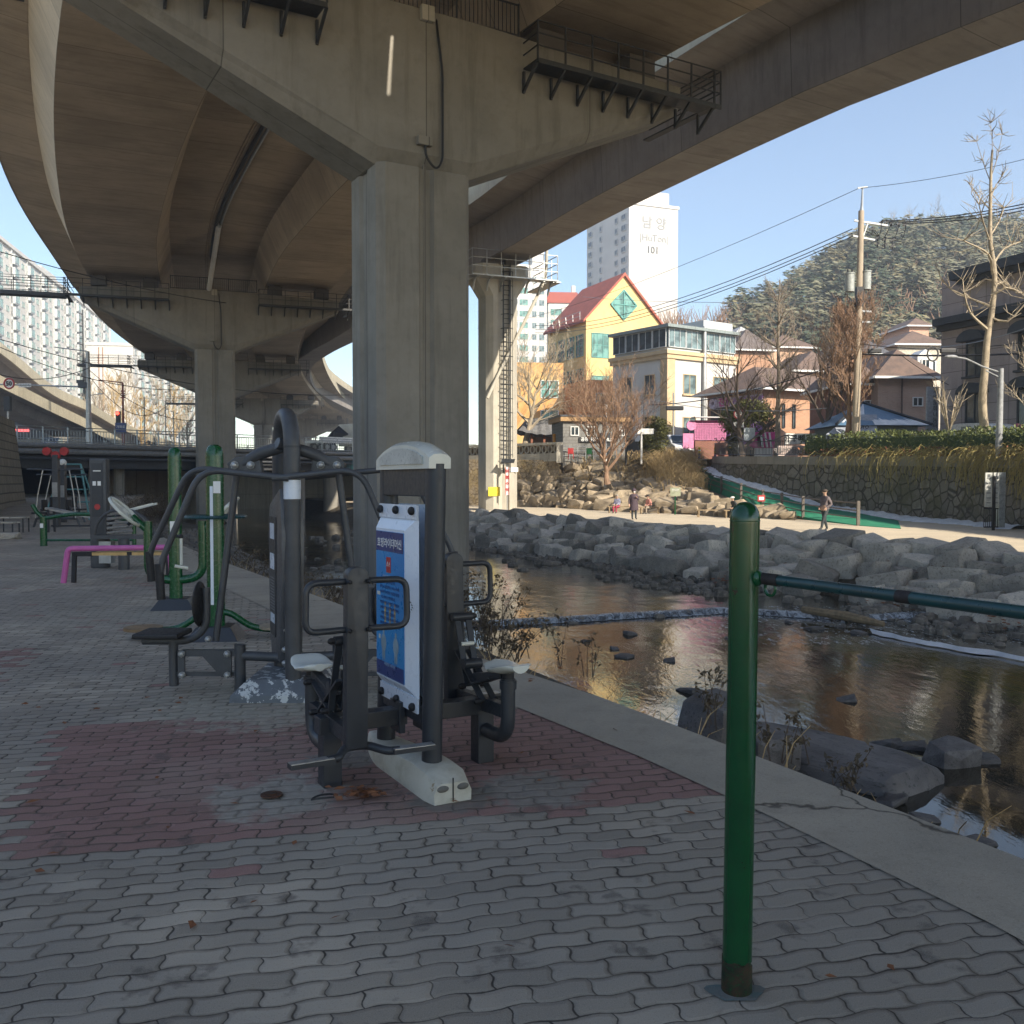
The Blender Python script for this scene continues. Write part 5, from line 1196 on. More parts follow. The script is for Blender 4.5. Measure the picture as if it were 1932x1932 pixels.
mb = MB(); mb.mm((5.5, -.5, .35), (9.5, -.1, 1.05)); GB.part('sign_board', mb, paint('violet_sign', (.15, .10, .28), .6)); 
text('써니네보리밥', .85, GB.T('f', 7.4, 1.25) @ Matrix.Translation((0, -.3, 0)), paint('pink_letters', (.7, .12, .3), .5), GB.t, .06, bold=.02)
text('AMAZING FOOD', .4, GB.T('f', 7.4, .68) @ Matrix.Translation((0, -.54, 0)), M('white'), GB.t, .02)
mb = MB(); mb.mm((10.3, -.6, .6), (14, -.2, 1.9)); wb = GB.part('white_sign', mb, M('white')); mb = MB(); mb.tube([(11.2+.42*math.cos(a), -.64, 1.25+.42*math.sin(a)) for a in [i*math.pi/8 for i in range(16)]], .07, 5, closed=True); mb.ell((11.2, -.64, 1.25), (.22, .04, .26)); mb.build('round_logo', paint('olive_logo', (.25, .2, .12), .6), wb)
mb = MB(); mb.prism([(-.02, .2), (-1.6, -.5), (-1.6, -.62), (-.02, .08)], 9.6, 20, 'x'); GB.part('awning', mb, M('black'))
# --- public toilet and hanok
c0 = at(1062, 908, 76); PTt = Bld('public_toilet', 'grey block public toilet with white framed windows and a dark name board', 'public toilet', Vector((c0.x, c0.y, street_z(76))), R(9), 5.2, 4.5, 3.0, bricky('grey_block', (.24, .235, .22), (.2, .195, .185), (.14, .13, .12), .5, .25, .015))
mb = MB(); mb.mm((-.25, -.3, 3.0), (5.45, 4.7, 3.35)); PTt.part('roof_edge', mb, paint('tan_roof_edge', (.45, .28, .13), .7)); mb = MB(); mb.mm((-.3, -.35, 3.35), (5.5, 4.7, 3.5)); PTt.part('roof', mb, M('steel2'))
for x in (.6, 1.9, 4.6): PTt.win('f', x, 1.85, .7 if x < 4 else .45, .75, 2, 1, (M('white'), M('glassdark')))
mb = MB(); mb.mm((1.3, -.12, 1.35), (4.3, -.02, 1.75)); PTt.part('name_board', mb, M('black'))
text('공중화장실 TOILET', .34, PTt.T('f', 2.8, 1.55) @ Matrix.Translation((0, -.15, 0)), M('white'), PTt.t, .01, bold=.01)
mb = MB(); mb.mm((3.0, -.04, 0), (3.9, -.01, 2.1)); PTt.part('door', mb, M('steel')); PTt.done()
c0 = at(1000, 908, 84); HK = Bld('hanok', 'small tile-roofed Korean house with upturned eaves left of the public toilet', 'hanok', Vector((c0.x, c0.y, 3.6)), R(6), 3.4, 3, 1.9, paint('hanok_wall', (.3, .2, .14), .8))
tile = paint('grey_roof_tile', (.17, .165, .16), .8, 0, (.11, .105, .1), 3, .4)
mb = MB(); n_ = 14
def hk(i, j):
    x = -1.2+5.8*i/n_; t_ = j/6; e = abs(i/n_-.5)*2
    return Vector((x*(1-.0*t_)+(2.3-x)*.25*t_, -1.0+2.5*t_, 2.0+1.35*t_**1.3+.42*e**2.5*(1-t_)+.08*(i % 2)))
mb.sheet([[hk(i, j) for i in range(n_+1)] for j in range(7)]); mb.sheet([[Vector((hk(i, j).x, 3.0-hk(i, j).y+0, hk(i, j).z)) for i in range(n_+1)] for j in range(7)]); mb.bar((-.2, 1.5, 3.45), (4.4, 1.5, 3.45), .3, .35); HK.part('roof', mb, tile, keep=True)
mb = MB()
for x in (.1, 1.2, 2.3, 3.3): mb.bar((x, -.4, 0), (x, -.4, 2.1), .18, .18)
HK.part('pillar', mb, paint('reddish_pillar', (.3, .11, .06), .7)); HK.done()

# ================================================================== LOW ROAD BRIDGE
ba, bb = at(-70, 837, 64), at(900, 866, 102)
ba.z = bb.z = 4.35
LBR = thing('road_bridge', 'low dark road bridge with pipes and railings crossing under the highway', 'bridge', (ba.x, ba.y, 0))
bp = [ba+(bb-ba)*k/12 for k in range(13)]; 
def off(p, a, z): d_ = (bb-ba).normalized(); n_ = Vector((-d_.y, d_.x, 0)); return Vector((p.x+n_.x*a, p.y+n_.y*a, z))
mb = MB(); mb.loft([[off(p, 0, 3.75), off(p, 0, 4.35), off(p, 20, 4.35), off(p, 20, 3.75)] for p in (ba, bb)]); mb.build('deck', M('pier'), LBR, world=True)
for k in range(6):
    mb = MB(); mb.loft([[off(p, .4+k*3.7, 2.55), off(p, .4+k*3.7, 3.74), off(p, .9+k*3.7, 3.74), off(p, .9+k*3.7, 2.55)] for p in (ba, bb)]); mb.build('girder', M('darksteel'), LBR, world=True)
for a_, z, r in ((-.25, 4.15, .16), (-.3, 3.72, .2), (-.25, 3.25, .1)):
    mb = MB(); mb.cyl(off(ba, a_, z), off(bb, a_, z), r, 8); mb.build('pipe', M('steel2') if r < .15 else paint('grey_pipe', (.2, .2, .2), .5), LBR, world=True, smooth=True)
for a_ in (.1, 19.8):
    mb = MB(); n_ = 230
    for k in range(n_): p = ba+(bb-ba)*k/(n_-1); q = off(p, a_, 4.3); mb.bar(q, q+Vector((0, 0, .95 if k % 8 else 1.2)), .03 if k % 8 else .09, .03 if k % 8 else .09)
    for h in (.15, .98, 1.2): mb.cyl(off(ba, a_, 4.3+h), off(bb, a_, 4.3+h), .035, 5)
    mb.build('railing', M('galv'), LBR, world=True)
for u, m_ in ((227, 'pier'), (242, 'pale'), (430, 'pier'), (560, 'pier'), (625, 'pier')):
    t_ = None; k = min(range(200), key=lambda i: abs(966+FPX*(off(ba+(bb-ba)*i/199, 2.2, 0).x/off(ba+(bb-ba)*i/199, 2.2, 0).y)-u)); p = off(ba+(bb-ba)*k/199, 2.2 if u != 242 else 8, 0)
    mb = MB(); mb.cyl((p.x, p.y, -3), (p.x, p.y, 3.0), .42 if u < 300 else .8, 12); mb.build('column', M(m_), LBR, world=True, smooth=True)
mb = MB(); pa, pb = off(ba, 14, 0), off(bb, 14, 0); qa = pa+(pb-pa)*.30; qb = pa+(pb-pa)*.56; mb.loft([[qa+Vector((0, 0, -3)), qa+Vector((0, 0, 3.6)), qa+Vector((0, .8, 3.6)), qa+Vector((0, .8, -3))], [qb+Vector((0, 0, -3)), qb+Vector((0, 0, 3.6)), qb+Vector((0, .8, 3.6)), qb+Vector((0, .8, -3))]]); mb.build('abutment_wall', concrete('abutment', (.42, .38, .31), (.36, .32, .26), (.2, .17, .13), panel=(2.2, 6), line=.6, rot=(R(90), 0, 0)), LBR, world=True)
mb = MB(); q0_, q1_ = pa, qa; mb.loft([[q0_+Vector((0, 2, -3)), q0_+Vector((0, 2, 3.6)), q0_+Vector((0, 3, 3.6)), q0_+Vector((0, 3, -3))], [q1_+Vector((0, 2, -3)), q1_+Vector((0, 2, 3.6)), q1_+Vector((0, 3, 3.6)), q1_+Vector((0, 3, -3))]]); mb.build('underpass_shade_wall', M('black'), LBR, world=True)  # black colour stands in for the shade inside the underpass
s_ = at(602, 862, 90); d_ = off(ba+(bb-ba)*.68, -.4, 0)
mb = MB(); mb.box((s_.x, d_.y-1.2, s_.z), (.85, .05, .95)); sg = mb.build('warning_sign', M('white'), LBR, world=True)
mb = MB(); mb.tube([(s_.x+.3*math.cos(a), d_.y-1.25, s_.z+.08+.3*math.sin(a)) for a in [i*math.pi/8 for i in range(16)]], .045, 5, closed=True); mb.bar((s_.x-.2, d_.y-1.25, s_.z+.28), (s_.x+.2, d_.y-1.25, s_.z-.12), .05, .05); mb.build('red_ring', M('red'), sg, world=True)
mb = MB()
for k in range(9): p = at(646+k*4, 854, 88); mb.bar(Vector((p.x, d_.y-.8+.1*(k % 2), 2.3)), Vector((p.x, d_.y-.8+.1*(k % 2), 4.1)), .2, .08)
mb.build('ribbed_panel', M('greendk'), LBR, world=True)
# flood wall and lit bank beyond the bridge
FW = MB(); FW.mm((-60, 118, -3), (6, 119, 4.9)); tag(FW.build('flood_wall', concrete('flood_wall_concrete', (.45, .40, .31), (.38, .34, .27), (.22, .18, .13), panel=(3, 8), line=.6, rot=(R(90), 0, 0))), 'pale concrete flood wall across the channel beyond the low bridge', 'flood wall')
# curved access ramps at the left
def access(label, pts, wdt, hh):
    path = spline([at(u, v, Y) for u, v, Y in [(a_, b_, c_*1.42) for a_, b_, c_ in pts]], 3); t = thing('access_ramp', label, 'ramp', path[0])
    mb = MB(); sweep(mb, path, [(-wdt, -.75), (0, -.75), (0, -.45), (-wdt, -.45)]); mb.build('deck', M('rampc'), t, world=True)
    mb = MB(); sweep(mb, path, [(-wdt+2, -2.0), (-1.8, -2.0), (-1.2, -.76), (-wdt+1.4, -.76)]); mb.build('box_girder', M('rampc'), t, world=True)
    for a, b_ in ((0.02, .25), (-wdt-.02, -wdt-.25)):
        mb = MB(); sweep(mb, path, [(a, -.9), (a, hh), (b_, hh), (b_, -.9)]); mb.build('parapet', M('parapet'), t, world=True)
        mb = MB(); mb.tube([p+Vector((0, 0, hh+.2)) for p in path], .05, 4); 
    return t, path
access('upper curved access ramp with pale parapet sweeping down behind the road bridge', [(-700, 330, 52), (-330, 470, 61), (-140, 560, 72), (0, 655, 86), (96, 733, 100), (166, 766, 112), (230, 802, 126), (312, 834, 148), (400, 850, 175)], 7, .5)
t, pth = access('lower curved access ramp with a dark underside at the left edge', [(-700, 480, 48), (-330, 580, 56), (-140, 650, 66), (0, 718, 78), (96, 766, 92), (166, 800, 104), (230, 836, 118), (290, 862, 134)], 7, .5)
mb = MB(); p = at(165, 0, 139); zz = 4.9; mb.loft([[Vector((p.x-4+x, p.y+y, z)) for x, y in ((-a, -1), (a, -1), (a, 1), (-a, 1))] for z, a in ((4.0, 1.0), (5.6, 1.2), (7.3, 3.4), (8.0, 3.4))]); mb.build('pier', M('pier'), t, world=True)
# block retaining wall at the left
mb = MB(); wp = [Vector((-29.5, 58, 0)), Vector((-27.0, 51.3, 0)), Vector((-24.4, 45.2, 0)), Vector((-20.5, 37, 0)), Vector((-18.5, 24, 0)), Vector((-18, 8, 0)), Vector((-19, -8, 0))]
rows = []; uvr = []
for j in range(9):
    z = -.2+j*.68; rows.append([Vector((p.x-.14*z, p.y+.02*z, z)) for p in wp]); uvr.append([(p.y, z) for p in wp])
rows.append([Vector((p.x-8, p.y+1, 5.6)) for p in wp]); uvr.append([(p.y, 9) for p in wp])
mb.sheet(rows, uvs=uvr); endr = [[Vector((wp[0].x-.14*z, wp[0].y, z)), Vector((wp[0].x-12, wp[0].y+1, z))] for z in [-.2+j*.68 for j in range(9)]]
mb.sheet(endr); tag(mb.build('block_retaining_wall', bricky('split_block', (.27, .24, .19), (.23, .205, .165), (.10, .09, .075), 1.1, .48, .035, kind='UV', bs=.8)), 'battered retaining wall of split concrete blocks at the left edge', 'retaining wall')
# ================================================================== TREES
def tree(name, label, base, H_, spread, r0, seed, mat, n1=12, lev=3, upw=.6, start=.25, lean=(0, 0), wob=.06, group=None, tip=.012, twigs=True, fork=0, cat='tree', trunk_h=1.0, dens=1.0):
    rt = random.Random(seed); t = thing(name, label, cat, base, group=group)
    tr, cr = MB(), MB()
    def branch(mb, p, d, L, r, level, curve=.25):
        n = 4 if level < 2 else 3
        pts = [p]; q = p.copy(); dd = d.copy()
        for k in range(n):
            dd = (dd + Vector((rt.gauss(0, curve*.5), rt.gauss(0, curve*.5), rt.gauss(0, curve*.3)+upw*.16))).normalized()
            q = q+dd*(L/n); pts.append(q.copy())
        rs = [max(tip*.6, r*(1-.75*k/n)) for k in range(n+1)]
        mb.tube(pts, rs, 6 if level == 0 else (4 if level == 1 else 3), caps=False)
        return pts, rs
    def grow(p, d, L, r, level):
        pts, rs = branch(cr, p, d, L, r, level)
        if level >= lev: return
        nk = int((7 if level == 1 else 5)*dens+rt.random())
        for k in range(nk):
            f = .25+.75*(k+rt.random())/nk; i = min(len(pts)-2, int(f*(len(pts)-1))); g = f*(len(pts)-1)-i
            s = pts[i].lerp(pts[i+1], g); dd = (pts[i+1]-pts[i]).normalized()
            a = rt.uniform(0, 6.28); side = dd.cross(Vector((math.cos(a), math.sin(a), .3))).normalized()
            nd_ = (dd*.75+side*.8+Vector((0, 0, upw*.35))).normalized()
            grow(s, nd_, L*rt.uniform(.35, .62), max(tip, rs[i]*.55), level+1)
    n = 8; pts = []; p = Vector((0, 0, -.2)); TH = H_*trunk_h
    for k in range(n+1):
        pts.append(Vector((lean[0]*(k/n)**1.3+wob*rt.gauss(0, 1)*(k > 0), lean[1]*k/n+wob*rt.gauss(0, 1)*(k > 0), -.2+TH*k/n)))
    rs = [r0*(1.25 if k == 0 else 1-.82*(k/n)**.9) for k in range(n+1)]
    sp = spline(pts, TH/14); tr.tube(sp, [max(tip, r0*(1.3 if k == 0 else (1-.85*(k/(len(sp)-1))**.9))) for k in range(len(sp))], 8)
    for k in range(n1):
        f = start+(1-start)*(k+.5*rt.random())/n1; i = min(len(sp)-2, int(f*(len(sp)-1))); a = k*2.4+rt.uniform(-.4, .4)
        s = sp[i]; env = math.sin(math.pi*min(1, (f-start)/(1-start)*.82+.16)) if not fork else 1
        d = Vector((math.cos(a), math.sin(a), upw+rt.uniform(-.1, .3))).normalized()
        grow(s, d, spread*(.45+.6*env)*rt.uniform(.8, 1.15), max(tip*1.5, r0*(.5 if not fork else .7)*(1-.6*f)), 1)
    tr.build('trunk', M(mat), t, smooth=True); cr.build('crown', M(mat), t, keep=True)
    return t
def sb(u, v, Y): return at(u, v, Y)
p = slope_pt(.46, .68); b1 = at(1146, 906, p.y); b1.z = p.z-.1
tree('maple_tree', 'spreading leafless maple rising from the middle of the rock slope', Vector((at(1146, 906, 68).x, 68, zat(908, 68))), 5.6, 3.9, .20, 21, 'barkred', n1=13, lev=4, upw=.95, start=.34, lean=(-.5, 0), trunk_h=.62, fork=1, tip=.011, dens=1.15)
tree('bare_tree', 'pale leaning bare tree behind the ring balustrade', sb(992, 838, 84), 7.6, 4.0, .26, 31, 'barkpale', n1=11, lev=4, upw=.7, start=.3, lean=(1.2, 0), trunk_h=.7, fork=1, tip=.014)
tree('bare_tree', 'dark crooked bare tree in front of the purple sign', sb(1400, 862, 64), 7.6, 3.2, .22, 41, 'barkdark', n1=9, lev=3, upw=.9, start=.22, lean=(-.6, 0), trunk_h=.8, fork=1)
tree('dawn_redwood', 'tall straight dark tree with a narrow crown left of the V-shaped tree', sb(1467, 862, 63), 11.8, 1.8, .22, 51, 'bark', n1=30, lev=3, upw=.55, start=.3, wob=.02)
tree('bare_tree', 'dark bare tree forking into a wide V just left of the utility pole', sb(1563, 846, 60), 8.4, 3.4, .24, 61, 'barkdark', n1=9, lev=4, upw=1.3, start=.2, trunk_h=.6, fork=1)
tree('bare_tree', 'straw-coloured bare tree with dense upswept twigs hugging the utility pole', sb(1600, 818, 55.5), 7.2, 2.3, .17, 71, 'barkred', n1=26, lev=4, upw=1.0, start=.2, wob=.02)
pl = thing('plane_tree', 'tall pale-trunked plane tree pruned to knobby limbs, in front of the grey building', 'tree', sb(1858, 806, 45))
rt = random.Random(5); tr, cr = MB(), MB(); PX = 45/FPX
def tp(u, v, dy=0): return Vector(((u-1858)*PX, dy, (806-v)*PX))
trunk = spline([tp(1858, 815), tp(1853, 760), tp(1857, 690), tp(1860, 640), tp(1868, 590), tp(1872, 520), tp(1863, 460), tp(1862, 400), tp(1862, 330), tp(1864, 290)], .4)
tr.tube(trunk, [.21-.16*(k/(len(trunk)-1))**.9 for k in range(len(trunk))], 10); tr.build('trunk', M('barkpale'), pl, smooth=True)
def sprout(p, n, L, up=.2):
    for _ in range(n):
        a = rt.uniform(0, 6.28); d = Vector((math.cos(a), math.sin(a), rt.uniform(-.5, 1.4)+up)).normalized(); l = L*rt.uniform(.4, 1.2)
        q = [p, p+d*l*.5+Vector((0, 0, .04)), p+(d+Vector((rt.gauss(0, .3), rt.gauss(0, .3), .3))).normalized()*l]; cr.tube(q, [.022, .015, .008], 3, caps=False)
        if rt.random() < .7: s = q[1]; d2 = (d+Vector((rt.gauss(0, .7), rt.gauss(0, .7), .3))).normalized(); cr.tube([s, s+d2*l*.45], [.012, .007], 3, caps=False)
for (a, c, e, dy, rr) in [((1862, 625), (1818, 595), (1800, 560), -.8, .10), ((1866, 580), (1835, 560), (1805, 540), .9, .08), ((1868, 520), (1845, 490), (1790, 470), -1.2, .09), ((1866, 560), (1885, 548), (1912, 560), -.6, .09), ((1868, 545), (1900, 530), (1925, 545), .8, .09), ((1866, 600), (1885, 612), (1915, 575), -1, .08), ((1870, 500), (1895, 470), (1930, 455), .5, .08), ((1862, 460), (1840, 430), (1825, 400), -.8, .06), ((1862, 450), (1885, 420), (1900, 390), .6, .06), ((1861, 400), (1848, 380), (1828, 350), .3, .04), ((1862, 380), (1872, 360), (1888, 335), .3, .04), ((1862, 350), (1854, 320), (1840, 270), .3, .03), ((1862, 340), (1869, 310), (1876, 265), -.3, .03), ((1864, 290), (1863, 270), (1860, 240), 0, .02)]:
    q = spline([tp(*a), tp(*c, dy*.6), tp(*e, dy)], .35); cr.tube(q, [rr*.8*(1-.55*k/(len(q)-1)) for k in range(len(q))], 5, caps=False)
    for f in (.5, .75, 1.0): sprout(q[int(f*(len(q)-1))], 7 if f == 1 else 3, 1.5 if rr > .05 else .7)
cr.build('crown', M('barkpale'), pl, keep=True)
st = thing('multi_stem_shrub', 'pale multi-stemmed bare shrub left of the plane tree', 'shrub', sb(1790, 815, 47.5))
cr = MB()
for k in range(16):
    a = rt.uniform(0, 6.28); L = rt.uniform(1.6, 2.9); q = spline([Vector((0, 0, 0)), Vector((math.cos(a)*.35, math.sin(a)*.35, L*.4)), Vector((math.cos(a)*.8, math.sin(a)*.8, L))], .3); cr.tube(q, [.035-.025*i/(len(q)-1) for i in range(len(q))], 4, caps=False)
    for f in (.4, .6, .8): s = q[int(f*(len(q)-1))]; d = Vector((rt.gauss(0, 1), rt.gauss(0, 1), 1.1)).normalized(); cr.tube([s, s+d*rt.uniform(.4, 1.0)], [.018, .007], 3, caps=False)
cr.build('stems', M('barkpale'), st, keep=True)
tree('bare_tree', 'slim bare tree at the right edge behind the street lamp', sb(1950, 806, 43), 3.6, 1.9, .09, 88, 'barkpale', n1=8, lev=3, upw=.8, start=.25)
for k, (u, v, Y, h, m_, lb) in enumerate([(1292, 700, 150, 14, 'barkdark', 'dark bare tree on the skyline nearest the tower'), (1338, 700, 155, 15.5, 'barkdark', 'broad dark bare tree on the skyline between the white building and the hill'), (1384, 690, 160, 14, 'barkdark', 'dark bare tree on the skyline at the foot of the pine hill'), (1640, 540, 235, 13, 'bark', 'grey bare tree on the hill crest by the utility pole'), (1705, 500, 245, 14, 'bark', 'grey bare tree high on the hill crest'), (1760, 495, 250, 15, 'bark', 'tall grey bare tree on the hill crest left of the plane tree'), (1905, 495, 250, 16, 'bark', 'grey bare tree on the hill crest right of the plane tree'), (1425, 650, 130, 9, 'barkred', 'reddish bare tree among the hillside houses'), (1520, 640, 125, 9, 'barkred', 'reddish bare tree above the tan house')]):
    tree('bare_tree', lb, at(u, v, Y) if Y > 200 else Vector((at(u, 908, Y).x, Y, 6)), h, h*.33, .2, 100+k, m_, n1=12, lev=3, upw=.8, start=.3, trunk_h=.7, fork=1, tip=.03)
for k, (u, Y, h) in enumerate([(182, 190, 15), (214, 195, 18), (240, 200, 19), (268, 190, 14), (300, 200, 17), (330, 210, 17), (354, 200, 14), (30, 185, 12), (75, 190, 14), (500, 260, 26), (540, 270, 26), (596, 280, 30)]):
    tree('street_tree', 'tall tan bare tree in the row beyond the road bridge', Vector((at(u, 908, Y).x, Y, 5)), h, h*.26, .32, 200+k, 'straw' if k % 2 else 'barkpale', n1=14, lev=3, upw=1.1, start=.2, tip=.05, group='bare trees beyond the road bridge')
def evergreen(name, label, base, dims, mat, n, s, seed, trunk=None, cat='shrub', flat=1):
    rt = random.Random(seed); t = thing(name, label, cat, base); mb = MB(); cl = []
    for _ in range(34): 
        a, e = rt.uniform(0, 6.28), rt.uniform(-1.2, 1.5); cl.append((Vector((dims[0]*.72*math.cos(a)*math.cos(e), dims[1]*.72*math.sin(a)*math.cos(e), dims[2]*(.5+.40*math.sin(e)))), rt.uniform(.22, .42)))
    pts = []
    for _ in range(n):
        c, r = rt.choice(cl); q = Vector((rt.gauss(0, 1), rt.gauss(0, 1), rt.gauss(0, 1))).normalized()*r*dims[0]*rt.uniform(.6, 1.05); pts.append(c+q)
    leaf_cloud(mb, pts, s, rt); mb.build('foliage', M(mat), t, keep=True)
    mb = MB(); mb.cyl((0, 0, -(trunk or .3)), (0, 0, dims[2]*.5), .12, 6); mb.build('trunk', M('bark'), t); return t
evergreen('evergreen_shrub', 'dense dark green-brown evergreen shrub between the toilet and the white van', sb(1236, 862, 72), (1.35, 1.2, 2.9), 'leafyellow', 5200, .10, 1)
evergreen('round_evergreen', 'rounded yellow-green evergreen tree under the purple balcony', sb(1412, 826, 67), (2.0, 1.6, 2.3), 'leafyellow', 7000, .10, 2, trunk=1.6, cat='tree')
evergreen('evergreen_shrub', 'small dark evergreen under the round evergreen beside the no-entry sign', sb(1382, 862, 69), (.6, .6, 1.6), 'leafyellow', 1500, .09, 3)
# withered shrubs along the near bank
rt = random.Random(77)
def weed(label, u, v, z, h, n, w, seed, leaves=40):
    r_ = random.Random(seed); base = gr(u, v, z); t = thing('withered_shrub', label, 'shrub', base); st_, lf = MB(), MB(); pts = []
    for k in range(n):
        a = r_.uniform(0, 6.28); L = h*r_.uniform(.5, 1.1); o = Vector((r_.gauss(0, w*.4), r_.gauss(0, w*.4), 0)); q = spline([o, o+Vector((math.cos(a)*w*.3, math.sin(a)*w*.3, L*.55)), o+Vector((math.cos(a)*w*.8, math.sin(a)*w*.8, L))], .15)
        st_.tube(q, [.007-.004*i/(len(q)-1) for i in range(len(q))], 3, caps=False)
        for j in range(leaves): p_ = q[r_.randrange(max(1, len(q)//3), len(q))]; pts.append(p_+Vector((r_.gauss(0, .035), r_.gauss(0, .035), r_.gauss(0, .03))))
    leaf_cloud(lf, pts, .030, r_); st_.build('stems', M('barkdark'), t, keep=True); lf.build('leaves', M('drybush'), t, keep=True)
weed('bushy withered shrub on the near bank just behind the white saddle', 912, 1218, -.55, .85, 30, .42, 1, 24)
weed('low withered shrub on the near bank right of the bushy one', 965, 1245, -.6, .55, 22, .4, 2, 22)
weed('tall thin leafy weed by the water, left of the pair', 1062, 1262, -.75, .75, 3, .16, 3, 18)
weed('tall thin weed by the water with paired leaves, beside the left one', 1112, 1278, -.8, .7, 4, .14, 4, 16)
weed('knotted leafy weed at the bank edge left of the green post', 1338, 1372, -.6, .5, 5, .14, 5, 30)
weed('small weed growing between the boulders right of the green post', 1486, 1440, -.7, .4, 6, .16, 6, 22)
weed('sparse twiggy weed leaning over the large dark boulder', 1600, 1500, -.8, .35, 7, .2, 7, 12)
weed('round withered bush on the stony bank in front of the second pier', 300, 990, -.2, 1.2, 60, 1.0, 8, 20)
weed('dark withered bush on the stony bank behind the pink bench', 262, 985, -.1, 1.3, 60, 1.1, 9, 20)
weed('brown withered shrub on the stony bank beyond the green posts', 470, 1085, -.7, .7, 34, .7, 10, 20)
weed('brown withered shrub beside the second green post on the stony bank', 532, 1120, -.7, .6, 30, .6, 11, 20)
weed('withered shrub at the foot of the bank near the huge pier', 640, 1150, -.7, .6, 26, .5, 12, 20)
mb = MB()
for k in range(900):
    Y = rt.uniform(5.2, 24); x = lerp_path(OUT, Y)+rt.uniform(.12, 1.1); z = -.5-.35*rt.random(); L = rt.uniform(.12, .42); a = rt.uniform(0, 6.28)
    mb.tube([Vector((x, Y, z)), Vector((x+math.cos(a)*.1, Y+math.sin(a)*.1, z+L*.7)), Vector((x+math.cos(a)*.22, Y+math.sin(a)*.22, z+L))], [.006, .004, .002], 3, caps=False)
tag(mb.build('dry_grass', M('straw'), keep=True), 'thin dry grass tufts along the near bank edge', kind='stuff')

# ================================================================== PINE HILL
ridge = [(1180, 655, 190), (1240, 640, 200), (1330, 634, 215), (1400, 622, 225), (1480, 588, 235), (1560, 541, 245), (1640, 492, 250), (1750, 480, 255), (1860, 478, 255), (2000, 480, 260), (2250, 480, 270)]
def ridge_at(u):
    for a, b_ in zip(ridge, ridge[1:]):
        if a[0] <= u <= b_[0]:
            t_ = (u-a[0])/(b_[0]-a[0]); return at(u, a[1]+(b_[1]-a[1])*t_, a[2]+(b_[2]-a[2])*t_)
    return at(u, ridge[-1][1], ridge[-1][2])
def hill_pt(u, t_):
    r = ridge_at(u); f = Vector((r.x*128/r.y, 128, 5.2)); p = f+(r-f)*min(t_, 1.0)
    p.z = f.z+(r.z-f.z)*(1-(1-min(t_, 1))**1.6)
    if t_ > 1: p = r+Vector((r.x*.2, 40, -20))*(t_-1)*3
    p.z += 1.6*noise.noise(p*.03)*min(1, t_*3)*(t_ < 1); return p
us = [1180+i*20 for i in range(54)]
mb = MB(); mb.sheet([[hill_pt(u, j/12) for u in us] for j in range(15)]); struct(mb, 'hill', rough_mat('hill_floor', (.13, .115, .07), (.09, .085, .05), .1, .95))
rt = random.Random(12); mb = MB()
for k in range(2000):
    u = rt.uniform(1380, 2150); t_ = rt.random()**.8*1.02; p = hill_pt(u, t_)
    if u < 1500 and rt.random() < .6: continue
    cl = noise.noise(Vector((p.x*.05, p.y*.05, p.z*.07)))
    if rt.random() < .05 or cl < -.38: continue
    mb.cur = 1 if rt.random()+cl*.9 < .32 else (2 if rt.random() < .14 else 0)
    h = rt.uniform(3.5, 8.2); r = rt.uniform(1.2, 3.4)
    for c in range(6):
        cz = p.z+h*(.45+.55*c/5); rr = r*(1-.55*c/5)*rt.uniform(.7, 1.1); cx, cy = p.x+rt.gauss(0, r*.25), p.y+rt.gauss(0, r*.25)
        for j in range(15):
            a = rt.uniform(0, 6.28); rq = rr*math.sqrt(rt.random()); q = Vector((cx+rq*math.cos(a), cy+rq*math.sin(a), cz+rt.gauss(0, .22)-.25*rq*.5)); s = rt.uniform(.35, .8)
            n_ = Vector((rt.gauss(.1, .5), -.55+rt.gauss(0, .4), .9)).normalized(); u_ = Vector((1, rt.gauss(0, .3), rt.gauss(0, .18))); u_ = (u_-n_*u_.dot(n_)).normalized(); w_ = n_.cross(u_)
            mb.add([q-u_*s, q-w_*s*.35, q+u_*s, q+w_*s*.42], [(0, 1, 2, 3)])
mb.cur = 0
tag(mb.build('pine_forest', (M('pine'), rough_mat('dark_pine_needles', (.075, .095, .06), (.05, .068, .045), .1, .9), rough_mat('olive_pine_needles', (.21, .185, .10), (.16, .14, .08), .1, .9)), keep=True), 'dense pine wood covering the hill', kind='stuff')
mb = MB()
for k in range(650):
    u = rt.uniform(1240, 1900); t_ = rt.random()*.5 if u > 1500 else rt.random(); p = hill_pt(u, t_)
    for j in range(5):
        a = rt.uniform(0, 6.28); L = rt.uniform(2.5, 6); mb.tube([p, p+Vector((math.cos(a)*.8, math.sin(a)*.8, L*.6)), p+Vector((math.cos(a)*1.8, math.sin(a)*1.8, L))], [.10, .07, .03], 3, caps=False)
tag(mb.build('bare_undergrowth', M('barkred'), keep=True), 'reddish leafless scrub along the hill foot', kind='stuff')

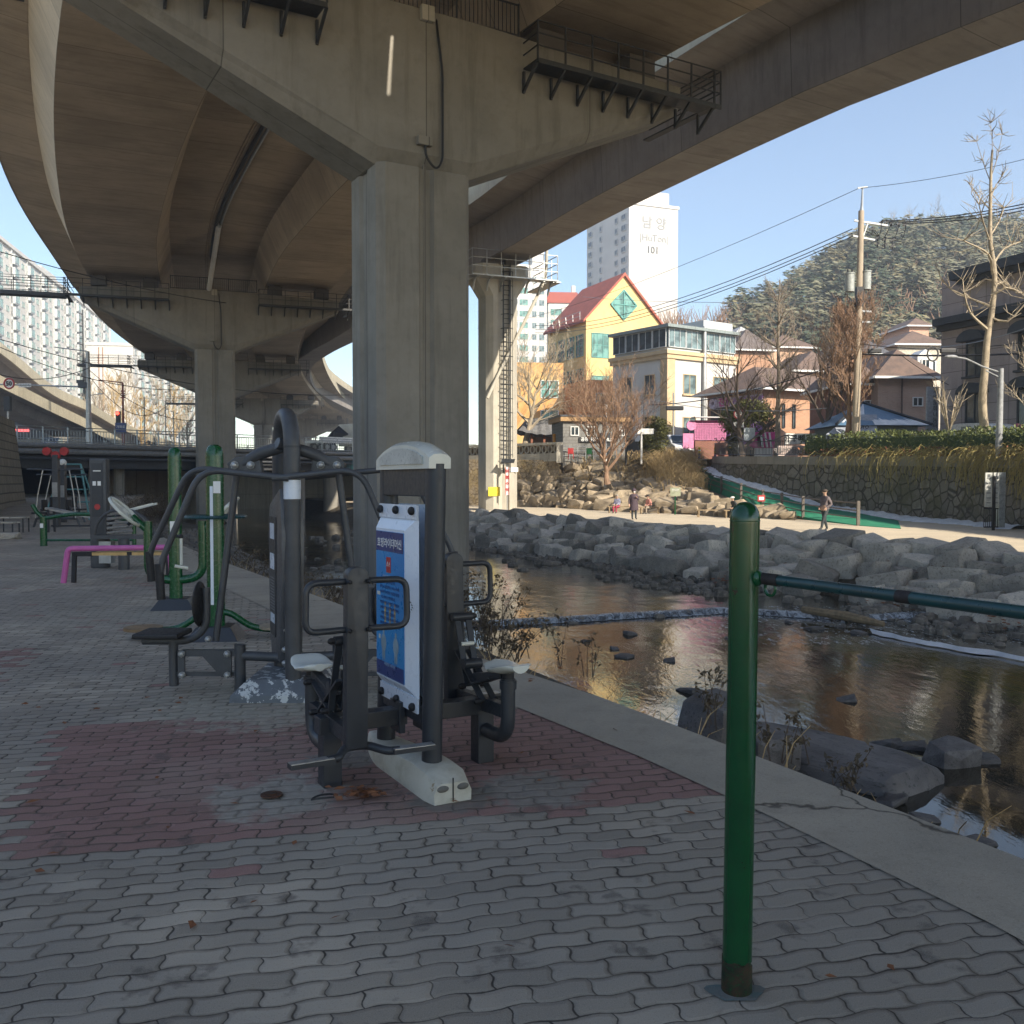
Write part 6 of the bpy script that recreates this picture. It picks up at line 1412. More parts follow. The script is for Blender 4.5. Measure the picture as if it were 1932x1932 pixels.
# ================================================================== POLES, SIGNS, WIRES
UP = thing('utility_pole', 'tall concrete utility pole carrying two grey transformers and steel crossarms', 'utility pole', Vector((at(1613, 908, 55).x, 55, 2.9)))
k_ = 55/FPX
def up(u, v): return Vector(((u-1613)*k_, 0, zat(v, 55)-2.9))
mb = MB(); mb.tube([(0, 0, -.3), up(1619, 398)], [.24, .16], 12); mb.build('shaft', rough_mat('tan_pole_concrete', (.40, .33, .25), (.33, .275, .21), 1, .9), UP, smooth=True)
mb = MB(); mb.tube([up(1619, 402), up(1620, 390), up(1621, 355)], [.13, .08, .05], 8); mb.bar(up(1612, 355), up(1630, 353), .08, .08); mb.build('top_mast', M('galv'), UP)
for a, c in (((1606, 416), (1671, 426)), ((1604, 445), (1645, 453)), ((1620, 587), (1640, 588)), ((1620, 607), (1640, 608))):
    mb = MB(); mb.bar(up(*a), up(*c), .1, .1); mb.build('crossarm', M('galv'), UP)
mb = MB(); mb.bar(up(1622, 450), up(1632, 420), .06, .06); mb.build('brace', M('galv'), UP)
for u, v in ((1599, 534), (1630, 530)):
    mb = MB(); c = up(u, v); mb.cyl(c+Vector((0, 0, -.5)), c+Vector((0, 0, .5)), .26, 14); mb.cyl(c+Vector((0, 0, .5)), c+Vector((0, 0, .56)), .29, 14); tf = mb.build('transformer', paint('transformer_grey', (.36, .38, .36), .5), UP, smooth=True)
    mb = MB(); [mb.cyl(c+Vector((dx, 0, .5)), c+Vector((dx, 0, .78)), .045, 6) for dx in (-.12, .12)]; mb.build('bushings', M('black'), tf)
for u, v, w_ in ((1659, 418, 1), (1667, 419, 1), (1676, 420, 1), (1690, 422, 1), (1702, 423, 1), (1640, 432, 1), (1650, 449, 1), (1664, 451, 1), (1678, 453, 1), (1650, 460, 1), (1664, 462, 1), (1678, 464, 1)):
    mb = MB(); c = up(u, v); mb.bar(c+Vector((-.14, 0, -.06)), c+Vector((.12, 0, .06)), .1, .1); mb.cyl(c+Vector((0, 0, -.2)), c+Vector((0, 0, .1)), .045, 6); mb.build('insulator', M('black'), UP)
for a, b_, c in (((1640, 432), (1652, 446), (1659, 420)), ((1645, 434), (1660, 450), (1676, 422)), ((1664, 450), (1682, 448), (1690, 424)), ((1620, 432), (1636, 440), (1650, 446)), ((1678, 450), (1696, 450), (1703, 428))):
    mb = MB(); mb.tube(spline([up(*a), up(*b_), up(*c)], .2), .025, 4); mb.build('jumper_wire', M('black'), UP)
mb = MB(); mb.box(up(1617, 560), (.38, .38, 1.1)); mb.build('switch_box', M('black'), UP)
def wire(label, p, q, sag, r=.02, mat='black', n=14, name='overhead_cable', group=None):
    p, q = Vector(p), Vector(q); mb = MB(); mb.tube([p.lerp(q, i/n)-Vector((0, 0, sag*4*(i/n)*(1-i/n))) for i in range(n+1)], r, 4, caps=False)
    o = mb.build(name, M(mat), None, loc=p); return tag(o, label, 'cable', group)
# build in world then offset: wire() subtracts loc
EA = at(780, 655, 150)
wire('thin top wire running left from the mast of the utility pole', at(1621, 355, 55), at(900, 620, 130), 1.2, .018)
for k, (v, ve) in enumerate(((432, 574), (440, 582), (446, 588))): wire(['upper of three power lines descending left from the utility pole', 'middle of three power lines descending left from the utility pole', 'lowest of three power lines descending left from the utility pole'][k], at(1608, v, 55), at(1010, ve+40, 120), 1.5, .028)
wire('thin top wire running right from the utility pole mast', at(1621, 355, 55), at(2100, 252, 50), .4, .015)
for k, (u, v, ve) in enumerate(((1662, 417, 372), (1676, 419, 378), (1702, 421, 384))): wire(['highest of three power lines leaving right', 'middle of three power lines leaving right', 'lowest of three power lines leaving right'][k], at(u, v, 55), at(1990, ve, 47), .25, .028)
wire('heavy black cable bundle running right to the grey building', at(1628, 668, 55), at(2020, 662, 46), .15, .05)
wire('second black cable above the heavy bundle at the right', at(1618, 648, 55), at(2020, 630, 46), .5, .022)
wire('long horizontal grey wire crossing behind the trees', at(1612, 568, 55), at(1100, 560, 110), .3, .02, 'galv')
wire('sagging black cable from the trees down to the white building lamp', at(1612, 676, 55), at(1225, 764, 76), .6, .035)
wire('lower sagging grey wire in front of the restaurant sign', at(1560, 770, 58), at(1225, 752, 74), .5, .022, 'galv')
wire('pale slanting wire crossing in front of the grey building', at(1772, 655, 55), at(2010, 590, 44), .3, .022, 'galv')
wire('cable slanting down from the street trees to the brick house', at(1700, 670, 55), at(1790, 726, 56), .1, .02)
for k, (a, c, s) in enumerate([((0, 475, 60), (640, 585, 90), 1.0), ((0, 640, 70), (660, 745, 95), 1.2), ((0, 655, 72), (365, 735, 90), 1.0), ((168, 698, 78), (460, 760, 110), 3.0), ((0, 707, 75), (168, 694, 78), .6), ((170, 712, 78), (330, 750, 105), 2.5)]):
    wire(['long thin cable crossing in front of the highway underside at the left', 'middle thin cable crossing left to right before the apartments', 'lower thin cable crossing before the apartments', 'sagging cable from the grey pole toward the second pier', 'short cable from the left edge to the grey pole', 'drooping cable between the grey and the maroon pole'][k], at(*a), at(*c), s, .03)
mb = MB(); p = at(1760, 668, 50); mb.tube([p+Vector((.28*math.cos(a), 0, .36*math.sin(a))) for a in [i*math.pi/10 for i in range(20)]], .045, 5, closed=True); tag(mb.build('cable_coil', M('black'), loc=p) if False else mb.build('cable_coil', M('black')), 'round coil of black cable hanging from the heavy bundle', 'cable coil')
for u, lb in ((1650, 'black splice box on the heavy cable by the street trees'), (1790, 'black splice sleeve on the heavy cable by the grey building')):
    mb = MB(); p = at(u, 662, 50.5); mb.box(p, (.7 if u < 1700 else .9, .2, .25)); tag(mb.build('splice_box', M('black'), bevel=.05), lb, 'splice box')
SL = thing('street_lamp', 'grey street lamp pole with a long thin arm to the left, by the hedge', 'street lamp', at(1884, 860, 41.8)); k_ = 41.8/FPX
def sp2_(u, v): return Vector(((u-1884)*k_, 0, (858-v)*k_))
mb = MB(); mb.tube([sp2_(1884, 862), sp2_(1886, 694)], [.15, .11], 12); mb.build('pole', gt2, SL, smooth=True)
mb = MB(); mb.tube(spline([sp2_(1886, 702), sp2_(1850, 690), sp2_(1820, 676), sp2_(1796, 672)], .3), .035, 6); mb.tube([sp2_(1886, 712), sp2_(1858, 698)], .03, 5); mb.build('arm', gt2, SL); mb = MB(); mb.ell(sp2_(1792, 672), (.3, .12, .08), 8, 6); mb.build('lamp_head', gt2, SL)
def lamp2(label, u, v, Y, vt, mat='white'):
    t = thing('lamp_post', label, 'lamp post', at(u, v, Y)); h = (v-vt)*Y/FPX; mb = MB(); mb.tube([(0, 0, -.3), (0, 0, h)], [.08, .06], 8); mb.build('pole', M(mat), t, smooth=True); return t, h
t, h = lamp2('slim grey pole with a dark fixture in front of the white building', 1270, 866, 76, 742, 'galv'); mb = MB(); mb.box((.1, 0, h-1.2), (1.4, .3, .35)); mb.build('fixture', M('black'), t, bevel=.08)
t, h = lamp2('white lamp post in front of the public toilet', 1143, 872, 71, 770, 'white'); mb = MB(); mb.ell((0, 0, h), (.16, .16, .3)); mb.build('lantern', M('white'), t, smooth=True)
t, h = lamp2('white post beside the evergreen shrub', 1210, 868, 70, 796, 'white'); mb = MB(); mb.mm((-.3, -.03, h-.9), (.9, .03, h-.5)); mb.build('sign_plate', M('white'), t)
t, h = lamp2('dark post beside the public toilet corner', 1181, 870, 72, 805, 'black'); mb = MB(); mb.box((0, 0, h), (.4, .2, .3)); mb.build('fixture', M('black'), t)
def round_sign(name, label, u, v, Y, r, txt=None, vb=870, post=True):
    c = at(u, v, Y); b = at(u, vb, Y); t = thing(name, label, 'road sign', b); z = c.z-b.z
    mb = MB(); mb.cyl((0, -.02, z), (0, .02, z), r, 24); mb.build('face', M('white'), t); mb = MB(); mb.tube([(r*.88*math.cos(a), -.03, z+r*.88*math.sin(a)) for a in [i*math.pi/12 for i in range(24)]], r*.14, 5, closed=True)
    if txt is None: mb.bar((-.6*r, -.04, z+.6*r), (.6*r, -.04, z-.6*r), .05, r*.14)
    mb.build('red_ring', M('red'), t)
    if txt: text(txt, r*1.0, Matrix.Translation((0, -.06, z)), M('black'), t, .01, bold=.01)
    elif name == 'no_bicycle_sign':
        mb = MB()
        for dx in (-.3, .3): mb.tube([(dx*r+.24*r*math.cos(a), -.03, z-.12*r+.24*r*math.sin(a)) for a in [i*math.pi/6 for i in range(12)]], r*.05, 4, closed=True)
        mb.bar((-.3*r, -.03, z-.12*r), (0, -.03, z+.2*r), .03, .04*r); mb.bar((.3*r, -.03, z-.12*r), (.12*r, -.03, z+.4*r), .03, .04*r); mb.bar((-.1*r, -.03, z+.2*r), (.2*r, -.03, z+.2*r), .03, .04*r); mb.build('bicycle_mark', M('black'), t)
    if post: mb = MB(); mb.cyl((0, .06, -.2), (0, .06, z+r), .04, 8); mb.build('post', M('galv'), t)
    return t, z
t, z = round_sign('no_bicycle_sign', 'round red-ringed no bicycle sign on a post above the stone wall', 1393, 781, 64.5, .36, None, 872); mb = MB(); mb.box((0, 0, z-.72), (.68, .04, .36)); mb.build('sub_plate', M('white'), t); text('금지', .25, Matrix.Translation((0, -.04, z-.72)), M('black'), t, .005)
mb = MB(); mb.box((.75, .05, z-1.35), (.75, .03, .85)); mb.build('pale_plate', paint('pale_blue_plate', (.5, .56, .6), .5), t)
def board(label, u, v1, v2, vb, w, Y, mats, lines=0, name='sign_board', postm='green'):
    c = at(u, vb, Y); t = thing(name, label, 'sign', c); z1, z2 = (vb-v2)*Y/FPX, (vb-v1)*Y/FPX
    mb = MB(); mb.mm((-w/2, -.03, z1), (w/2, .03, z2)); mb.build('panel', mats, t); mb = MB(); mb.cyl((0, .07, -.2), (0, .07, z2*.98), .04, 8); mb.build('post', M(postm), t)
    return t, z1, z2
t, z1, z2 = board('small olive notice board on a green post in front of the tan rocks', 1274, 920, 936, 970, .62, 57, paint('olive_sign', (.30, .32, .22), .6)); text('안내문', .16, Matrix.Translation((0, -.035, z2-.15)), M('white'), t, .004)
t, z1, z2 = board('small red and white house-shaped sign beside the ramp railing', 1436, 934, 946, 975, .42, 54, M('red')); mb = MB(); mb.mm((-.14, -.05, z1+.08), (.14, -.035, z2-.1)); mb.build('white_label', M('white'), t)
# solar warning sign and red notice on the ramp pier
t = thing('solar_sign', 'red and white vertical sign with a small solar panel beside the sunlit pier', 'sign', at(957, 962, 64.5)); 
mb = MB(); mb.mm((-.13, -.05, 1.0), (.13, 0, 2.9)); mb.build('panel', M('white'), t); mb = MB(); mb.bar((-.11, -.06, 1.0), (-.11, -.06, 2.9), .03, .05); mb.bar((.11, -.06, 1.0), (.11, -.06, 2.9), .03, .05); mb.build('red_border', M('red'), t)
for k, ch in enumerate('위험수위'): text(ch, .26, Matrix.Translation((0, -.06, 2.6-k*.42)), M('red'), t, .005, bold=.01)
mb = MB(); mb.box((.05, -.1, 3.3), (.9, .5, .04), (R(30), 0, R(-10))); mb.build('solar_panel', M('steel'), t); mb = MB(); mb.cyl((0, .04, 0), (0, .04, 3.3), .035, 8); mb.build('post', M('galv'), t)
# information board by the wall at the right
IB = thing('information_board', 'tall white two-panel river information board on dark posts against the stone wall', 'information board', at(1871, 1000, 39.0)); k_ = 39/FPX
for x0, x1 in ((-.30, -.02), (.04, .26)):
    mb = MB(); mb.mm((x0, -.03, .95), (x1, .03, 2.35)); mb.build('panel', paint('board_face', (.52, .53, .50), .5), IB)
    mb = MB(); [mb.mm((x0+.05, -.035, 1.1+.2*j), (x1-.05, -.031, 1.13+.2*j)) for j in range(6)]; mb.mm((x0+.08, -.036, 2.15), (x1-.08, -.031, 2.28)); mb.build('printed_lines', gt_, IB)
mb = MB(); mb.bar((.02, -.08, -.1), (.04, -.08, 2.2), .09, .09); mb.build('post', M('black'), IB); mb = MB(); [mb.bar((-.3+.08*j, .05, .1), (-.3+.08*j, .05, .9), .025, .025) for j in range(8)]; mb.bar((-.3, .05, .88), (.28, .05, .88), .05, .05); mb.bar((-.3, .05, .12), (.28, .05, .12), .05, .05); mb.build('grille', M('black'), IB)
mb = MB(); mb.mm((.30, .02, .1), (.55, .3, 2.36)); mb.build('side_pillar', paint('pale_steel_pillar', (.42, .46, .50), .3, .5), IB)
# traffic poles on the left
GP = thing('signal_pole', 'tall grey traffic pole with a long arm, camera and speed sign beyond the road bridge', 'traffic pole', Vector((at(168, 837, 88).x, 88, 4.3))); k_ = 88/FPX
def gp(u, v): return Vector(((u-168)*k_, 0, zat(v, 88)-4.3))
mb = MB(); mb.tube([(0, 0, -.3), gp(168, 663)], [.28, .16], 12); mb.build('pole', M('galv'), GP, smooth=True); mb = MB(); mb.tube([gp(-40, 724), gp(165, 730)], .07, 8); mb.build('arm', M('galv'), GP); mb = MB(); mb.tube([gp(168, 663), gp(105, 655)], .05, 6); mb.build('top_arm', M('galv'), GP); mb = MB(); mb.tube([gp(170, 746), gp(192, 743)], .04, 6); mb.bar(gp(186, 743), gp(195, 743), .2, .1); mb.build('lamp_arm', M('galv'), GP)
mb = MB(); mb.box(gp(159, 727), (.8, .5, .5)); mb.box(gp(153, 720), (.6, .3, .3)); mb.build('camera_box', M('steel2'), GP)
mb = MB(); mb.box(gp(49, 727), (1.15, .05, .34)); pt_ = mb.build('name_plate', M('white'), GP); text('과속단속', .26, Matrix.Translation(gp(49, 727)+Vector((0, -.05, 0))), M('black'), GP, .005)
c = gp(21, 724)+Vector((0, -.15, 0)); mb = MB(); mb.cyl(c, c+Vector((0, .06, 0)), .5, 24); sg = mb.build('speed_sign', M('white'), GP); mb = MB(); mb.tube([c+Vector((.45*math.cos(a), -.02, .45*math.sin(a))) for a in [i*math.pi/12 for i in range(24)]], .08, 5, closed=True); mb.build('red_ring', M('red'), sg); text('50', .55, Matrix.Translation(c+Vector((0, -.06, -.02))), M('black'), sg, .01, bold=.02)
maroon = paint('maroon_paint', (.22, .04, .035), .5)
MP = thing('traffic_light', 'maroon pole with a red-lit traffic light and a blue road-name sign', 'traffic light', Vector((at(233, 837, 90).x, 90, 4.3))); k_ = 90/FPX
def mp_(u, v): return Vector(((u-233)*k_, 0, zat(v, 90)-4.3))
mb = MB(); mb.tube([(0, 0, -.2), mp_(233, 722)], [.12, .09], 8); mb.tube([mp_(233, 722), mp_(188, 717)], .05, 6); mb.build('pole', maroon, MP); mb = MB(); [mb.bar(mp_(229, 738+4*k), mp_(237, 738+4*k), .12, .1) for k in range(4)]; mb.build('rings', maroon, MP)
mb = MB(); mb.bar(mp_(224, 800), mp_(224, 776), .36, .32); mb.build('signal_head', M('black'), MP); mb = MB(); mb.cyl(mp_(224, 780)+Vector((0, -.22, 0)), mp_(224, 780)+Vector((0, -.18, 0)), .16, 14); mb.build('red_light', emit('red_lamp', (1, .05, .03), 3), MP)
mb = MB(); mb.prism([(-.45, -.5), (.45, -.5), (.55, .5), (-.55, .5)], -.2, -.14); o = mb.build('road_name_sign', M('navy'), MP); o.location = mp_(230, 808); text('가좌로', .3, Matrix.Translation(mp_(230, 808)+Vector((0, -.24, .1))), M('white'), MP, .005); mb = MB(); mb.bar(mp_(233, 745), mp_(250, 742), .04, .04); mb.build('bracket', M('galv'), MP)
for k, (u, vt, lb) in enumerate([(273, 748, 'thin grey pole left of the second pier, nearest the traffic light'), (313, 757, 'thin grey pole between the traffic light and the second pier'), (328, 775, 'thin grey pole closest to the second pier')]):
    t = thing('thin_pole', lb, 'pole', Vector((at(u, 837, 100).x, 100, 4.8))); mb = MB(); mb.cyl((0, 0, 0), (0, 0, zat(vt, 100)-4.8), .07, 6); mb.build('shaft', M('galv'), t)
    if k < 1: mb = MB(); mb.bar((0, 0, zat(vt+3, 100)-4.8), (2.2, 0, zat(vt+9, 100)-4.8), .05, .05); mb.build('arm', M('galv'), t)
t = thing('traffic_light', 'dark traffic light seen from behind at the far left edge', 'traffic light', Vector((at(16, 837, 84).x, 84, 4.3))); mb = MB(); mb.cyl((0, 0, 0), (0, 0, 4.7), .07, 6); mb.build('pole', M('galv'), t); mb = MB(); mb.box((0, 0, 4.1), (.5, .4, 1.3)); mb.build('signal_head', M('black'), t)
t = thing('shop_building', 'low shop with a dark sign panel and red lights beyond the road bridge', 'shop', Vector((at(-20, 908, 150).x, 150, 5)), R(6)); mb = MB(); mb.mm((0, 0, 0), (10, 8, 6.6)); mb.build('wall', paint('beige_shop', (.5, .44, .34), .8), t); mb = MB(); mb.mm((2.5, -.3, 3.2), (9, -.02, 6.3)); mb.build('sign_panel', M('steel2'), t); mb = MB(); mb.mm((4, -.45, 4.4), (6.2, -.32, 4.9)); mb.build('neon_sign', emit('red_neon', (1, .12, .12), 1.2), t)
mb = MB(); mb.mm((2.6, -.1, .6), (7.6, -.02, 2.6)); mb.build('window', M('glass'), t)
t = thing('shop_building', 'low orange-fronted shop right of the dark sign panel beyond the road bridge', 'shop', Vector((at(58, 908, 152).x, 152, 5)), R(4)); mb = MB(); mb.mm((0, 0, 0), (7.5, 7, 5.0)); mb.build('wall', paint('cream_shop', (.62, .54, .42), .8), t); mb = MB(); mb.mm((.3, -.2, 2.6), (6.6, -.02, 3.5)); mb.build('sign_panel', paint('orange_sign', (.6, .25, .1), .6), t); mb = MB(); mb.mm((.6, -.1, .5), (6.2, -.02, 2.2)); mb.build('window', M('glassdark'), t)

# ================================================================== VEHICLES
def wheel(par, x, y, r, w):
    mb = MB(); mb.cyl((x, y-w/2, r), (x, y+w/2, r), r, 18); wz = mb.build('wheel', M('rubber'), par, smooth=True); mb = MB(); mb.cyl((x, y-w/2-.01, r), (x, y+w/2+.01, r), r*.55, 12); mb.build('rim', M('galv'), wz)
def van(label, loc, rz, paintm, L=4.6, W=1.75, H_=1.85):
    t = thing('van', label, 'van', loc, rz)
    prof = [(-L/2, .35), (-L/2+.05, H_-.2), (-L/2+.35, H_), (L*.14, H_), (L*.30, H_*.64), (L*.47, H_*.52), (L/2, H_*.36), (L/2, .3), (L/2-.2, .22), (-L/2+.2, .25)]
    rings = []
    for y, k in ((-W/2, .93), (-W/2+.08, 1), (W/2-.08, 1), (W/2, .93)): rings.append([Vector((x*(.985 if k < 1 else 1), y, .25+(z-.25)*(.96 if k < 1 else 1))) for x, z in prof])
    mb = MB(); mb.loft(rings); mb.build('body', paintm, t, bevel=.04, smooth=True)
    mb = MB(); mb.add([(L*.155, -W/2+.16, H_*.97), (L*.155, W/2-.16, H_*.97), (L*.30+.03, W/2-.12, H_*.66), (L*.30+.03, -W/2+.12, H_*.66)], [(0, 1, 2, 3)]); mb.build('windscreen', M('glassdark'), t)
    for s in (-1, 1):
        mb = MB(); y = s*(W/2+.004); mb.add([(-L/2+.3, y, H_*.9), (L*.12, y, H_*.9), (L*.25, y, H_*.64), (-L/2+.25, y, H_*.62)], [(0, 1, 2, 3)]); mb.build('side_window', M('glassdark'), t)
        mb = MB(); mb.ell((L/2-.06, s*(W/2-.25), H_*.36), (.08, .17, .1), 8, 6); mb.build('headlight', M('galv'), t)
        for x in (-L*.31, L*.33): wheel(t, x, s*(W/2-.12), .31, .2)
    mb = MB(); mb.box((L/2+.02, 0, .42), (.08, W*.9, .2)); mb.build('bumper', M('galv'), t); return t
vp = at(1284, 866, 72); van('white van parked facing the camera beside the evergreen shrub', Vector((vp.x, 74, street_z(73))), R(-80), paint('van_white', (.74, .75, .76), .25))
TK = thing('box_truck', 'white cab box truck with a beige lettered cargo body behind the hedge', 'truck', Vector((at(1805, 820, 52).x, 52, 2.75)), R(-76))
mb = MB(); mb.mm((-2.9, -.85, .55), (.55, .85, 1.62)); mb.build('cargo_body', paint('cargo_beige', (.42, .38, .32), .6), TK, bevel=.03)
text('㈜한국종합식품', .42, Matrix.Translation((-1.2, -.87, 1.25)), paint('tan_letters', (.2, .16, .12), .6), TK, .005, bold=.01)
rings = [[Vector((x, y, z)) for x, z in ((.6, .5), (.6, 1.85), (1.2, 1.9), (2.6, 1.85), (3.3, 1.72), (3.75, 1.2), (3.85, .5))] for y in (-.85, .85)]
mb = MB(); mb.loft(rings); mb.build('cab', paint('cab_white', (.74, .74, .72), .3), TK, bevel=.06, smooth=True)
for a in ((1.3, 2.2), (2.5, 3.35)):
    mb = MB(); mb.add([(a[0], -.861, 1.15), (a[1], -.861, 1.15), (a[1]-.1, -.861, 1.72), (a[0]+.08, -.861, 1.72)], [(0, 1, 2, 3)]); mb.build('side_window', M('glassdark'), TK)
for x in (-1.9, 2.6):
    for y in (-.75, .75): wheel(TK, x, y, .33, .2)
dd = (bb-ba).normalized(); p = off(ba+(bb-ba)*.74, 1.6, 4.36)
k_ = min(range(300), key=lambda i: abs(966+FPX*(off(ba+(bb-ba)*i/299, 2.2, 0).x/off(ba+(bb-ba)*i/299, 2.2, 0).y)-632)); p = off(ba+(bb-ba)*k_/299, 2.2, 4.36)
FT = thing('flatbed_truck', 'white cab crane truck loaded with dark pipes on the low road bridge', 'truck', p, math.atan2(dd.y, dd.x))
mb = MB(); mb.mm((-2.6, -1.1, .8), (1.2, 1.1, 1.0)); mb.mm((-2.6, -1.12, 1.0), (1.2, -1.06, 1.35)); [mb.mm((-2.5+.28*j, -1.16, .75), (-2.4+.28*j, -1.12, 1.3)) for j in range(14)]; mb.build('flatbed', M('white'), FT)
mb = MB(); mb.mm((1.3, -1.1, .6), (3.4, 1.1, 2.7)); mb.build('cab', M('white'), FT, bevel=.1); mb = MB(); mb.mm((2.0, -1.115, 1.7), (3.1, -1.1, 2.4)); mb.build('side_window', M('glassdark'), FT)
mb = MB(); [mb.tube([(-1.6+.25*j, -.8+.2*j, 1.1+.1*j), (.9, -.8+.2*j, 1.7+.12*j)], .12, 6) for j in range(7)]; mb.box((-.3, -.9, 1.5), (.9, .3, .6)); mb.build('load', M('black'), FT)
for x in (-1.7, -1.0, 2.4):
    for y in (-.95, .95): wheel(FT, x, y, .42, .25)
p = off(ba+(bb-ba)*.22, 12, 4.36); k_ = min(range(300), key=lambda i: abs(966+FPX*(off(ba+(bb-ba)*i/299, 8, 0).x/off(ba+(bb-ba)*i/299, 8, 0).y)-98)); p = off(ba+(bb-ba)*k_/299, 8, 4.36)
p = Vector((at(98, 908, 112).x, 112, 5.25))
t = van('dark blue car crossing the low road bridge at the left', p, R(-75), paint('car_blue', (.10, .14, .22), .25), 4.4, 1.75, 1.45); t.name = 'car'; t['category'] = 'car'
for u, lb in ((1349, 'blue and yellow striped bollard left of the striped walker'), (1319, 'blue and yellow striped bollard beside the white van'), (1377, 'blue and yellow striped bollard at the feet of the striped walker')):
    t = thing('bollard', lb, 'bollard', Vector((at(u, 908, 71).x, 71, street_z(71)-.05))); mb = MB(); mb.cyl((0, 0, 0), (0, 0, .45), .09, 10); mb.build('blue_base', M('navy'), t); mb = MB(); mb.cyl((0, 0, .45), (0, 0, .9), .09, 10); b_ = mb.build('yellow_sleeve', M('yellow'), t); mb = MB(); mb.cyl((0, 0, .62), (0, 0, .72), .095, 10); mb.build('white_band', M('white'), b_)
t = thing('letter_sculpture', 'big pink and white striped shop letters behind the wavy railing', 'sculpture', at(1440, 866, 66)); mb = MB(); mb.cyl((-.55, -.2, 1.3), (-.55, .2, 1.3), .55, 20); mb.mm((-.5, -.2, .75), (.75, .2, 1.85)); mb.build('pink_form', paint('hot_pink', (.65, .05, .28), .4), t, bevel=.03)
mb = MB(); [mb.bar((-.1+.3*j, -.23, .8), (-.25+.3*j, -.23, 1.8), .12, .06) for j in range(3)]; mb.build('white_stripes', M('white'), t); mb = MB(); mb.mm((-.6, -.15, 0), (.6, .15, .75)); mb.build('plinth', M('white'), t)
for (x, m_, lb, u) in ((0, 'red', 'small red plastic seat in front of the public toilet', 1077), (0, 'green', 'small green plastic seat in front of the public toilet', 1112)):
    p = Vector((at(u, 868, 74.5).x, 74.5, street_z(74.5))); t = thing('plastic_chair', lb, 'chair', p); mb = MB(); mb.mm((-.22, -.2, .38), (.22, .2, .43)); mb.build('seat', M(m_), t); mb = MB(); mb.mm((-.22, .17, .43), (.22, .21, .85)); mb.build('backrest', M(m_), t)
    for sx in (-1, 1):
        for sy in (-1, 1): mb = MB(); mb.bar((sx*.2, sy*.18, 0), (sx*.2, sy*.18, .38), .04, .04); mb.build('leg', M(m_), t)
t = post_rail('toilet_fence', 'low steel fence in front of the public toilet', 'fence', [Vector((at(u, 908, 75.5).x, 75.5, 3.3)) for u in (1060, 1075, 1090, 1105, 1120, 1140, 1160, 1180)], 1.1, (.3, .7, 1.05), M('galv'), .06, rail_r=.03)
mb = MB(); x0 = at(1058, 908, 76).x
t = thing('orange_post', 'orange and red advertising column by the hanok', 'column', Vector((at(1046, 908, 79).x, 79, 3.5))); mb = MB(); mb.cyl((0, 0, 0), (0, 0, 2.0), .16, 10); mb.build('shaft', paint('orange_paint', (.75, .33, .04), .5), t); mb = MB(); mb.cyl((.3, 0, 1.2), (.3, 0, 1.8), .1, 8); mb.build('red_cap', M('red'), t)
# ================================================================== PEOPLE
def person(label, loc, rz, J, E, Rr, mats, bones, hair=None, cat='person', extra=None):
    """J joints (name -> xyz), E edges, Rr radii, bones: edge -> material index"""
    names = list(J); me = bpy.data.meshes.new('p'); me.from_pydata([J[n] for n in names], [(names.index(a), names.index(b_)) for a, b_ in E], [])
    o = bpy.data.objects.new('p', me); C.objects.link(o)
    md = o.modifiers.new('skin', 'SKIN'); md.use_smooth_shade = True
    for i, n in enumerate(names):
        r = Rr[n]; me.skin_vertices[0].data[i].radius = (r, r) if not isinstance(r, tuple) else r
    me.skin_vertices[0].data[names.index('pelvis')].use_root = True
    o.modifiers.new('sub', 'SUBSURF').levels = 2
    bpy.context.view_layer.update(); dg = bpy.context.evaluated_depsgraph_get(); m2 = bpy.data.meshes.new_from_object(o.evaluated_get(dg))
    bpy.data.objects.remove(o, do_unlink=True)
    m2.materials.clear()
    for m in mats: m2.materials.append(m)
    segs = [(Vector(J[a]), Vector(J[b_]), bones.get((a, b_), 0)) for a, b_ in E]
    for p in m2.polygons:
        c = p.center; best = None
        for a, b_, mi in segs:
            ab = b_-a; t = max(0, min(1, (c-a).dot(ab)/max(ab.dot(ab), 1e-9))); d = (c-(a+ab*t)).length
            if best is None or d < best[0]: best = (d, mi)
        p.material_index = best[1]; p.use_smooth = True
    ob = bpy.data.objects.new('person', m2); C.objects.link(ob); ob.location = loc; ob.rotation_euler = (0, 0, rz); tag(ob, label, cat)
    hd = Vector(J['head'])
    mb = MB(); mb.ell(hd+Vector((0, .012, .02)), (.086, .098, .108), 14, 8); hm = hair or M('hair')
    mb2 = MB()
    for s in (-1, 1): mb2.ell(hd+Vector((s*.033, -.083, .012)), (.011, .006, .008), 6, 4)
    mb2.build('eye', M('black'), ob); mb3 = MB(); mb3.ell(hd+Vector((0, -.098, -.012)), (.012, .018, .02), 6, 4); mb3.ell(hd+Vector((-.088, .0, 0)), (.012, .02, .03), 6, 4); mb3.ell(hd+Vector((.088, .0, 0)), (.012, .02, .03), 6, 4); mb3.build('nose_and_ears', M('skin'), ob, smooth=True)
    # hair: shell cut away from the face
    keep = MB(); rings = []
    for i in range(7):
        th = .05+i*.27; rg = []
        for j in range(16):
            a = 2*math.pi*j/16; face = max(0, -math.sin(a)); zz = math.cos(th)*(1); r_ = math.sin(th)
            cut = .0 if i < 4 else face*.10
            rg.append(hd+Vector((.098*r_*math.cos(a), (.108*r_*math.sin(a)+.012)*(1-cut*3), .02+.118*zz+(face*.07 if i > 4 else 0))))
        rings.append(rg)
    keep.loft(rings, caps=False); keep.build('hair', hm, ob, smooth=True)
    if extra: extra(ob)
    return ob
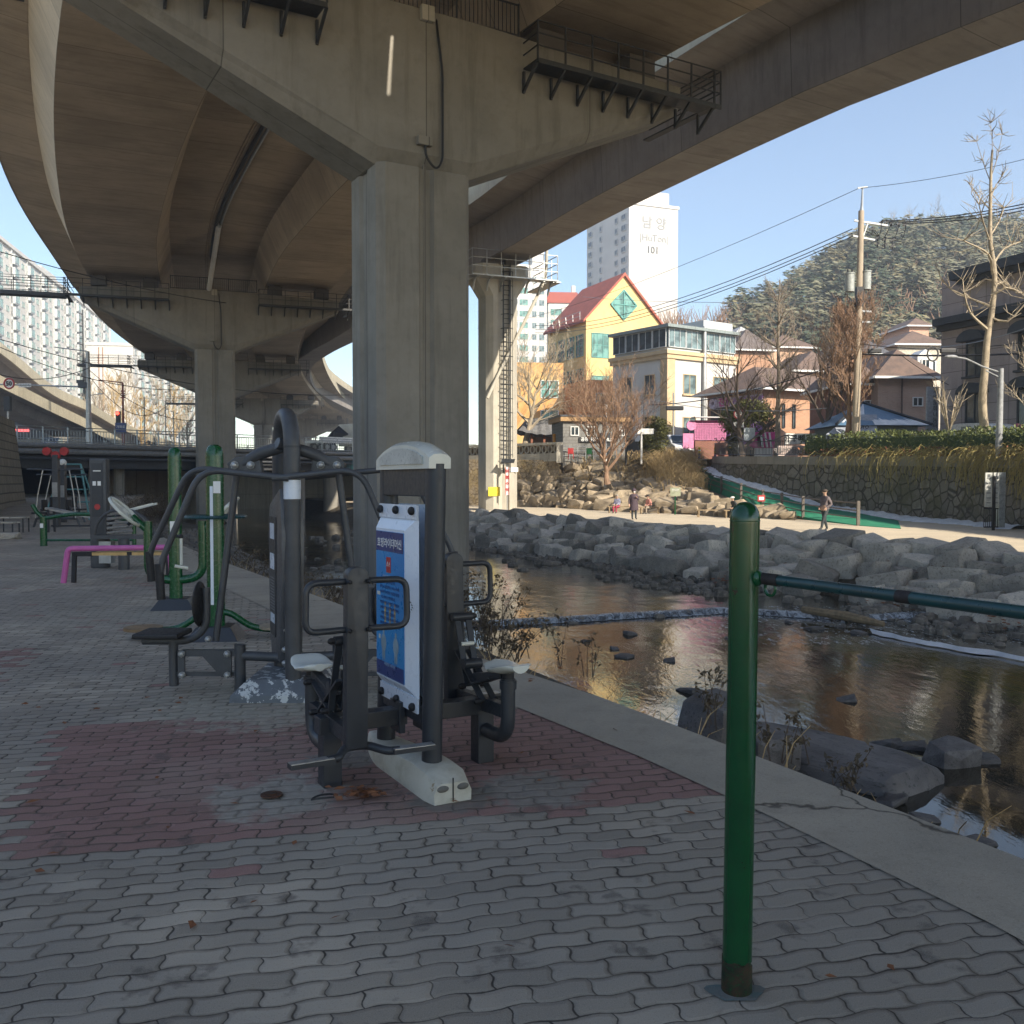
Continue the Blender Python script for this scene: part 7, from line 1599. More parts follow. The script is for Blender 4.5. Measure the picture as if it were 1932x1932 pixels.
def hands(J, E, Rr, bones, w, k, d, mi):         # short fingers and a thumb at each wrist
    w_ = Vector(J[w]); d = Vector(d).normalized(); s = d.cross(Vector((0, 0, 1))); s = s.normalized() if s.length > .1 else Vector((1, 0, 0))
    J[k+'palm'] = tuple(w_+d*.07); E.append((w, k+'palm')); Rr[k+'palm'] = .030; bones[(w, k+'palm')] = mi
    for i in range(4):
        J[k+'f%d' % i] = tuple(w_+d*(.145-.008*abs(i-1))+s*(-.03+.02*i)+Vector((0, 0, -.012))); E.append((k+'palm', k+'f%d' % i)); Rr[k+'f%d' % i] = .009; bones[(k+'palm', k+'f%d' % i)] = mi
    J[k+'th'] = tuple(w_+d*.08+s*.05); E.append((w, k+'th')); Rr[k+'th'] = .011; bones[(w, k+'th')] = mi
def body(pose, H_=1.7, coat=0):
    J, E, Rr, b = {}, [], {}, {}
    def j(n, p, r): J[n] = tuple(Vector(p)*H_); Rr[n] = (r[0]*H_, r[1]*H_) if isinstance(r, tuple) else r*H_
    for n, (p, r) in pose.items(): j(n, p, r)
    for a, c, m in (('pelvis', 'waist', 0), ('waist', 'chest', 0), ('chest', 'neck', 0), ('neck', 'chin', 2), ('chin', 'head', 2), ('head', 'crown', 2), ('chest', 'shL', 0), ('shL', 'elL', 0), ('elL', 'wrL', 0), ('chest', 'shR', 0), ('shR', 'elR', 0), ('elR', 'wrR', 0), ('pelvis', 'hipL', 1), ('hipL', 'knL', 1), ('knL', 'anL', 1), ('anL', 'toL', 3), ('pelvis', 'hipR', 1), ('hipR', 'knR', 1), ('knR', 'anR', 1), ('anR', 'toR', 3)):
        E.append((a, c)); b[(a, c)] = m
    hands(J, E, Rr, b, 'wrL', 'L', Vector(J['wrL'])-Vector(J['elL']), 2); hands(J, E, Rr, b, 'wrR', 'R', Vector(J['wrR'])-Vector(J['elR']), 2)
    return J, E, Rr, b
def standing(fat=1.0, **over):
    P_ = {'pelvis': ((0, 0, .52), .085*fat), 'waist': ((0, 0, .60), .085*fat), 'chest': ((0, .0, .74), .10*fat), 'neck': ((0, 0, .845), .035), 'chin': ((0, -.012, .885), .036), 'head': ((0, -.008, .93), .050), 'crown': ((0, 0, .965), .042),
          'shL': ((.105, 0, .79), .045), 'elL': ((.135, .02, .63), .034), 'wrL': ((.13, -.05, .51), .022), 'shR': ((-.105, 0, .79), .045), 'elR': ((-.135, .02, .63), .034), 'wrR': ((-.13, -.05, .51), .022),
          'hipL': ((.052, 0, .49), .062), 'knL': ((.055, -.01, .28), .042), 'anL': ((.055, .01, .05), .028), 'toL': ((.06, -.09, .018), .022),
          'hipR': ((-.052, 0, .49), .062), 'knR': ((-.055, -.01, .28), .042), 'anR': ((-.055, .01, .05), .028), 'toR': ((-.06, -.09, .018), .022)}
    for k, v_ in over.items(): P_[k] = (v_, P_[k][1])
    return P_
puff = rough_mat('puffer_grey_stripes', (.17, .14, .145), (.12, .10, .105), 3, .8, .2, .01); dkt = paint('charcoal_trousers', (.035, .045, .05), .8); plum = paint('plum_padded_coat', (.075, .05, .065), .8, 0, (.05, .035, .045), 6, .3)
# man walking left with a flat cap, seen from behind right
mp = gr(1556, 1002, ZP)
J, E, Rr, b = body(standing(1.05, pelvis=(0, 0, .515), hipL=(.052, 0, .49), knL=(.05, -.10, .29), anL=(.05, -.16, .075), toL=(.05, -.245, .045), knR=(-.05, .05, .27), anR=(-.05, .13, .06), toR=(-.05, .06, .02), elL=(.15, .06, .64), wrL=(.10, -.06, .56), elR=(-.15, .06, .64), wrR=(-.10, -.06, .56), chest=(0, -.005, .74)), 1.68)
def cap_(ob):
    mb = MB(); hd = Vector(J['head']); mb.ell(hd+Vector((0, .01, .055)), (.112, .125, .075), 12, 6); mb.ell(hd+Vector((0, -.11, .035)), (.07, .06, .012), 10, 4); mb.build('cap', paint('brown_cap', (.06, .045, .035), .8), ob, smooth=True)
    mb = MB(); 
    for k in range(6): z = (.53+.045*k)*1.68; rr_ = .155+.012*math.sin(k); mb.tube([(rr_*math.cos(a), .112*math.sin(a), z) for a in [i*math.pi/10 for i in range(20)]], .012, 5, closed=True)
    mb.build('jacket_quilting', paint('jacket_band', (.09, .075, .08), .8), ob, smooth=True)
person('person in a quilted brown-grey jacket and cap walking left along the promenade', mp, R(-62), J, E, Rr, [puff, dkt, M('skin'), M('black')], b, extra=cap_)
# woman in long plum coat
wp_ = gr(1196, 980, ZP)
J2, E2, R2, b2 = body(standing(1.15, elL=(.15, .0, .64), wrL=(.06, -.12, .72), elR=(-.16, .02, .62), wrR=(-.17, -.05, .5), knL=(.05, -.04, .28), toL=(.06, -.12, .02), anL=(.055, -.03, .05)), 1.6)
def coat(ob):
    mb = MB(); rings = []
    for z, rx, ry in ((.80, .12, .085), (.74, .135, .10), (.62, .125, .10), (.5, .135, .11), (.38, .145, .12), (.30, .15, .125)):
        rings.append([Vector((rx*1.6*math.cos(a), ry*1.6*math.sin(a), z*1.6+.008*math.sin(3*a))) for a in [i*math.pi/10 for i in range(20)]])
    mb.loft(rings, caps=False); mb.build('long_coat', plum, ob, smooth=True)
    mb = MB(); hd = Vector(J2['head']); mb.ell(hd+Vector((0, .03, .03)), (.12, .125, .13), 12, 8); mb.build('hood', plum, ob, smooth=True)
    mb = MB(); mb.ell(hd+Vector((0, -.085, -.045)), (.055, .02, .035), 8, 5); mb.build('white_mask', M('white'), ob, smooth=True)
person('person in a long plum padded coat and hood facing the camera', wp_, R(8), J2, E2, R2, [plum, dkt, M('skin'), M('black')], b2, extra=coat)
def sitting(lean=-.02): return standing(1.1, pelvis=(0, 0, .28), waist=(0, -.01, .36), chest=(0, lean-.02, .50), neck=(0, lean-.03, .60), chin=(0, lean-.05, .635), head=(0, lean-.05, .675), crown=(0, lean-.04, .71), shL=(.10, lean-.02, .55), elL=(.125, -.04, .42), wrL=(.06, -.16, .36), shR=(-.10, lean-.02, .55), elR=(-.125, -.04, .42), wrR=(-.06, -.16, .36), hipL=(.05, -.02, .27), knL=(.06, -.24, .28), anL=(.06, -.23, .05), toL=(.065, -.32, .02), hipR=(-.05, -.02, .27), knR=(-.06, -.24, .28), anR=(-.06, -.25, .05), toR=(-.065, -.34, .02))
def bench(label, u, v, Y, L, rz=0, name='bench'):
    p = Vector((at(u, 908, Y).x, Y, ZP)); t = thing(name, label, 'bench', p, rz); mb = MB(); mb.mm((-L/2, -.19, .38), (L/2, .19, .43)); mb.build('seat', M('oldwood'), t)
    for sx in (-1, 1):
        for sy in (-1, 1): mb = MB(); mb.bar((sx*(L/2-.12), sy*.15, 0), (sx*(L/2-.12), sy*.15, .38), .07, .07); mb.build('leg', M('oldwood'), t)
    return p
rose = paint('rose_trousers', (.42, .05, .10), .8); print_ = rough_mat('blue_print_jacket', (.40, .40, .50), (.14, .16, .28), 14, .8, .1, .01, 3); salmon = paint('salmon_jacket', (.58, .26, .22), .8)
b1_ = bench('brown bench at the rock foot under the person in a blue print jacket', 1170, 966, 60, 1.6); b2_ = bench('brown bench at the rock foot under the person in salmon', 1226, 968, 58.5, 1.3)
J3, E3, R3, b3 = body(sitting(), 1.58); person('seated person in a blue print jacket and rose trousers left of the plum coat', b1_+Vector((-.15, 0, -.03)), R(-35), J3, E3, R3, [print_, rose, M('skin'), M('black')], b3, hair=paint('grey_hair', (.45, .42, .38), .7))
J4, E4, R4, b4 = body(sitting(-.05), 1.58); person('seated person in a salmon jacket just right of the plum coat', b2_+Vector((0, 0, -.03)), R(-55), J4, E4, R4, [salmon, paint('beige_trousers', (.36, .30, .24), .8), M('skin'), M('black')], b4)
b3_ = bench('long low brown bench left of the person with the white cap', 1348, 977, 53, 2.0); b4_ = bench('short brown bench under the person with the white cap', 1386, 977, 52.2, 1.2)
J5, E5, R5, b5 = body(sitting(-.10), 1.62)
def wcap(ob): mb = MB(); hd = Vector(J5['head']); mb.ell(hd+Vector((0, .0, .05)), (.11, .12, .07), 12, 6); mb.ell(hd+Vector((0, -.11, .03)), (.07, .05, .012), 10, 4); mb.build('white_cap', M('white'), ob, smooth=True)
person('seated person in dark clothes and a white cap, just left above the green post top', b4_+Vector((.1, 0, -.03)), R(-70), J5, E5, R5, [paint('dark_jacket', (.035, .04, .045), .8), dkt, M('skin'), M('black')], b5, extra=wcap)
J6, E6, R6, b6 = body(standing(1.05, knL=(.05, -.07, .28), anL=(.05, -.08, .05), toL=(.055, -.17, .02), knR=(-.05, .03, .27), anR=(-.05, .1, .05)), 1.6)
def stripes(ob):
    mb = MB()
    for k in range(6): mb.tube([(.165*math.cos(a), .12*math.sin(a), (.52+.05*k)*1.6) for a in [i*math.pi/8 for i in range(16)]], .02, 5, closed=True)
    mb.build('jumper_stripes', M('white'), ob, smooth=True)
person('person in a green and white striped jumper walking on the street above the wall', Vector((at(1378, 908, 71.5).x, 71.5, street_z(71.5)-.05)), R(15), J6, E6, R6, [paint('dark_green_jumper', (.05, .09, .07), .8), paint('khaki_trousers', (.35, .3, .24), .8), M('skin'), M('black')], b6, extra=stripes)
J7, E7, R7, b7 = body(standing(1.1, chest=(0, -.06, .70), neck=(0, -.11, .79), chin=(0, -.13, .82), head=(0, -.14, .865), crown=(0, -.14, .9), shL=(.1, -.06, .74), shR=(-.1, -.06, .74)), 1.6)
person('stooping person in dark clothes behind the wavy railing by the round evergreen', Vector((at(1414, 908, 69.5).x, 69.5, street_z(69.5)-.05)), R(60), J7, E7, R7, [paint('dark_purple_jacket', (.06, .035, .06), .8), dkt, M('skin'), M('black')], b7)
# cardboard and oddments by the seated figures
t = thing('cardboard_box', 'open brown cardboard box beside the short bench', 'box', Vector((at(1402, 908, 53).x, 53, ZP)), .3); mb = MB(); mb.mm((-.3, -.2, 0), (.3, .2, .42)); mb.build('carton', paint('cardboard', (.42, .29, .16), .8), t); mb = MB(); mb.box((0, -.28, .45), (.6, .22, .01), (R(30), 0, 0)); mb.build('flap', paint('cardboard2', (.46, .33, .19), .8), t)

# ================================================================== EXERCISE EQUIPMENT
S_ = M('steel')
# --- A: riding machine with the blue instruction board
ma = thing('riding_machine', 'charcoal two-seat riding exercise machine with a tall central frame and blue instruction board', 'exercise machine', (-.565, 5.2, 0), R(28.7))
def oval(mb, x, y, z0, z1, rx, ry, n=20, lean=0): mb.loft([[Vector((x+lean*(z-z0)+rx*math.cos(2*math.pi*i/n), y+ry*math.sin(2*math.pi*i/n), z)) for i in range(n)] for z in (z0, z1)])
for y in (-.325, .325): mb = MB(); oval(mb, -.01, y, .08, 1.69, .052, .060, lean=.018); mb.build('post', S_, ma, smooth=True)
mb = MB(); mb.mm((-.028, -.30, 1.52), (.062, .30, 1.688)); mb.build('top_beam', S_, ma, bevel=.006)
mb = MB(); mb.mm((-.045, -.28, .33), (.045, .28, .43)); mb.build('lower_beam', S_, ma, bevel=.006)
mb = MB(); rings = []
for k in range(17):
    y = -.378+.756*k/16; e = abs(k-8)/8; zt = 1.742+.075*(1-e**2.4)
    hw_ = .064*(1-.05*e)
    rings.append([Vector((-hw_+.018, y, 1.665)), Vector((-hw_+.018, y, zt-.022)), Vector((-hw_*.55+.018, y, zt-.004)), Vector((.018, y, zt)), Vector((hw_*.55+.018, y, zt-.004)), Vector((hw_+.018, y, zt-.022)), Vector((hw_+.018, y, 1.665))])
mb.loft(rings); cp_ = mb.build('cap', M('whiteplastic'), ma, smooth=True)
mb = MB(); mb.prism([(-.30, 1.69)]+[(-.30+.6*k/10, 1.728+.05*(1-(abs(k-5)/5)**2.2)) for k in range(11)]+[(.30, 1.69)], -.052, -.044, 'x'); mb.build('cap_inset', paint('cap_inset_cream', (.50, .52, .49), .3), cp_)
# footing
mb = MB(); rings = []
for k in range(13):
    y = -.565+1.13*k/12; w = .118 if k < 9 else .118-.012*(k-8)**1.4; h = .135+.02*math.sin(k*.5) if 0 < k < 12 else .10; n_ = 14
    if k == 0: w = .10
    rings.append([Vector((-w, y, 0)), Vector((-w*1.02, y, h*.5)), Vector((-w*.86, y, h*.88)), Vector((-w*.6, y, h)), Vector((w*.6, y, h)), Vector((w*.86, y, h*.88)), Vector((w*1.02, y, h*.5)), Vector((w, y, 0))])
mb.loft(rings); ft = mb.build('footing', M('footing'), ma, smooth=True)
mb = MB()
for s in (-1, 1): mb.ell((s*.055, -.562, .075), (.036, .012, .018), 10, 6)
mb.build('socket_recess', paint('recess_grey', (.16, .155, .14), .8), ft, smooth=True); mb = MB(); mb.mm((-.0025, -.5695, .005), (.0025, -.564, .125)); mb.build('seam', M('black'), ft)
def casing(s):
    x0, x1 = s*.050, s*.088; B = lambda y, z, x: Vector((x, y, z))
    mb = MB(); base = [(-.262, .46), (.272, .46), (.272, 1.41), (-.262, 1.41)]; top = [(-.165, .51), (.262, .51), (.262, 1.34), (-.165, 1.34)]
    r0 = [B(y, z, x0) for y, z in base]; r1 = [B(y, z, x1) for y, z in top]; mb.loft([r0, r1]); mb.mm((s*.052, -.262, 1.40), (s*.064, .272, 1.475)); mb.mm((s*.052, -.262, .385), (s*.064, .272, .465))
    o = mb.build('board_casing', M('boardwhite'), ma); 
    for y in (-.22, 0, .23):
        for z in (1.445, .415): mb = MB(); mb.ell((s*.075, y, z), (.02, .023, .023), 10, 6); mb.build('knob', M('rubber'), o, smooth=True)
    return o
cs = casing(-1); casing(1)
mb = MB(); mb.mm((-.0915, -.152, .52), (-.087, .252, 1.325)); po = mb.build('blue_board', M('blue'), ma)
mb = MB(); mb.mm((-.0925, -.150, 1.215), (-.0917, .25, 1.323)); mb.build('title_band', M('navy'), po); mb = MB(); mb.mm((-.0925, -.150, .522), (-.0917, .25, .60)); mb.build('bottom_band', M('navy'), po)
def TBd(y, z): return Matrix.Translation((-.0935, y, z)) @ Matrix.Rotation(R(-90), 4, 'Z')
lt_ = paint('pale_blue_print', (.35, .5, .7), .5)
text('호핑라이더머신', .056, TBd(.05, 1.258), M('white'), po, .0004, bold=.0006)
mb = MB(); mb.mm((-.0935, .03, 1.10), (-.0917, .095, 1.185)); mb.build('red_warning_square', M('red'), po); text('△ !', .032, TBd(.0625, 1.145), M('white'), po, .0015)
text('[안전수칙 및 주의사항]', .021, TBd(.05, 1.075), lt_, po, .0004)
rt = random.Random(3)
for k in range(9): text(''.join(rt.choice('이기구를사용할때는운동전후에준비하고앉아서발판손잡이') for _ in range(15 if k % 3 else 11)), .0205, TBd(.05+.02*(k % 3 == 0), 1.045-.029*k), M('navy'), po, .0003)
mb = MB(); mb.mm((-.093, .19, .765), (-.0917, .215, .79)); mb.mm((-.093, .19, .72), (-.0917, .215, .745)); mb.mm((-.093, .19, .965), (-.0917, .235, .985)); mb.build('bullet_marks', M('whiteplastic'), po)
for k in range(3): 
    mb = MB(); y = .115-.07*k; mb.ell((-.0925, y, .925), (.0012, .009, .012), 8, 5); mb.ell((-.0925, y, .885), (.0012, .014, .026), 8, 5); mb.mm((-.093, y-.012, .82), (-.0917, y-.004, .865)); mb.mm((-.093, y+.004, .82), (-.0917, y+.012, .865)); mb.build('figure_drawing', paint('ochre_print', (.5, .36, .12), .5) if k < 1 else MC.setdefault('ochre', paint('ochre_print2', (.42, .32, .14), .5)), po)
for k in range(2):
    mb = MB(); y = .14-.18*k; mb.ell((-.0925, y, .765), (.0012, .014, .018), 10, 6); mb.ell((-.0925, y, .705), (.0012, .042, .05), 10, 6); mb.ell((-.0925, y+.012, .65), (.0012, .011, .045), 8, 5); mb.ell((-.0925, y-.012, .65), (.0012, .011, .045), 8, 5); mb.build('muscle_drawing', paint('grey_print', (.25, .35, .42), .5), po)
text('사용연령 14세 이상', .02, TBd(.05, .59), lt_, po, .0003)
mb = MB(); a = Vector((-.073, -.22, .90))
for k in range(7): mb.add([a+Vector((-.004+.001*k, .02*math.cos(k), .012*k)), a+Vector((-.006, .02*math.cos(k)+.012, .012*k+.004)), a+Vector((-.005, .02*math.cos(k)+.004, .012*k+.012))], [(0, 1, 2)])
mb.build('scratch_marks', M('steel'), cs)
def bolt(par, c, d, r=.016, L=.02, mat='rubber'):
    c, d = Vector(c), Vector(d); mb = MB(); mb.cyl(c-d*L*.5, c+d*L, r, 8); mb.ell(c+d*L, (r*.9, r*.9, r*.9), 8, 5); return mb.build('bolt', M(mat), par, smooth=True)
def station(rot):
    mb = MB(); mb.mm((-.50, -.05, 0), (-.40, .05, .29)); st_ = mb.build('support_post', S_, ma, bevel=.005); st_.rotation_euler = (0, 0, rot)
    mb = MB(); mb.mm((-.52, -.052, .282), (-.03, .05, .37)); mb.mm((-.085, -.07, .24), (-.05, .07, .41)); mb.build('cross_beam', S_, st_, bevel=.005)
    # upright plate with rounded head
    mb = MB(); w = .056; prof = [(-w, .27), (w, .27), (w, 1.13)]+[(w*math.cos(a), 1.13+w*.85*math.sin(a)) for a in [math.pi*i/10 for i in range(1, 10)]]+[(-w, 1.13)]
    mb.prism([(x-.42+.012*(z-.27), z) for x, z in prof], -.345, -.275, 'y'); mb.build('upright', S_, st_, bevel=.008, smooth=True)
    for s in (-1, 1):
        mb = MB(); x0 = -.41+s*.05; mb.tube(rounded([(x0, -.31, 1.105), (x0+s*.21, -.33, 1.105), (x0+s*.215, -.33, .865), (x0, -.31, .865)], .06, 6), .0165, 12); mb.build('handle', S_, st_, smooth=True)
        bolt(st_, (x0, -.355, 1.105), (0, -1, 0), .012, .012); bolt(st_, (x0, -.355, .865), (0, -1, 0), .012, .012)
    # seat tube, collar
    mb = MB(); mb.tube(rounded([(-.45, .31, .53), (-.45, .31, .20), (-.45, .03, .19)], .13, 8), .040, 14); mb.build('seat_tube', S_, st_, smooth=True)
    mb = MB(); mb.cyl((-.45, .31, .475), (-.45, .31, .52), .047, 14); mb.build('collar', S_, st_, smooth=True)
    mb = MB(); mb.bar((-.45, .30, .35), (-.44, -.27, .33), .055, .075); mb.build('rail', S_, st_, bevel=.004)
    for x in (-.475, -.405):
        mb = MB(); mb.bar((x, -.24, .80), (x, -.10, .42), .012, .035, (1, 0, 0)); mb.bar((x, -.10, .42), (x, .20, .52), .012, .04, (1, 0, 0)); mb.bar((x, -.235, .60), (x, .10, .37), .012, .035, (1, 0, 0)); mb.build('link_bar', S_, st_)
    mb = MB(); mb.cyl((-.50, -.235, .80), (-.37, -.235, .80), .024, 10); mb.build('pivot', S_, st_, smooth=True)
    mb = MB(); mb.cyl((-.49, -.10, .545), (-.38, -.10, .545), .030, 12); mb.build('damper', S_, st_, smooth=True); mb = MB(); mb.cyl((-.48, -.17, .65), (-.40, -.17, .65), .012, 10); mb.build('spacer', M('whiteplastic'), st_, smooth=True)
    mb = MB(); mb.bar((-.445, .27, .545), (-.44, -.08, .47), .05, .045); mb.build('seat_arm', S_, st_, bevel=.004)
    for c in ((-.50, -.10, .42), (-.50, .10, .37), (-.50, -.235, .80), (-.50, .19, .515), (-.38, -.10, .42), (-.38, .10, .37)): bolt(st_, c, (-1 if c[0] < -.44 else 1, 0, 0), .017)
    # saddle
    mb = MB(); rings = []
    for k in range(15):
        t = k/14; y = .165+.29*t; w = .035+.078*(math.sin(math.pi*min(1, .12+t*.80))**.8) if t < .9 else .035+.078*math.sin(math.pi*.84)*(1-(t-.9)*6); w = max(.02, w if t > .06 else .03)
        zc = .585+.012*math.cos(t*7)+.012*t; rg = []
        for i in range(16):
            a = 2*math.pi*i/16; zz = math.sin(a); rg.append(Vector((-.45+w*math.cos(a), y, zc+(.017*zz if zz > 0 else .024*zz)+.012*(math.cos(a)**2)*(t > .4))))
        rings.append(rg)
    mb.loft(rings); mb.build('saddle', M('whiteplastic'), st_, smooth=True)
    mb = MB(); mb.cyl((-.45, .31, .52), (-.45, .31, .575), .033, 10); mb.build('saddle_stem', M('rubber'), st_, smooth=True)
    # foot rests
    mb = MB(); mb.tube(rounded([(-.42+.19, -.43, .262), (-.42+.13, -.42, .262), (-.42+.06, -.30, .275), (-.42-.05, -.30, .275), (-.42-.12, -.42, .262), (-.42-.18, -.43, .262)], .05, 5), .021, 10); mb.build('foot_bar', S_, st_, smooth=True)
    for s in (-1, 1):
        mb = MB(); mb.bar((-.42+s*.15, -.435, .262), (-.42+s*.37, -.445, .262), .06, .022); pd = mb.build('pedal', S_, st_); mb = MB(); mb.bar((-.42+s*.155, -.435, .275), (-.42+s*.367, -.445, .275), .054, .005); mb.build('tread', M('silver'), pd)
    return st_
station(0); station(math.pi)
# --- B: chest press machine
mbn = thing('chest_press_machine', 'grey two-seat chest press machine with an arched top tube on a paint-flaked concrete block', 'exercise machine', (-1.68, 7.15, 0))
G_ = M('steel2'); A0, A1 = Vector((.07, -.16, 0)), Vector((-.14, .34, 0))
mb = MB(); top = 2.03; dU = (A1-A0); mid = (A0+A1)/2; rU = dU.length/2; dn = dU.normalized()
arcp = [mid+dn*(-rU*math.cos(a))+Vector((0, 0, 1.86+.24*math.sin(a))) for a in [math.pi*i/12 for i in range(13)]]
mb.tube([A0+Vector((0, 0, .12)), A0+Vector((0, 0, 1.0)), A0+Vector((0, 0, 1.7))]+arcp+[A1+Vector((0, 0, 1.0)), A1+Vector((0, 0, .12))], .060, 18); fr_ = mb.build('arched_column', G_, mbn, smooth=True)
mb = MB(); mb.cyl(A0+Vector((0, 0, 1.47)), A0+Vector((0, 0, 1.61)), .063, 18); mb.build('white_band', M('boardwhite'), fr_, smooth=True)
mb = MB(); mb.cyl(A0+Vector((0, 0, 1.845)), A0+Vector((0, 0, 1.86)), .063, 18); mb.build('tube_joint', M('steel'), fr_)
nU = Vector((dn.y, -dn.x, 0)); 
def fp(s, z, o=0): return A0.lerp(A1, s)+nU*o+Vector((0, 0, z))
mb = MB(); poly = [(.1, 1.55), (1.0, 1.42), (1.12, 1.20), (1.05, .45), (.9, .25), (.2, .25), (.05, .7), (-.05, 1.2)]; poly = [(s, z) for s, z in poly]
mb.loft([[fp(s, z, .085) for s, z in poly], [fp(s, z, -.085) for s, z in poly]]); fa = mb.build('fairing', paint('fairing_grey', (.085, .088, .095), .4), mbn, bevel=.02, smooth=True)
mb = MB(); q = [(.35, 1.33), (1.0, 1.33), (.92, .42), (.45, .42)]; mb.loft([[fp(s, z, -.087) for s, z in q], [fp(s, z, -.091) for s, z in q]]); lb_ = mb.build('instruction_strip', M('steel'), fa)
for z, h in ((1.16, .12), (.93, .12), (.52, .07)): mb = MB(); mb.loft([[fp(s, zz, o) for s, zz in ((.5, z), (.85, z), (.85, z+h), (.5, z+h))] for o in (-.092, -.094)]); mb.build('white_sticker', M('boardwhite'), lb_)
mb = MB(); [mb.loft([[fp(s, zz, o) for s, zz in ((.5, z), (.86, z), (.86, z+.006), (.5, z+.006))] for o in (-.092, -.0935)]) for z in [.86-.022*k for k in range(12)]]; mb.build('small_print', paint('strip_print', (.25, .26, .27), .5), lb_)
for z in (.15, .25, .40): bolt(fr_, (.0, -.1, z+.1), (-.9, -.4, 0), .025, .01, 'galv')
mb = MB(); mb.loft([[Vector((x, y, z)) for x, y in ((-.30*k-.02, -.27*k), (.24*k, -.27*k), (.28*k, .55*k), (-.34*k, .55*k))] for z, k in ((0, 1.15), (.05, 1.12), (.15, .78))])
mb.build('concrete_block', paint('flaking_block', (.11, .125, .14), .6, 0, (.09, .10, .115), 4, .3, (.50, .52, .51), ct=.53), mbn)
def press(sx):
    def p(x, y, z): return Vector((sx*x, y, z))
    mb = MB(); mb.tube(rounded([p(-.05, -.12, 1.88), p(.0, -.08, 1.86), p(.22, -.03, 1.80), p(.36, 0, 1.70)], .12), .045, 10); ar = mb.build('arch_arm', G_, mbn, smooth=True)
    mb = MB(); mb.prism([(sx*.18, 1.66), (sx*.42, 1.66), (sx*.44, 1.73), (sx*.38, 1.78), (sx*.20, 1.80)], -.05, .03); mb.build('pivot_plate', G_, ar, bevel=.008)
    for x in (.26, .38): bolt(ar, p(x, -.055, 1.72), (0, -1, 0), .03, .012, 'galv')
    mb = MB(); mb.tube(rounded([p(-.06, -.22, 1.62), p(.58, -.22, 1.69), p(.88, -.24, .98), p(.87, -.24, .74)], .16, 7), .024, 10); pb = mb.build('press_bar', G_, mbn, smooth=True)
    mb = MB(); mb.cyl(p(.884, -.24, 1.0), p(.870, -.24, .74), .031, 10); mb.build('rubber_grip', M('rubber'), pb, smooth=True)
    mb = MB(); mb.tube(rounded([p(.07, .28, 1.63), p(.86, .38, 1.71), p(1.22, .45, 1.02), p(1.2, .45, .80)], .16, 7), .024, 10); pb = mb.build('press_bar', G_, mbn, smooth=True)
    mb = MB(); mb.cyl(p(1.218, .45, 1.04), p(1.2, .45, .80), .031, 10); mb.build('rubber_grip', M('rubber'), pb, smooth=True)
    mb = MB(); mb.cyl(p(.38, 0, 1.66), p(.55, 0, .40), .026, 10); mb.build('pull_rod', G_, mbn, smooth=True)
    mb = MB(); mb.cyl(p(.37, 0, 0), p(.37, 0, .37), .042, 14); lg = mb.build('leg', G_, mbn, smooth=True)
    mb = MB(); mb.cyl(p(0, 0, .27), p(.40, 0, .29), .036, 12); mb.build('beam', G_, mbn, smooth=True)
    mb = MB(); mb.bar(p(.37, 0, .31), p(.80, -.01, .31), .05, .05); mb.bar(p(.40, 0, .15), p(.84, -.01, .15), .03, .03); mb.bar(p(.80, -.03, .33), p(.80, -.03, .13), .05, .025, (0, 1, 0)); mb.bar(p(.45, -.03, .33), p(.45, -.03, .13), .05, .025, (0, 1, 0)); mb.prism([(sx*.46, .33), (sx*.68, .33), (sx*.5, .13), (sx*.44, .13)], -.035, -.02); lk = mb.build('seat_linkage', G_, mbn)
    for x, z in ((.45, .31), (.45, .15), (.79, .31), (.79, .15), (.59, .42)): bolt(lk, p(x, -.05, z), (0, -1, 0), .026, .012, 'galv')
    mb = MB(); mb.tube([p(.87, 0, .40), p(.87, 0, .06)], .036, 12); mb.build('seat_post', G_, mbn, smooth=True)
    mb = MB(); mb.tube(rounded([p(1.10, 0, .40), p(.74, 0, .40), p(.62, 0, .50), p(.62, 0, .80)], .1, 6), .030, 10); mb.build('seat_frame', G_, mbn, smooth=True)
    mb = MB(); mb.mm(p(1.12, -.17, .435), p(.78, .17, .475)); mb.build('seat', M('rubber'), mbn, bevel=.015)
    mb = MB(); mb.ell(p(.67, 0, .68), (.035, .15, .17), 16, 10); mb.build('backrest', M('rubber'), mbn, smooth=True)
press(-1); press(1)
# --- C: twin green posts
def green_post(t, r, h, foot=True):
    mb = MB(); n_ = 18; prof = [(r, 0), (r, h-.12), (r*.97, h-.07), (r*.8, h-.025), (r*.45, h), (.01, h+.004)]
    mb.loft([[Vector((q*math.cos(2*math.pi*i/n_), q*.85*math.sin(2*math.pi*i/n_), z)) for i in range(n_)] for q, z in prof]); o = mb.build('post', M('green'), t, smooth=True)
    if foot: mb = MB(); mb.loft([[Vector((a*x, a*y, z)) for x, y in ((-1, -1), (1, -1), (1, 1), (-1, 1))] for z, a in ((0, .26), (.13, .17))]); mb.build('concrete_foot', M('steel'), t)
    return o
t = thing('arm_wheel_machine', 'green post with U-shaped tube and tilted cream wheels, farther of the two', 'exercise machine', (-4.24, 12.0, 0), R(8))
po_ = green_post(t, .083, 2.02); mb = MB(); mb.tube(rounded([(-.33, 0, 1.10), (-.33, 0, .40), (0, 0, .34), (.33, 0, .40), (.33, 0, 1.10)], .22, 8), .055, 12); mb.build('u_tube', M('green'), t, smooth=True)
mb = MB(); mb.mm((-.05, -.078, .95), (.02, -.073, 1.10)); mb.build('label', M('white'), po_)
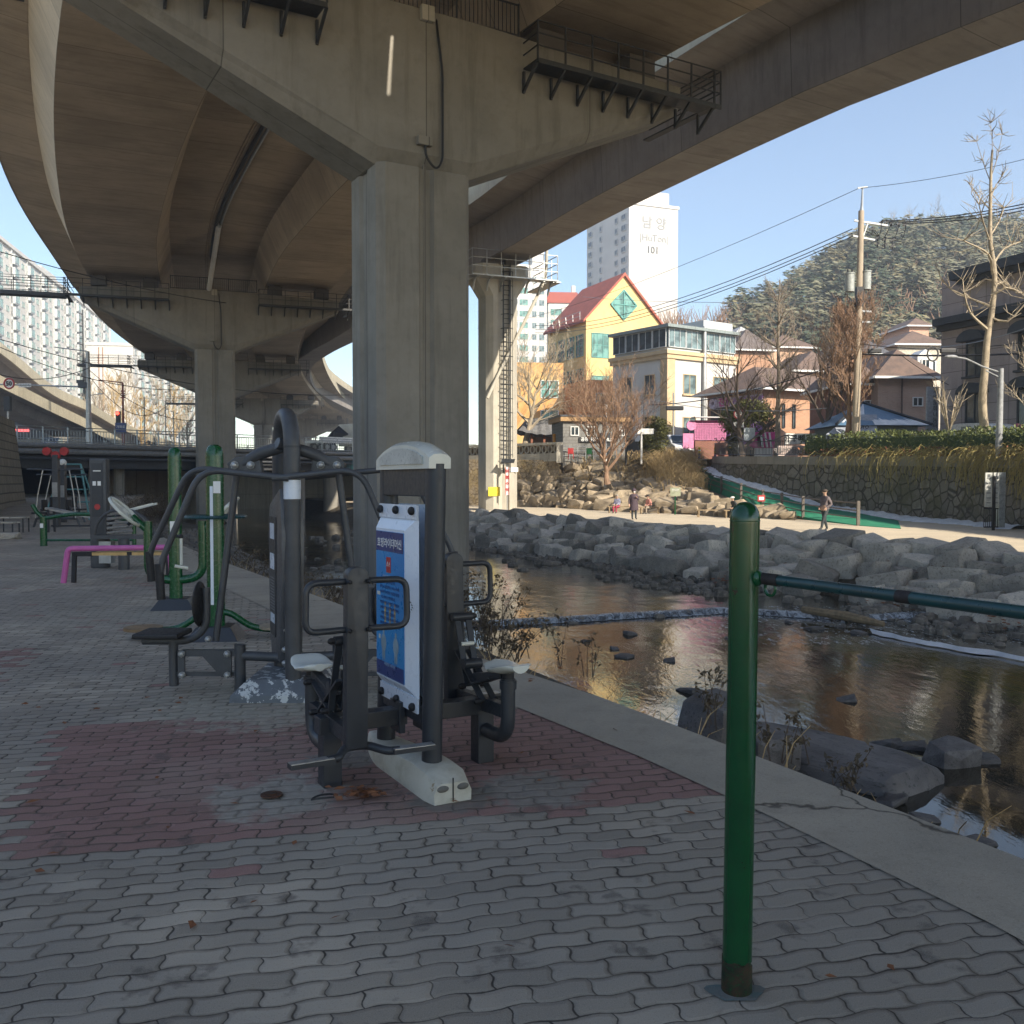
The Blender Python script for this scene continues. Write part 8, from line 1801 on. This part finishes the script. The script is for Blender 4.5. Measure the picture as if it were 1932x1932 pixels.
for s in (-1, 1):
    mb = MB(); mb.tube([(s*.33, 0, .98), (s*.52, 0, 1.16)], .045, 10); mb.build('wheel_arm', M('green'), t, smooth=True)
    rot = Matrix.Rotation(R(45)*s, 3, 'Y'); mb = MB(); c_ = Vector((s*.60, 0, 1.22)); mb.tube([c_+rot @ Vector((0, .24*math.sin(a), .24*math.cos(a))) for a in [i*math.pi/10 for i in range(20)]], .022, 8, closed=True)
    for k in range(3): a = k*2.1; mb.tube([c_, c_+rot @ Vector((0, .24*math.sin(a), .24*math.cos(a)))], .02, 6)
    mb.ell(c_, (.04, .07, .07), 10, 6, rot=rot); mb.ell(c_, (.012, .16, .16), 14, 6, rot=rot); mb.build('arm_wheel', M('whiteplastic'), t, smooth=True)
    mb = MB(); mb.cyl(c_+rot @ Vector((s*.03, .12, -.12)), c_+rot @ Vector((s*.12, .12, -.12)), .022, 8); mb.build('grip', M('rubber'), t, smooth=True)
t = thing('waist_twister', 'green post with ruler strip, hand ring and low round foot discs', 'exercise machine', (-3.02, 9.7, 0), R(6))
po_ = green_post(t, .09, 1.97); mb = MB(); mb.mm((-.035, -.082, .35), (-.005, -.078, 1.55)); mb.build('ruler_strip', M('boardwhite'), po_); mb = MB(); mb.mm((0, -.084, 1.48), (.07, -.079, 1.60)); mb.build('label', M('white'), po_)
mb = MB(); mb.tube([(.30*math.cos(a), .30*math.sin(a), 1.24) for a in [i*math.pi/12 for i in range(24)]], .017, 8, closed=True); mb.bar((-.3, 0, 1.24), (.3, 0, 1.24), .03, .03); mb.build('hand_ring', M('greendk'), t, smooth=True)
for s, xx in ((-1, .72), (1, .62)):
    mb = MB(); mb.tube(rounded([(0, 0, .27), (s*.14, 0, .26), (s*.36, 0, .10), (s*(xx-.05), 0, .08)], .12, 6), .033, 10); mb.build('foot_arm', M('green'), t, smooth=True)
    mb = MB(); mb.cyl((s*xx, 0, .095), (s*xx, 0, .125), .19, 24); mb.build('foot_disc', paint('worn_disc', (.26, .17, .09), .7) if s < 0 else paint('sand_disc', (.34, .28, .2), .7), t, smooth=True)
t = thing('hanging_grip', 'cream pendulum grip hanging from a small dark bracket by the green posts', 'exercise machine', (-4.03, 11.6, 0))
mb = MB(); mb.cyl((0, 0, .58), (0, 0, .92), .018, 8); mb.cyl((-.07, -.03, .57), (.07, .03, .54), .02, 8); mb.build('cream_grip', M('whiteplastic'), t, smooth=True); mb = MB(); mb.tube([(0, 0, .92), (-.18, .2, .94), (-.21, .4, .9)], .02, 6); mb.ell((0, 0, .93), (.03, .03, .03), 8, 5); mb.build('bracket', M('rubber'), t)
# --- pink bench
t = thing('stretch_bench', 'pink framed bench with yellow planks beyond the green posts', 'exercise bench', (-6.2, 15, 0), R(2))
mb = MB(); mb.tube(rounded([(-.86, 0, 0), (-.78, 0, .54), (.80, 0, .56), (.84, 0, .0)], .07, 5), .045, 10, flat=1); mb.build('frame', M('pink'), t, smooth=True)
mb = MB(); mb.mm((-.42, .02, .43), (.12, .34, .48)); mb.build('plank', M('wood'), t); mb = MB(); mb.mm((.2, .02, .43), (.7, .34, .48)); mb.build('plank', M('wood'), t)
mb = MB(); mb.bar((-.72, .05, 0), (-.70, .05, .48), .06, .06); mb.bar((-.72, .05, .46), (.78, .05, .46), .05, .05); mb.bar((.76, .05, 0), (.76, .05, .46), .06, .06); mb.build('black_underframe', M('rubber'), t)
# --- grey back massage machine with rollers
t = thing('roller_machine', 'grey back-roller machine with tall instruction column and arched roller guard', 'exercise machine', (-7.65, 17.6, 0))
mb = MB(); mb.mm((-.11, -.09, 0), (.20, .09, 2.02)); cl_ = mb.build('column', G_, t, bevel=.03); mb = MB(); mb.mm((-.06, -.098, .95), (.14, -.092, 1.93)); ib = mb.build('instruction_panel', M('steel'), cl_)
mb = MB(); mb.mm((-.04, -.102, 1.52), (.02, -.099, 1.60)); mb.mm((.05, -.102, 1.52), (.11, -.099, 1.60)); mb.mm((-.03, -.102, 1.78), (.11, -.099, 1.80)); mb.build('white_marks', M('white'), ib); mb = MB(); mb.cyl((.04, -.101, 1.13), (.04, -.098, 1.13), .055, 14); mb.build('red_mark', M('red'), ib)
for yy, rr in ((-.25, .50), (-.05, .46), (.12, .42)):
    mb = MB(); mb.tube([( .55+rr*math.cos(a), yy, .62+rr*.95*math.sin(a)) for a in [math.pi*i/14 for i in range(15)]], .03, 8); mb.build('guard_arch', G_, t, smooth=True)
mb = MB(); mb.mm((-.0, -.30, .55), (1.15, .15, .62)); mb.build('roller_tray', G_, t); 
for k in range(5):
    mb = MB(); mb.cyl((.28, -.25, .66+.085*k), (.60, .1, .68+.085*k), .028, 8); mb.build('roller', M('silver'), t, smooth=True)
mb = MB(); mb.cyl((.62, -.35, 0), (.62, -.35, .56), .10, 14); mb.build('leg', G_, t, smooth=True); mb = MB(); mb.mm((.1, -.2, .1), (.32, 0, .5)); mb.build('gearbox', M('galv'), t); mb = MB(); mb.mm((-.35, -.1, .22), (-.05, .05, .30)); mb.build('foot_pad', M('rubber'), t)
for s in (0, 1): mb = MB(); mb.bar((.35, .1+.2*s, 1.02), (.95, .2+.2*s, 1.18), .05, .04); mb.build('cream_arm', M('whiteplastic'), t)
# --- green sit-up bench
t = thing('sit_up_bench', 'green tubular sit-up bench with an upturned end at the left', 'exercise bench', (-11.6, 23.6, 0), R(3))
mb = MB(); mb.cyl((0, 0, 0), (0, 0, .72), .085, 12); mb.build('leg', M('green'), t, smooth=True); mb = MB(); mb.tube(spline([(-.26, 0, 1.02), (-.02, 0, .70), (.5, 0, .76), (1.1, 0, .78), (2.2, 0, .62)], .15), .05, 10); mb.build('top_rail', M('green'), t, smooth=True)
mb = MB(); mb.cyl((0, 0, .14), (2.2, 0, .14), .03, 8); mb.build('lower_rail', M('green'), t); mb = MB(); mb.cyl((2.2, 0, 0), (2.2, 0, .62), .05, 10); mb.build('leg', M('green'), t, smooth=True); mb = MB(); mb.mm((-.05, -.09, .45), (.03, -.083, .56)); mb.build('label', M('white'), t)
# --- far machines
def far_machine(label, u, Y, h, kind, vb=None):
    x = at(u, 908, Y).x; z = plaza_z(Y); t = thing('fitness_machine', label, 'exercise machine', (x, Y, z)); s = h/2.2
    mb = MB(); mb.mm((-.10, -.1, 0), (.10, .1, h)); mb.build('column', G_, t, bevel=.02)
    mb = MB(); mb.mm((-.09, -.12, h*.42), (.09, -.102, h*.62)); mb.build('panel', M('galv'), t)
    for sx in (-1, 1):
        mb = MB(); mb.tube(rounded([(0, 0, h*.78), (sx*.5, 0, h*.80), (sx*.95, -.1, h*.80)], .1), .03, 8); mb.build('handle_bar', G_, t, smooth=True)
        mb = MB(); mb.tube(rounded([(0, 0, .3), (sx*.7, 0, .3), (sx*.8, 0, 0)], .06), .04, 8); mb.build('side_leg', G_, t, smooth=True)
        mb = MB(); mb.mm((sx*.6-.18, -.2, .46), (sx*.6+.18, .2, .52)); mb.build('seat', M('rubber'), t); mb = MB(); mb.mm((sx*.42-.03, -.16, .56), (sx*.42+.03, .16, .95)); mb.build('backrest', M('rubber'), t); mb = MB(); mb.bar((sx*.6, 0, .3), (sx*.6, 0, .46), .06, .06); mb.bar((sx*.6, 0, .45), (sx*.42, 0, .75), .04, .04); mb.build('seat_post', G_, t)
        mb = MB(); mb.tube([(sx*.45, 0, h*.8), (sx*.62, -.05, h*.45), (sx*.7, -.1, .32)], .022, 6); mb.build('link_rod', M('galv'), t)
    if kind == 'red': mb = MB(); [mb.cyl((dx, -.06, h+dz), (dx, .06, h+dz), .15, 8) for dx, dz in ((-.3, .12), (0, -.02), (.3, .12))]; mb.build('red_pulleys', M('red'), t)
    if kind == 'white': mb = MB(); mb.ell((0, 0, h), (.14, .14, .14)); mb.build('white_cap', M('white'), t, smooth=True)
    return t
far_machine('grey weight machine topped with red pulley discs near the dark underpass', 106, 33, 2.5, 'red')
far_machine('grey machine with a round white cap, right of the red-topped one', 119, 36, 2.25, 'white')
t = thing('climbing_frame', 'teal and grey A-frame exercise rack behind the white-capped machine', 'exercise machine', (at(136, 908, 38).x, 38, plaza_z(38)))
mb = MB(); [mb.tube([(sx*.9, sy*.5, 0), (sx*.35, 0, 2.2)], .04, 8) for sx in (-1, 1) for sy in (-1, 1)]; [mb.cyl((-.35-.13*k, 0, 2.2-.5*k), (.35+.13*k, 0, 2.2-.5*k), .03, 8) for k in range(5)]; mb.build('frame', paint('teal_steel', (.12, .3, .3), .5), t)
t = thing('sit_up_board', 'low grey inclined board on dark legs in front of the climbing frame', 'exercise bench', (at(150, 908, 30).x, 30, 0)); mb = MB(); mb.bar((-1.0, 0, .75), (1.0, 0, .35), .45, .06); mb.build('board', M('galv'), t); mb = MB(); [mb.bar((x, y, 0), (x, y, h_), .05, .05) for x, h_ in ((-.9, .72), (.9, .36)) for y in (-.2, .2)]; mb.bar((-.9, 0, .2), (.9, 0, .2), .05, .05); mb.build('leg_frame', S_, t)
# --- stools and timber post at the left edge
for lb, x, y, h in (('nearer low pale-topped metal stool at the left edge', -14.35, 26.8, .46), ('farther low pale-topped metal stool by the block wall', -15.7, 30.0, .48)):
    t = thing('stool', lb, 'stool', (x, y, 0)); mb = MB(); mb.mm((-.42, -.2, h-.04), (.42, .2, h)); mb.build('seat', M('pale'), t)
    for sx in (-1, 1):
        for sy in (-1, 1): mb = MB(); mb.bar((sx*.4, sy*.18, 0), (sx*.4, sy*.18, h-.04), .03, .03); mb.build('leg', S_, t)
t = MB(); t.mm((-14.47-.09, 26.2, 0), (-14.47+.07, 26.35, 1.75)); tag(t.build('timber_post', M('oldwood'), bevel=.01), 'brown timber post at the left edge beside the stools', 'post')
o = tag(bpy.data.objects.new('stone_slab', BM['rock'][3]), 'flat broken stone slabs under the nearer stool', 'stone'); C.objects.link(o); o.location = (-14.2, 26.5, .08); o.scale = (.9, .5, .22)
# --- foreground green pull-up bar
gp_ = thing('pull_up_bar', 'green steel post carrying a dark horizontal pull-up bar, closest to the camera', 'pull-up bar', (.706, 2.95, 0))
gmat = paint('green_enamel_worn', (.002, .058, .018), .2, 0, (.0015, .046, .015), 4, .08, (.012, .02, .012), .6, ct=.645)
rustm = rough_mat('rusted_base', (.05, .03, .018), (.01, .02, .012), 22, .8, .8, .006, 4, (.01, .06, .02))
def gpost(x, y, par, lean=.010):
    n_ = 32; r = .0455; prof = [(r, .10), (r, 1.47), (r*1.0, 1.485), (r*.93, 1.506), (r*.72, 1.524), (r*.4, 1.534), (.002, 1.537)]
    mb = MB(); mb.loft([[Vector((x+lean*z+q*math.cos(2*math.pi*i/n_), y+q*math.sin(2*math.pi*i/n_), z)) for i in range(n_)] for q, z in prof]); o = mb.build('post', gmat, par, smooth=True)
    mb = MB(); mb.loft([[Vector((x+lean*z+q*math.cos(2*math.pi*i/n_), y+q*math.sin(2*math.pi*i/n_), z+(.035*noise.noise(Vector((math.cos(2*math.pi*i/n_)*1.4, math.sin(2*math.pi*i/n_)*1.4, x*3))) if z > .05 else 0))) for i in range(n_)] for q, z in ((r*1.05, 0), (r*1.03, .10))]); mb.build('rusted_base', rustm, o, smooth=True)
    mb = MB(); mb.tube([Vector((x+lean*1.478+(r+.0005)*math.cos(a), y+(r+.0005)*math.sin(a), 1.478)) for a in [i*math.pi/16 for i in range(32)]], .0012, 5, closed=True); mb.build('weld_ring', M('green'), o)
    return o
gpost(0, 0, gp_); gpost(.66, -1.24, gp_)
b0, b1_ = Vector((.058, -.02, 1.302)), Vector((.66, -1.19, 1.302)); bd = (b1_-b0).normalized()
mb = MB(); mb.cyl(b0+bd*.08, b1_-bd*.03, .0165, 20); mb.build('bar', M('greendk'), gp_, smooth=True)
mb = MB(); mb.cyl(b0+bd*.005, b0+bd*.085, .0185, 16); mb.cyl(b0+bd*.52, b0+bd*.565, .0172, 16); mb.build('dark_tape', paint('brown_tape', (.025, .02, .02), .7), gp_, smooth=True)
mb = MB(); mb.ell(b0-Vector((.012, 0, 0)), (.022, .03, .028), 12, 8); mb.build('socket', M('green'), gp_, smooth=True)
mb = MB(); cc_ = b0+bd*.045+Vector((0, 0, -.028)); mb.tube([cc_+bd*(.022*math.cos(a))+Vector((0, 0, .022*math.sin(a))) for a in [i*math.pi/8 for i in range(16)]], .005, 6, closed=True); mb.build('ring', M('green'), gp_, smooth=True)
# paint spill, patch and drain stub, strap
mb = MB(); cpt = Vector((.70, 2.93, .004)); mb.add([cpt]+[cpt+Vector((.085*math.cos(a)*(1+.25*math.sin(3*a)), .065*math.sin(a)*(1+.3*math.cos(2*a)), .0)) for a in [i*math.pi/10 for i in range(20)]], [(0, i, i % 20+1) for i in range(1, 21)]); tag(mb.build('paint_spill', rough_mat('teal_paint_spill', (.10, .15, .15), (.17, .165, .155), 14, .9)), 'faint teal paint spill round the foot of the green post', kind='stuff')
mb = MB(); c_ = gr(512, 1500, .01); mb.cyl(c_, c_+Vector((0, 0, .006)), .055, 18); mb.cyl(c_+Vector((0, 0, .006)), c_+Vector((0, 0, .012)), .028, 10); tag(mb.build('pipe_stub', rough_mat('rusty_iron', (.11, .05, .03), (.05, .03, .02), 20, .8)), 'small rusty iron disc in a mortar patch in the paving', 'iron disc')
mb = MB(); c_ = gr(612, 1508, .012); mb.tube([c_+Vector((.06*math.cos(a), .03*math.sin(a)+.02*math.cos(a), .004+.012*abs(math.sin(a)))) for a in [i*math.pi/10 for i in range(19)]], .005, 5); tag(mb.build('strap', M('rubber')), 'loop of black strap lying on the paving near the machine', 'strap')
# ================================================================== AIR
mb = MB(); mb.mm((-420, -75, -4.5), (420, 430, 130)); hz = mb.build('haze', bpy.data.materials.new('haze'))
hm_ = hz.data.materials[0]; hm_.use_nodes = True; hn = hm_.node_tree; hn.nodes.clear(); ho = hn.nodes.new('ShaderNodeOutputMaterial'); hv = hn.nodes.new('ShaderNodeVolumePrincipled')
hv.inputs['Color'].default_value = (.9, .93, 1, 1); hv.inputs['Density'].default_value = .0010; hv.inputs['Anisotropy'].default_value = .3; hn.links.new(hv.outputs[0], ho.inputs['Volume'])
tag(hz, 'thin bluish winter haze over the valley', kind='stuff')
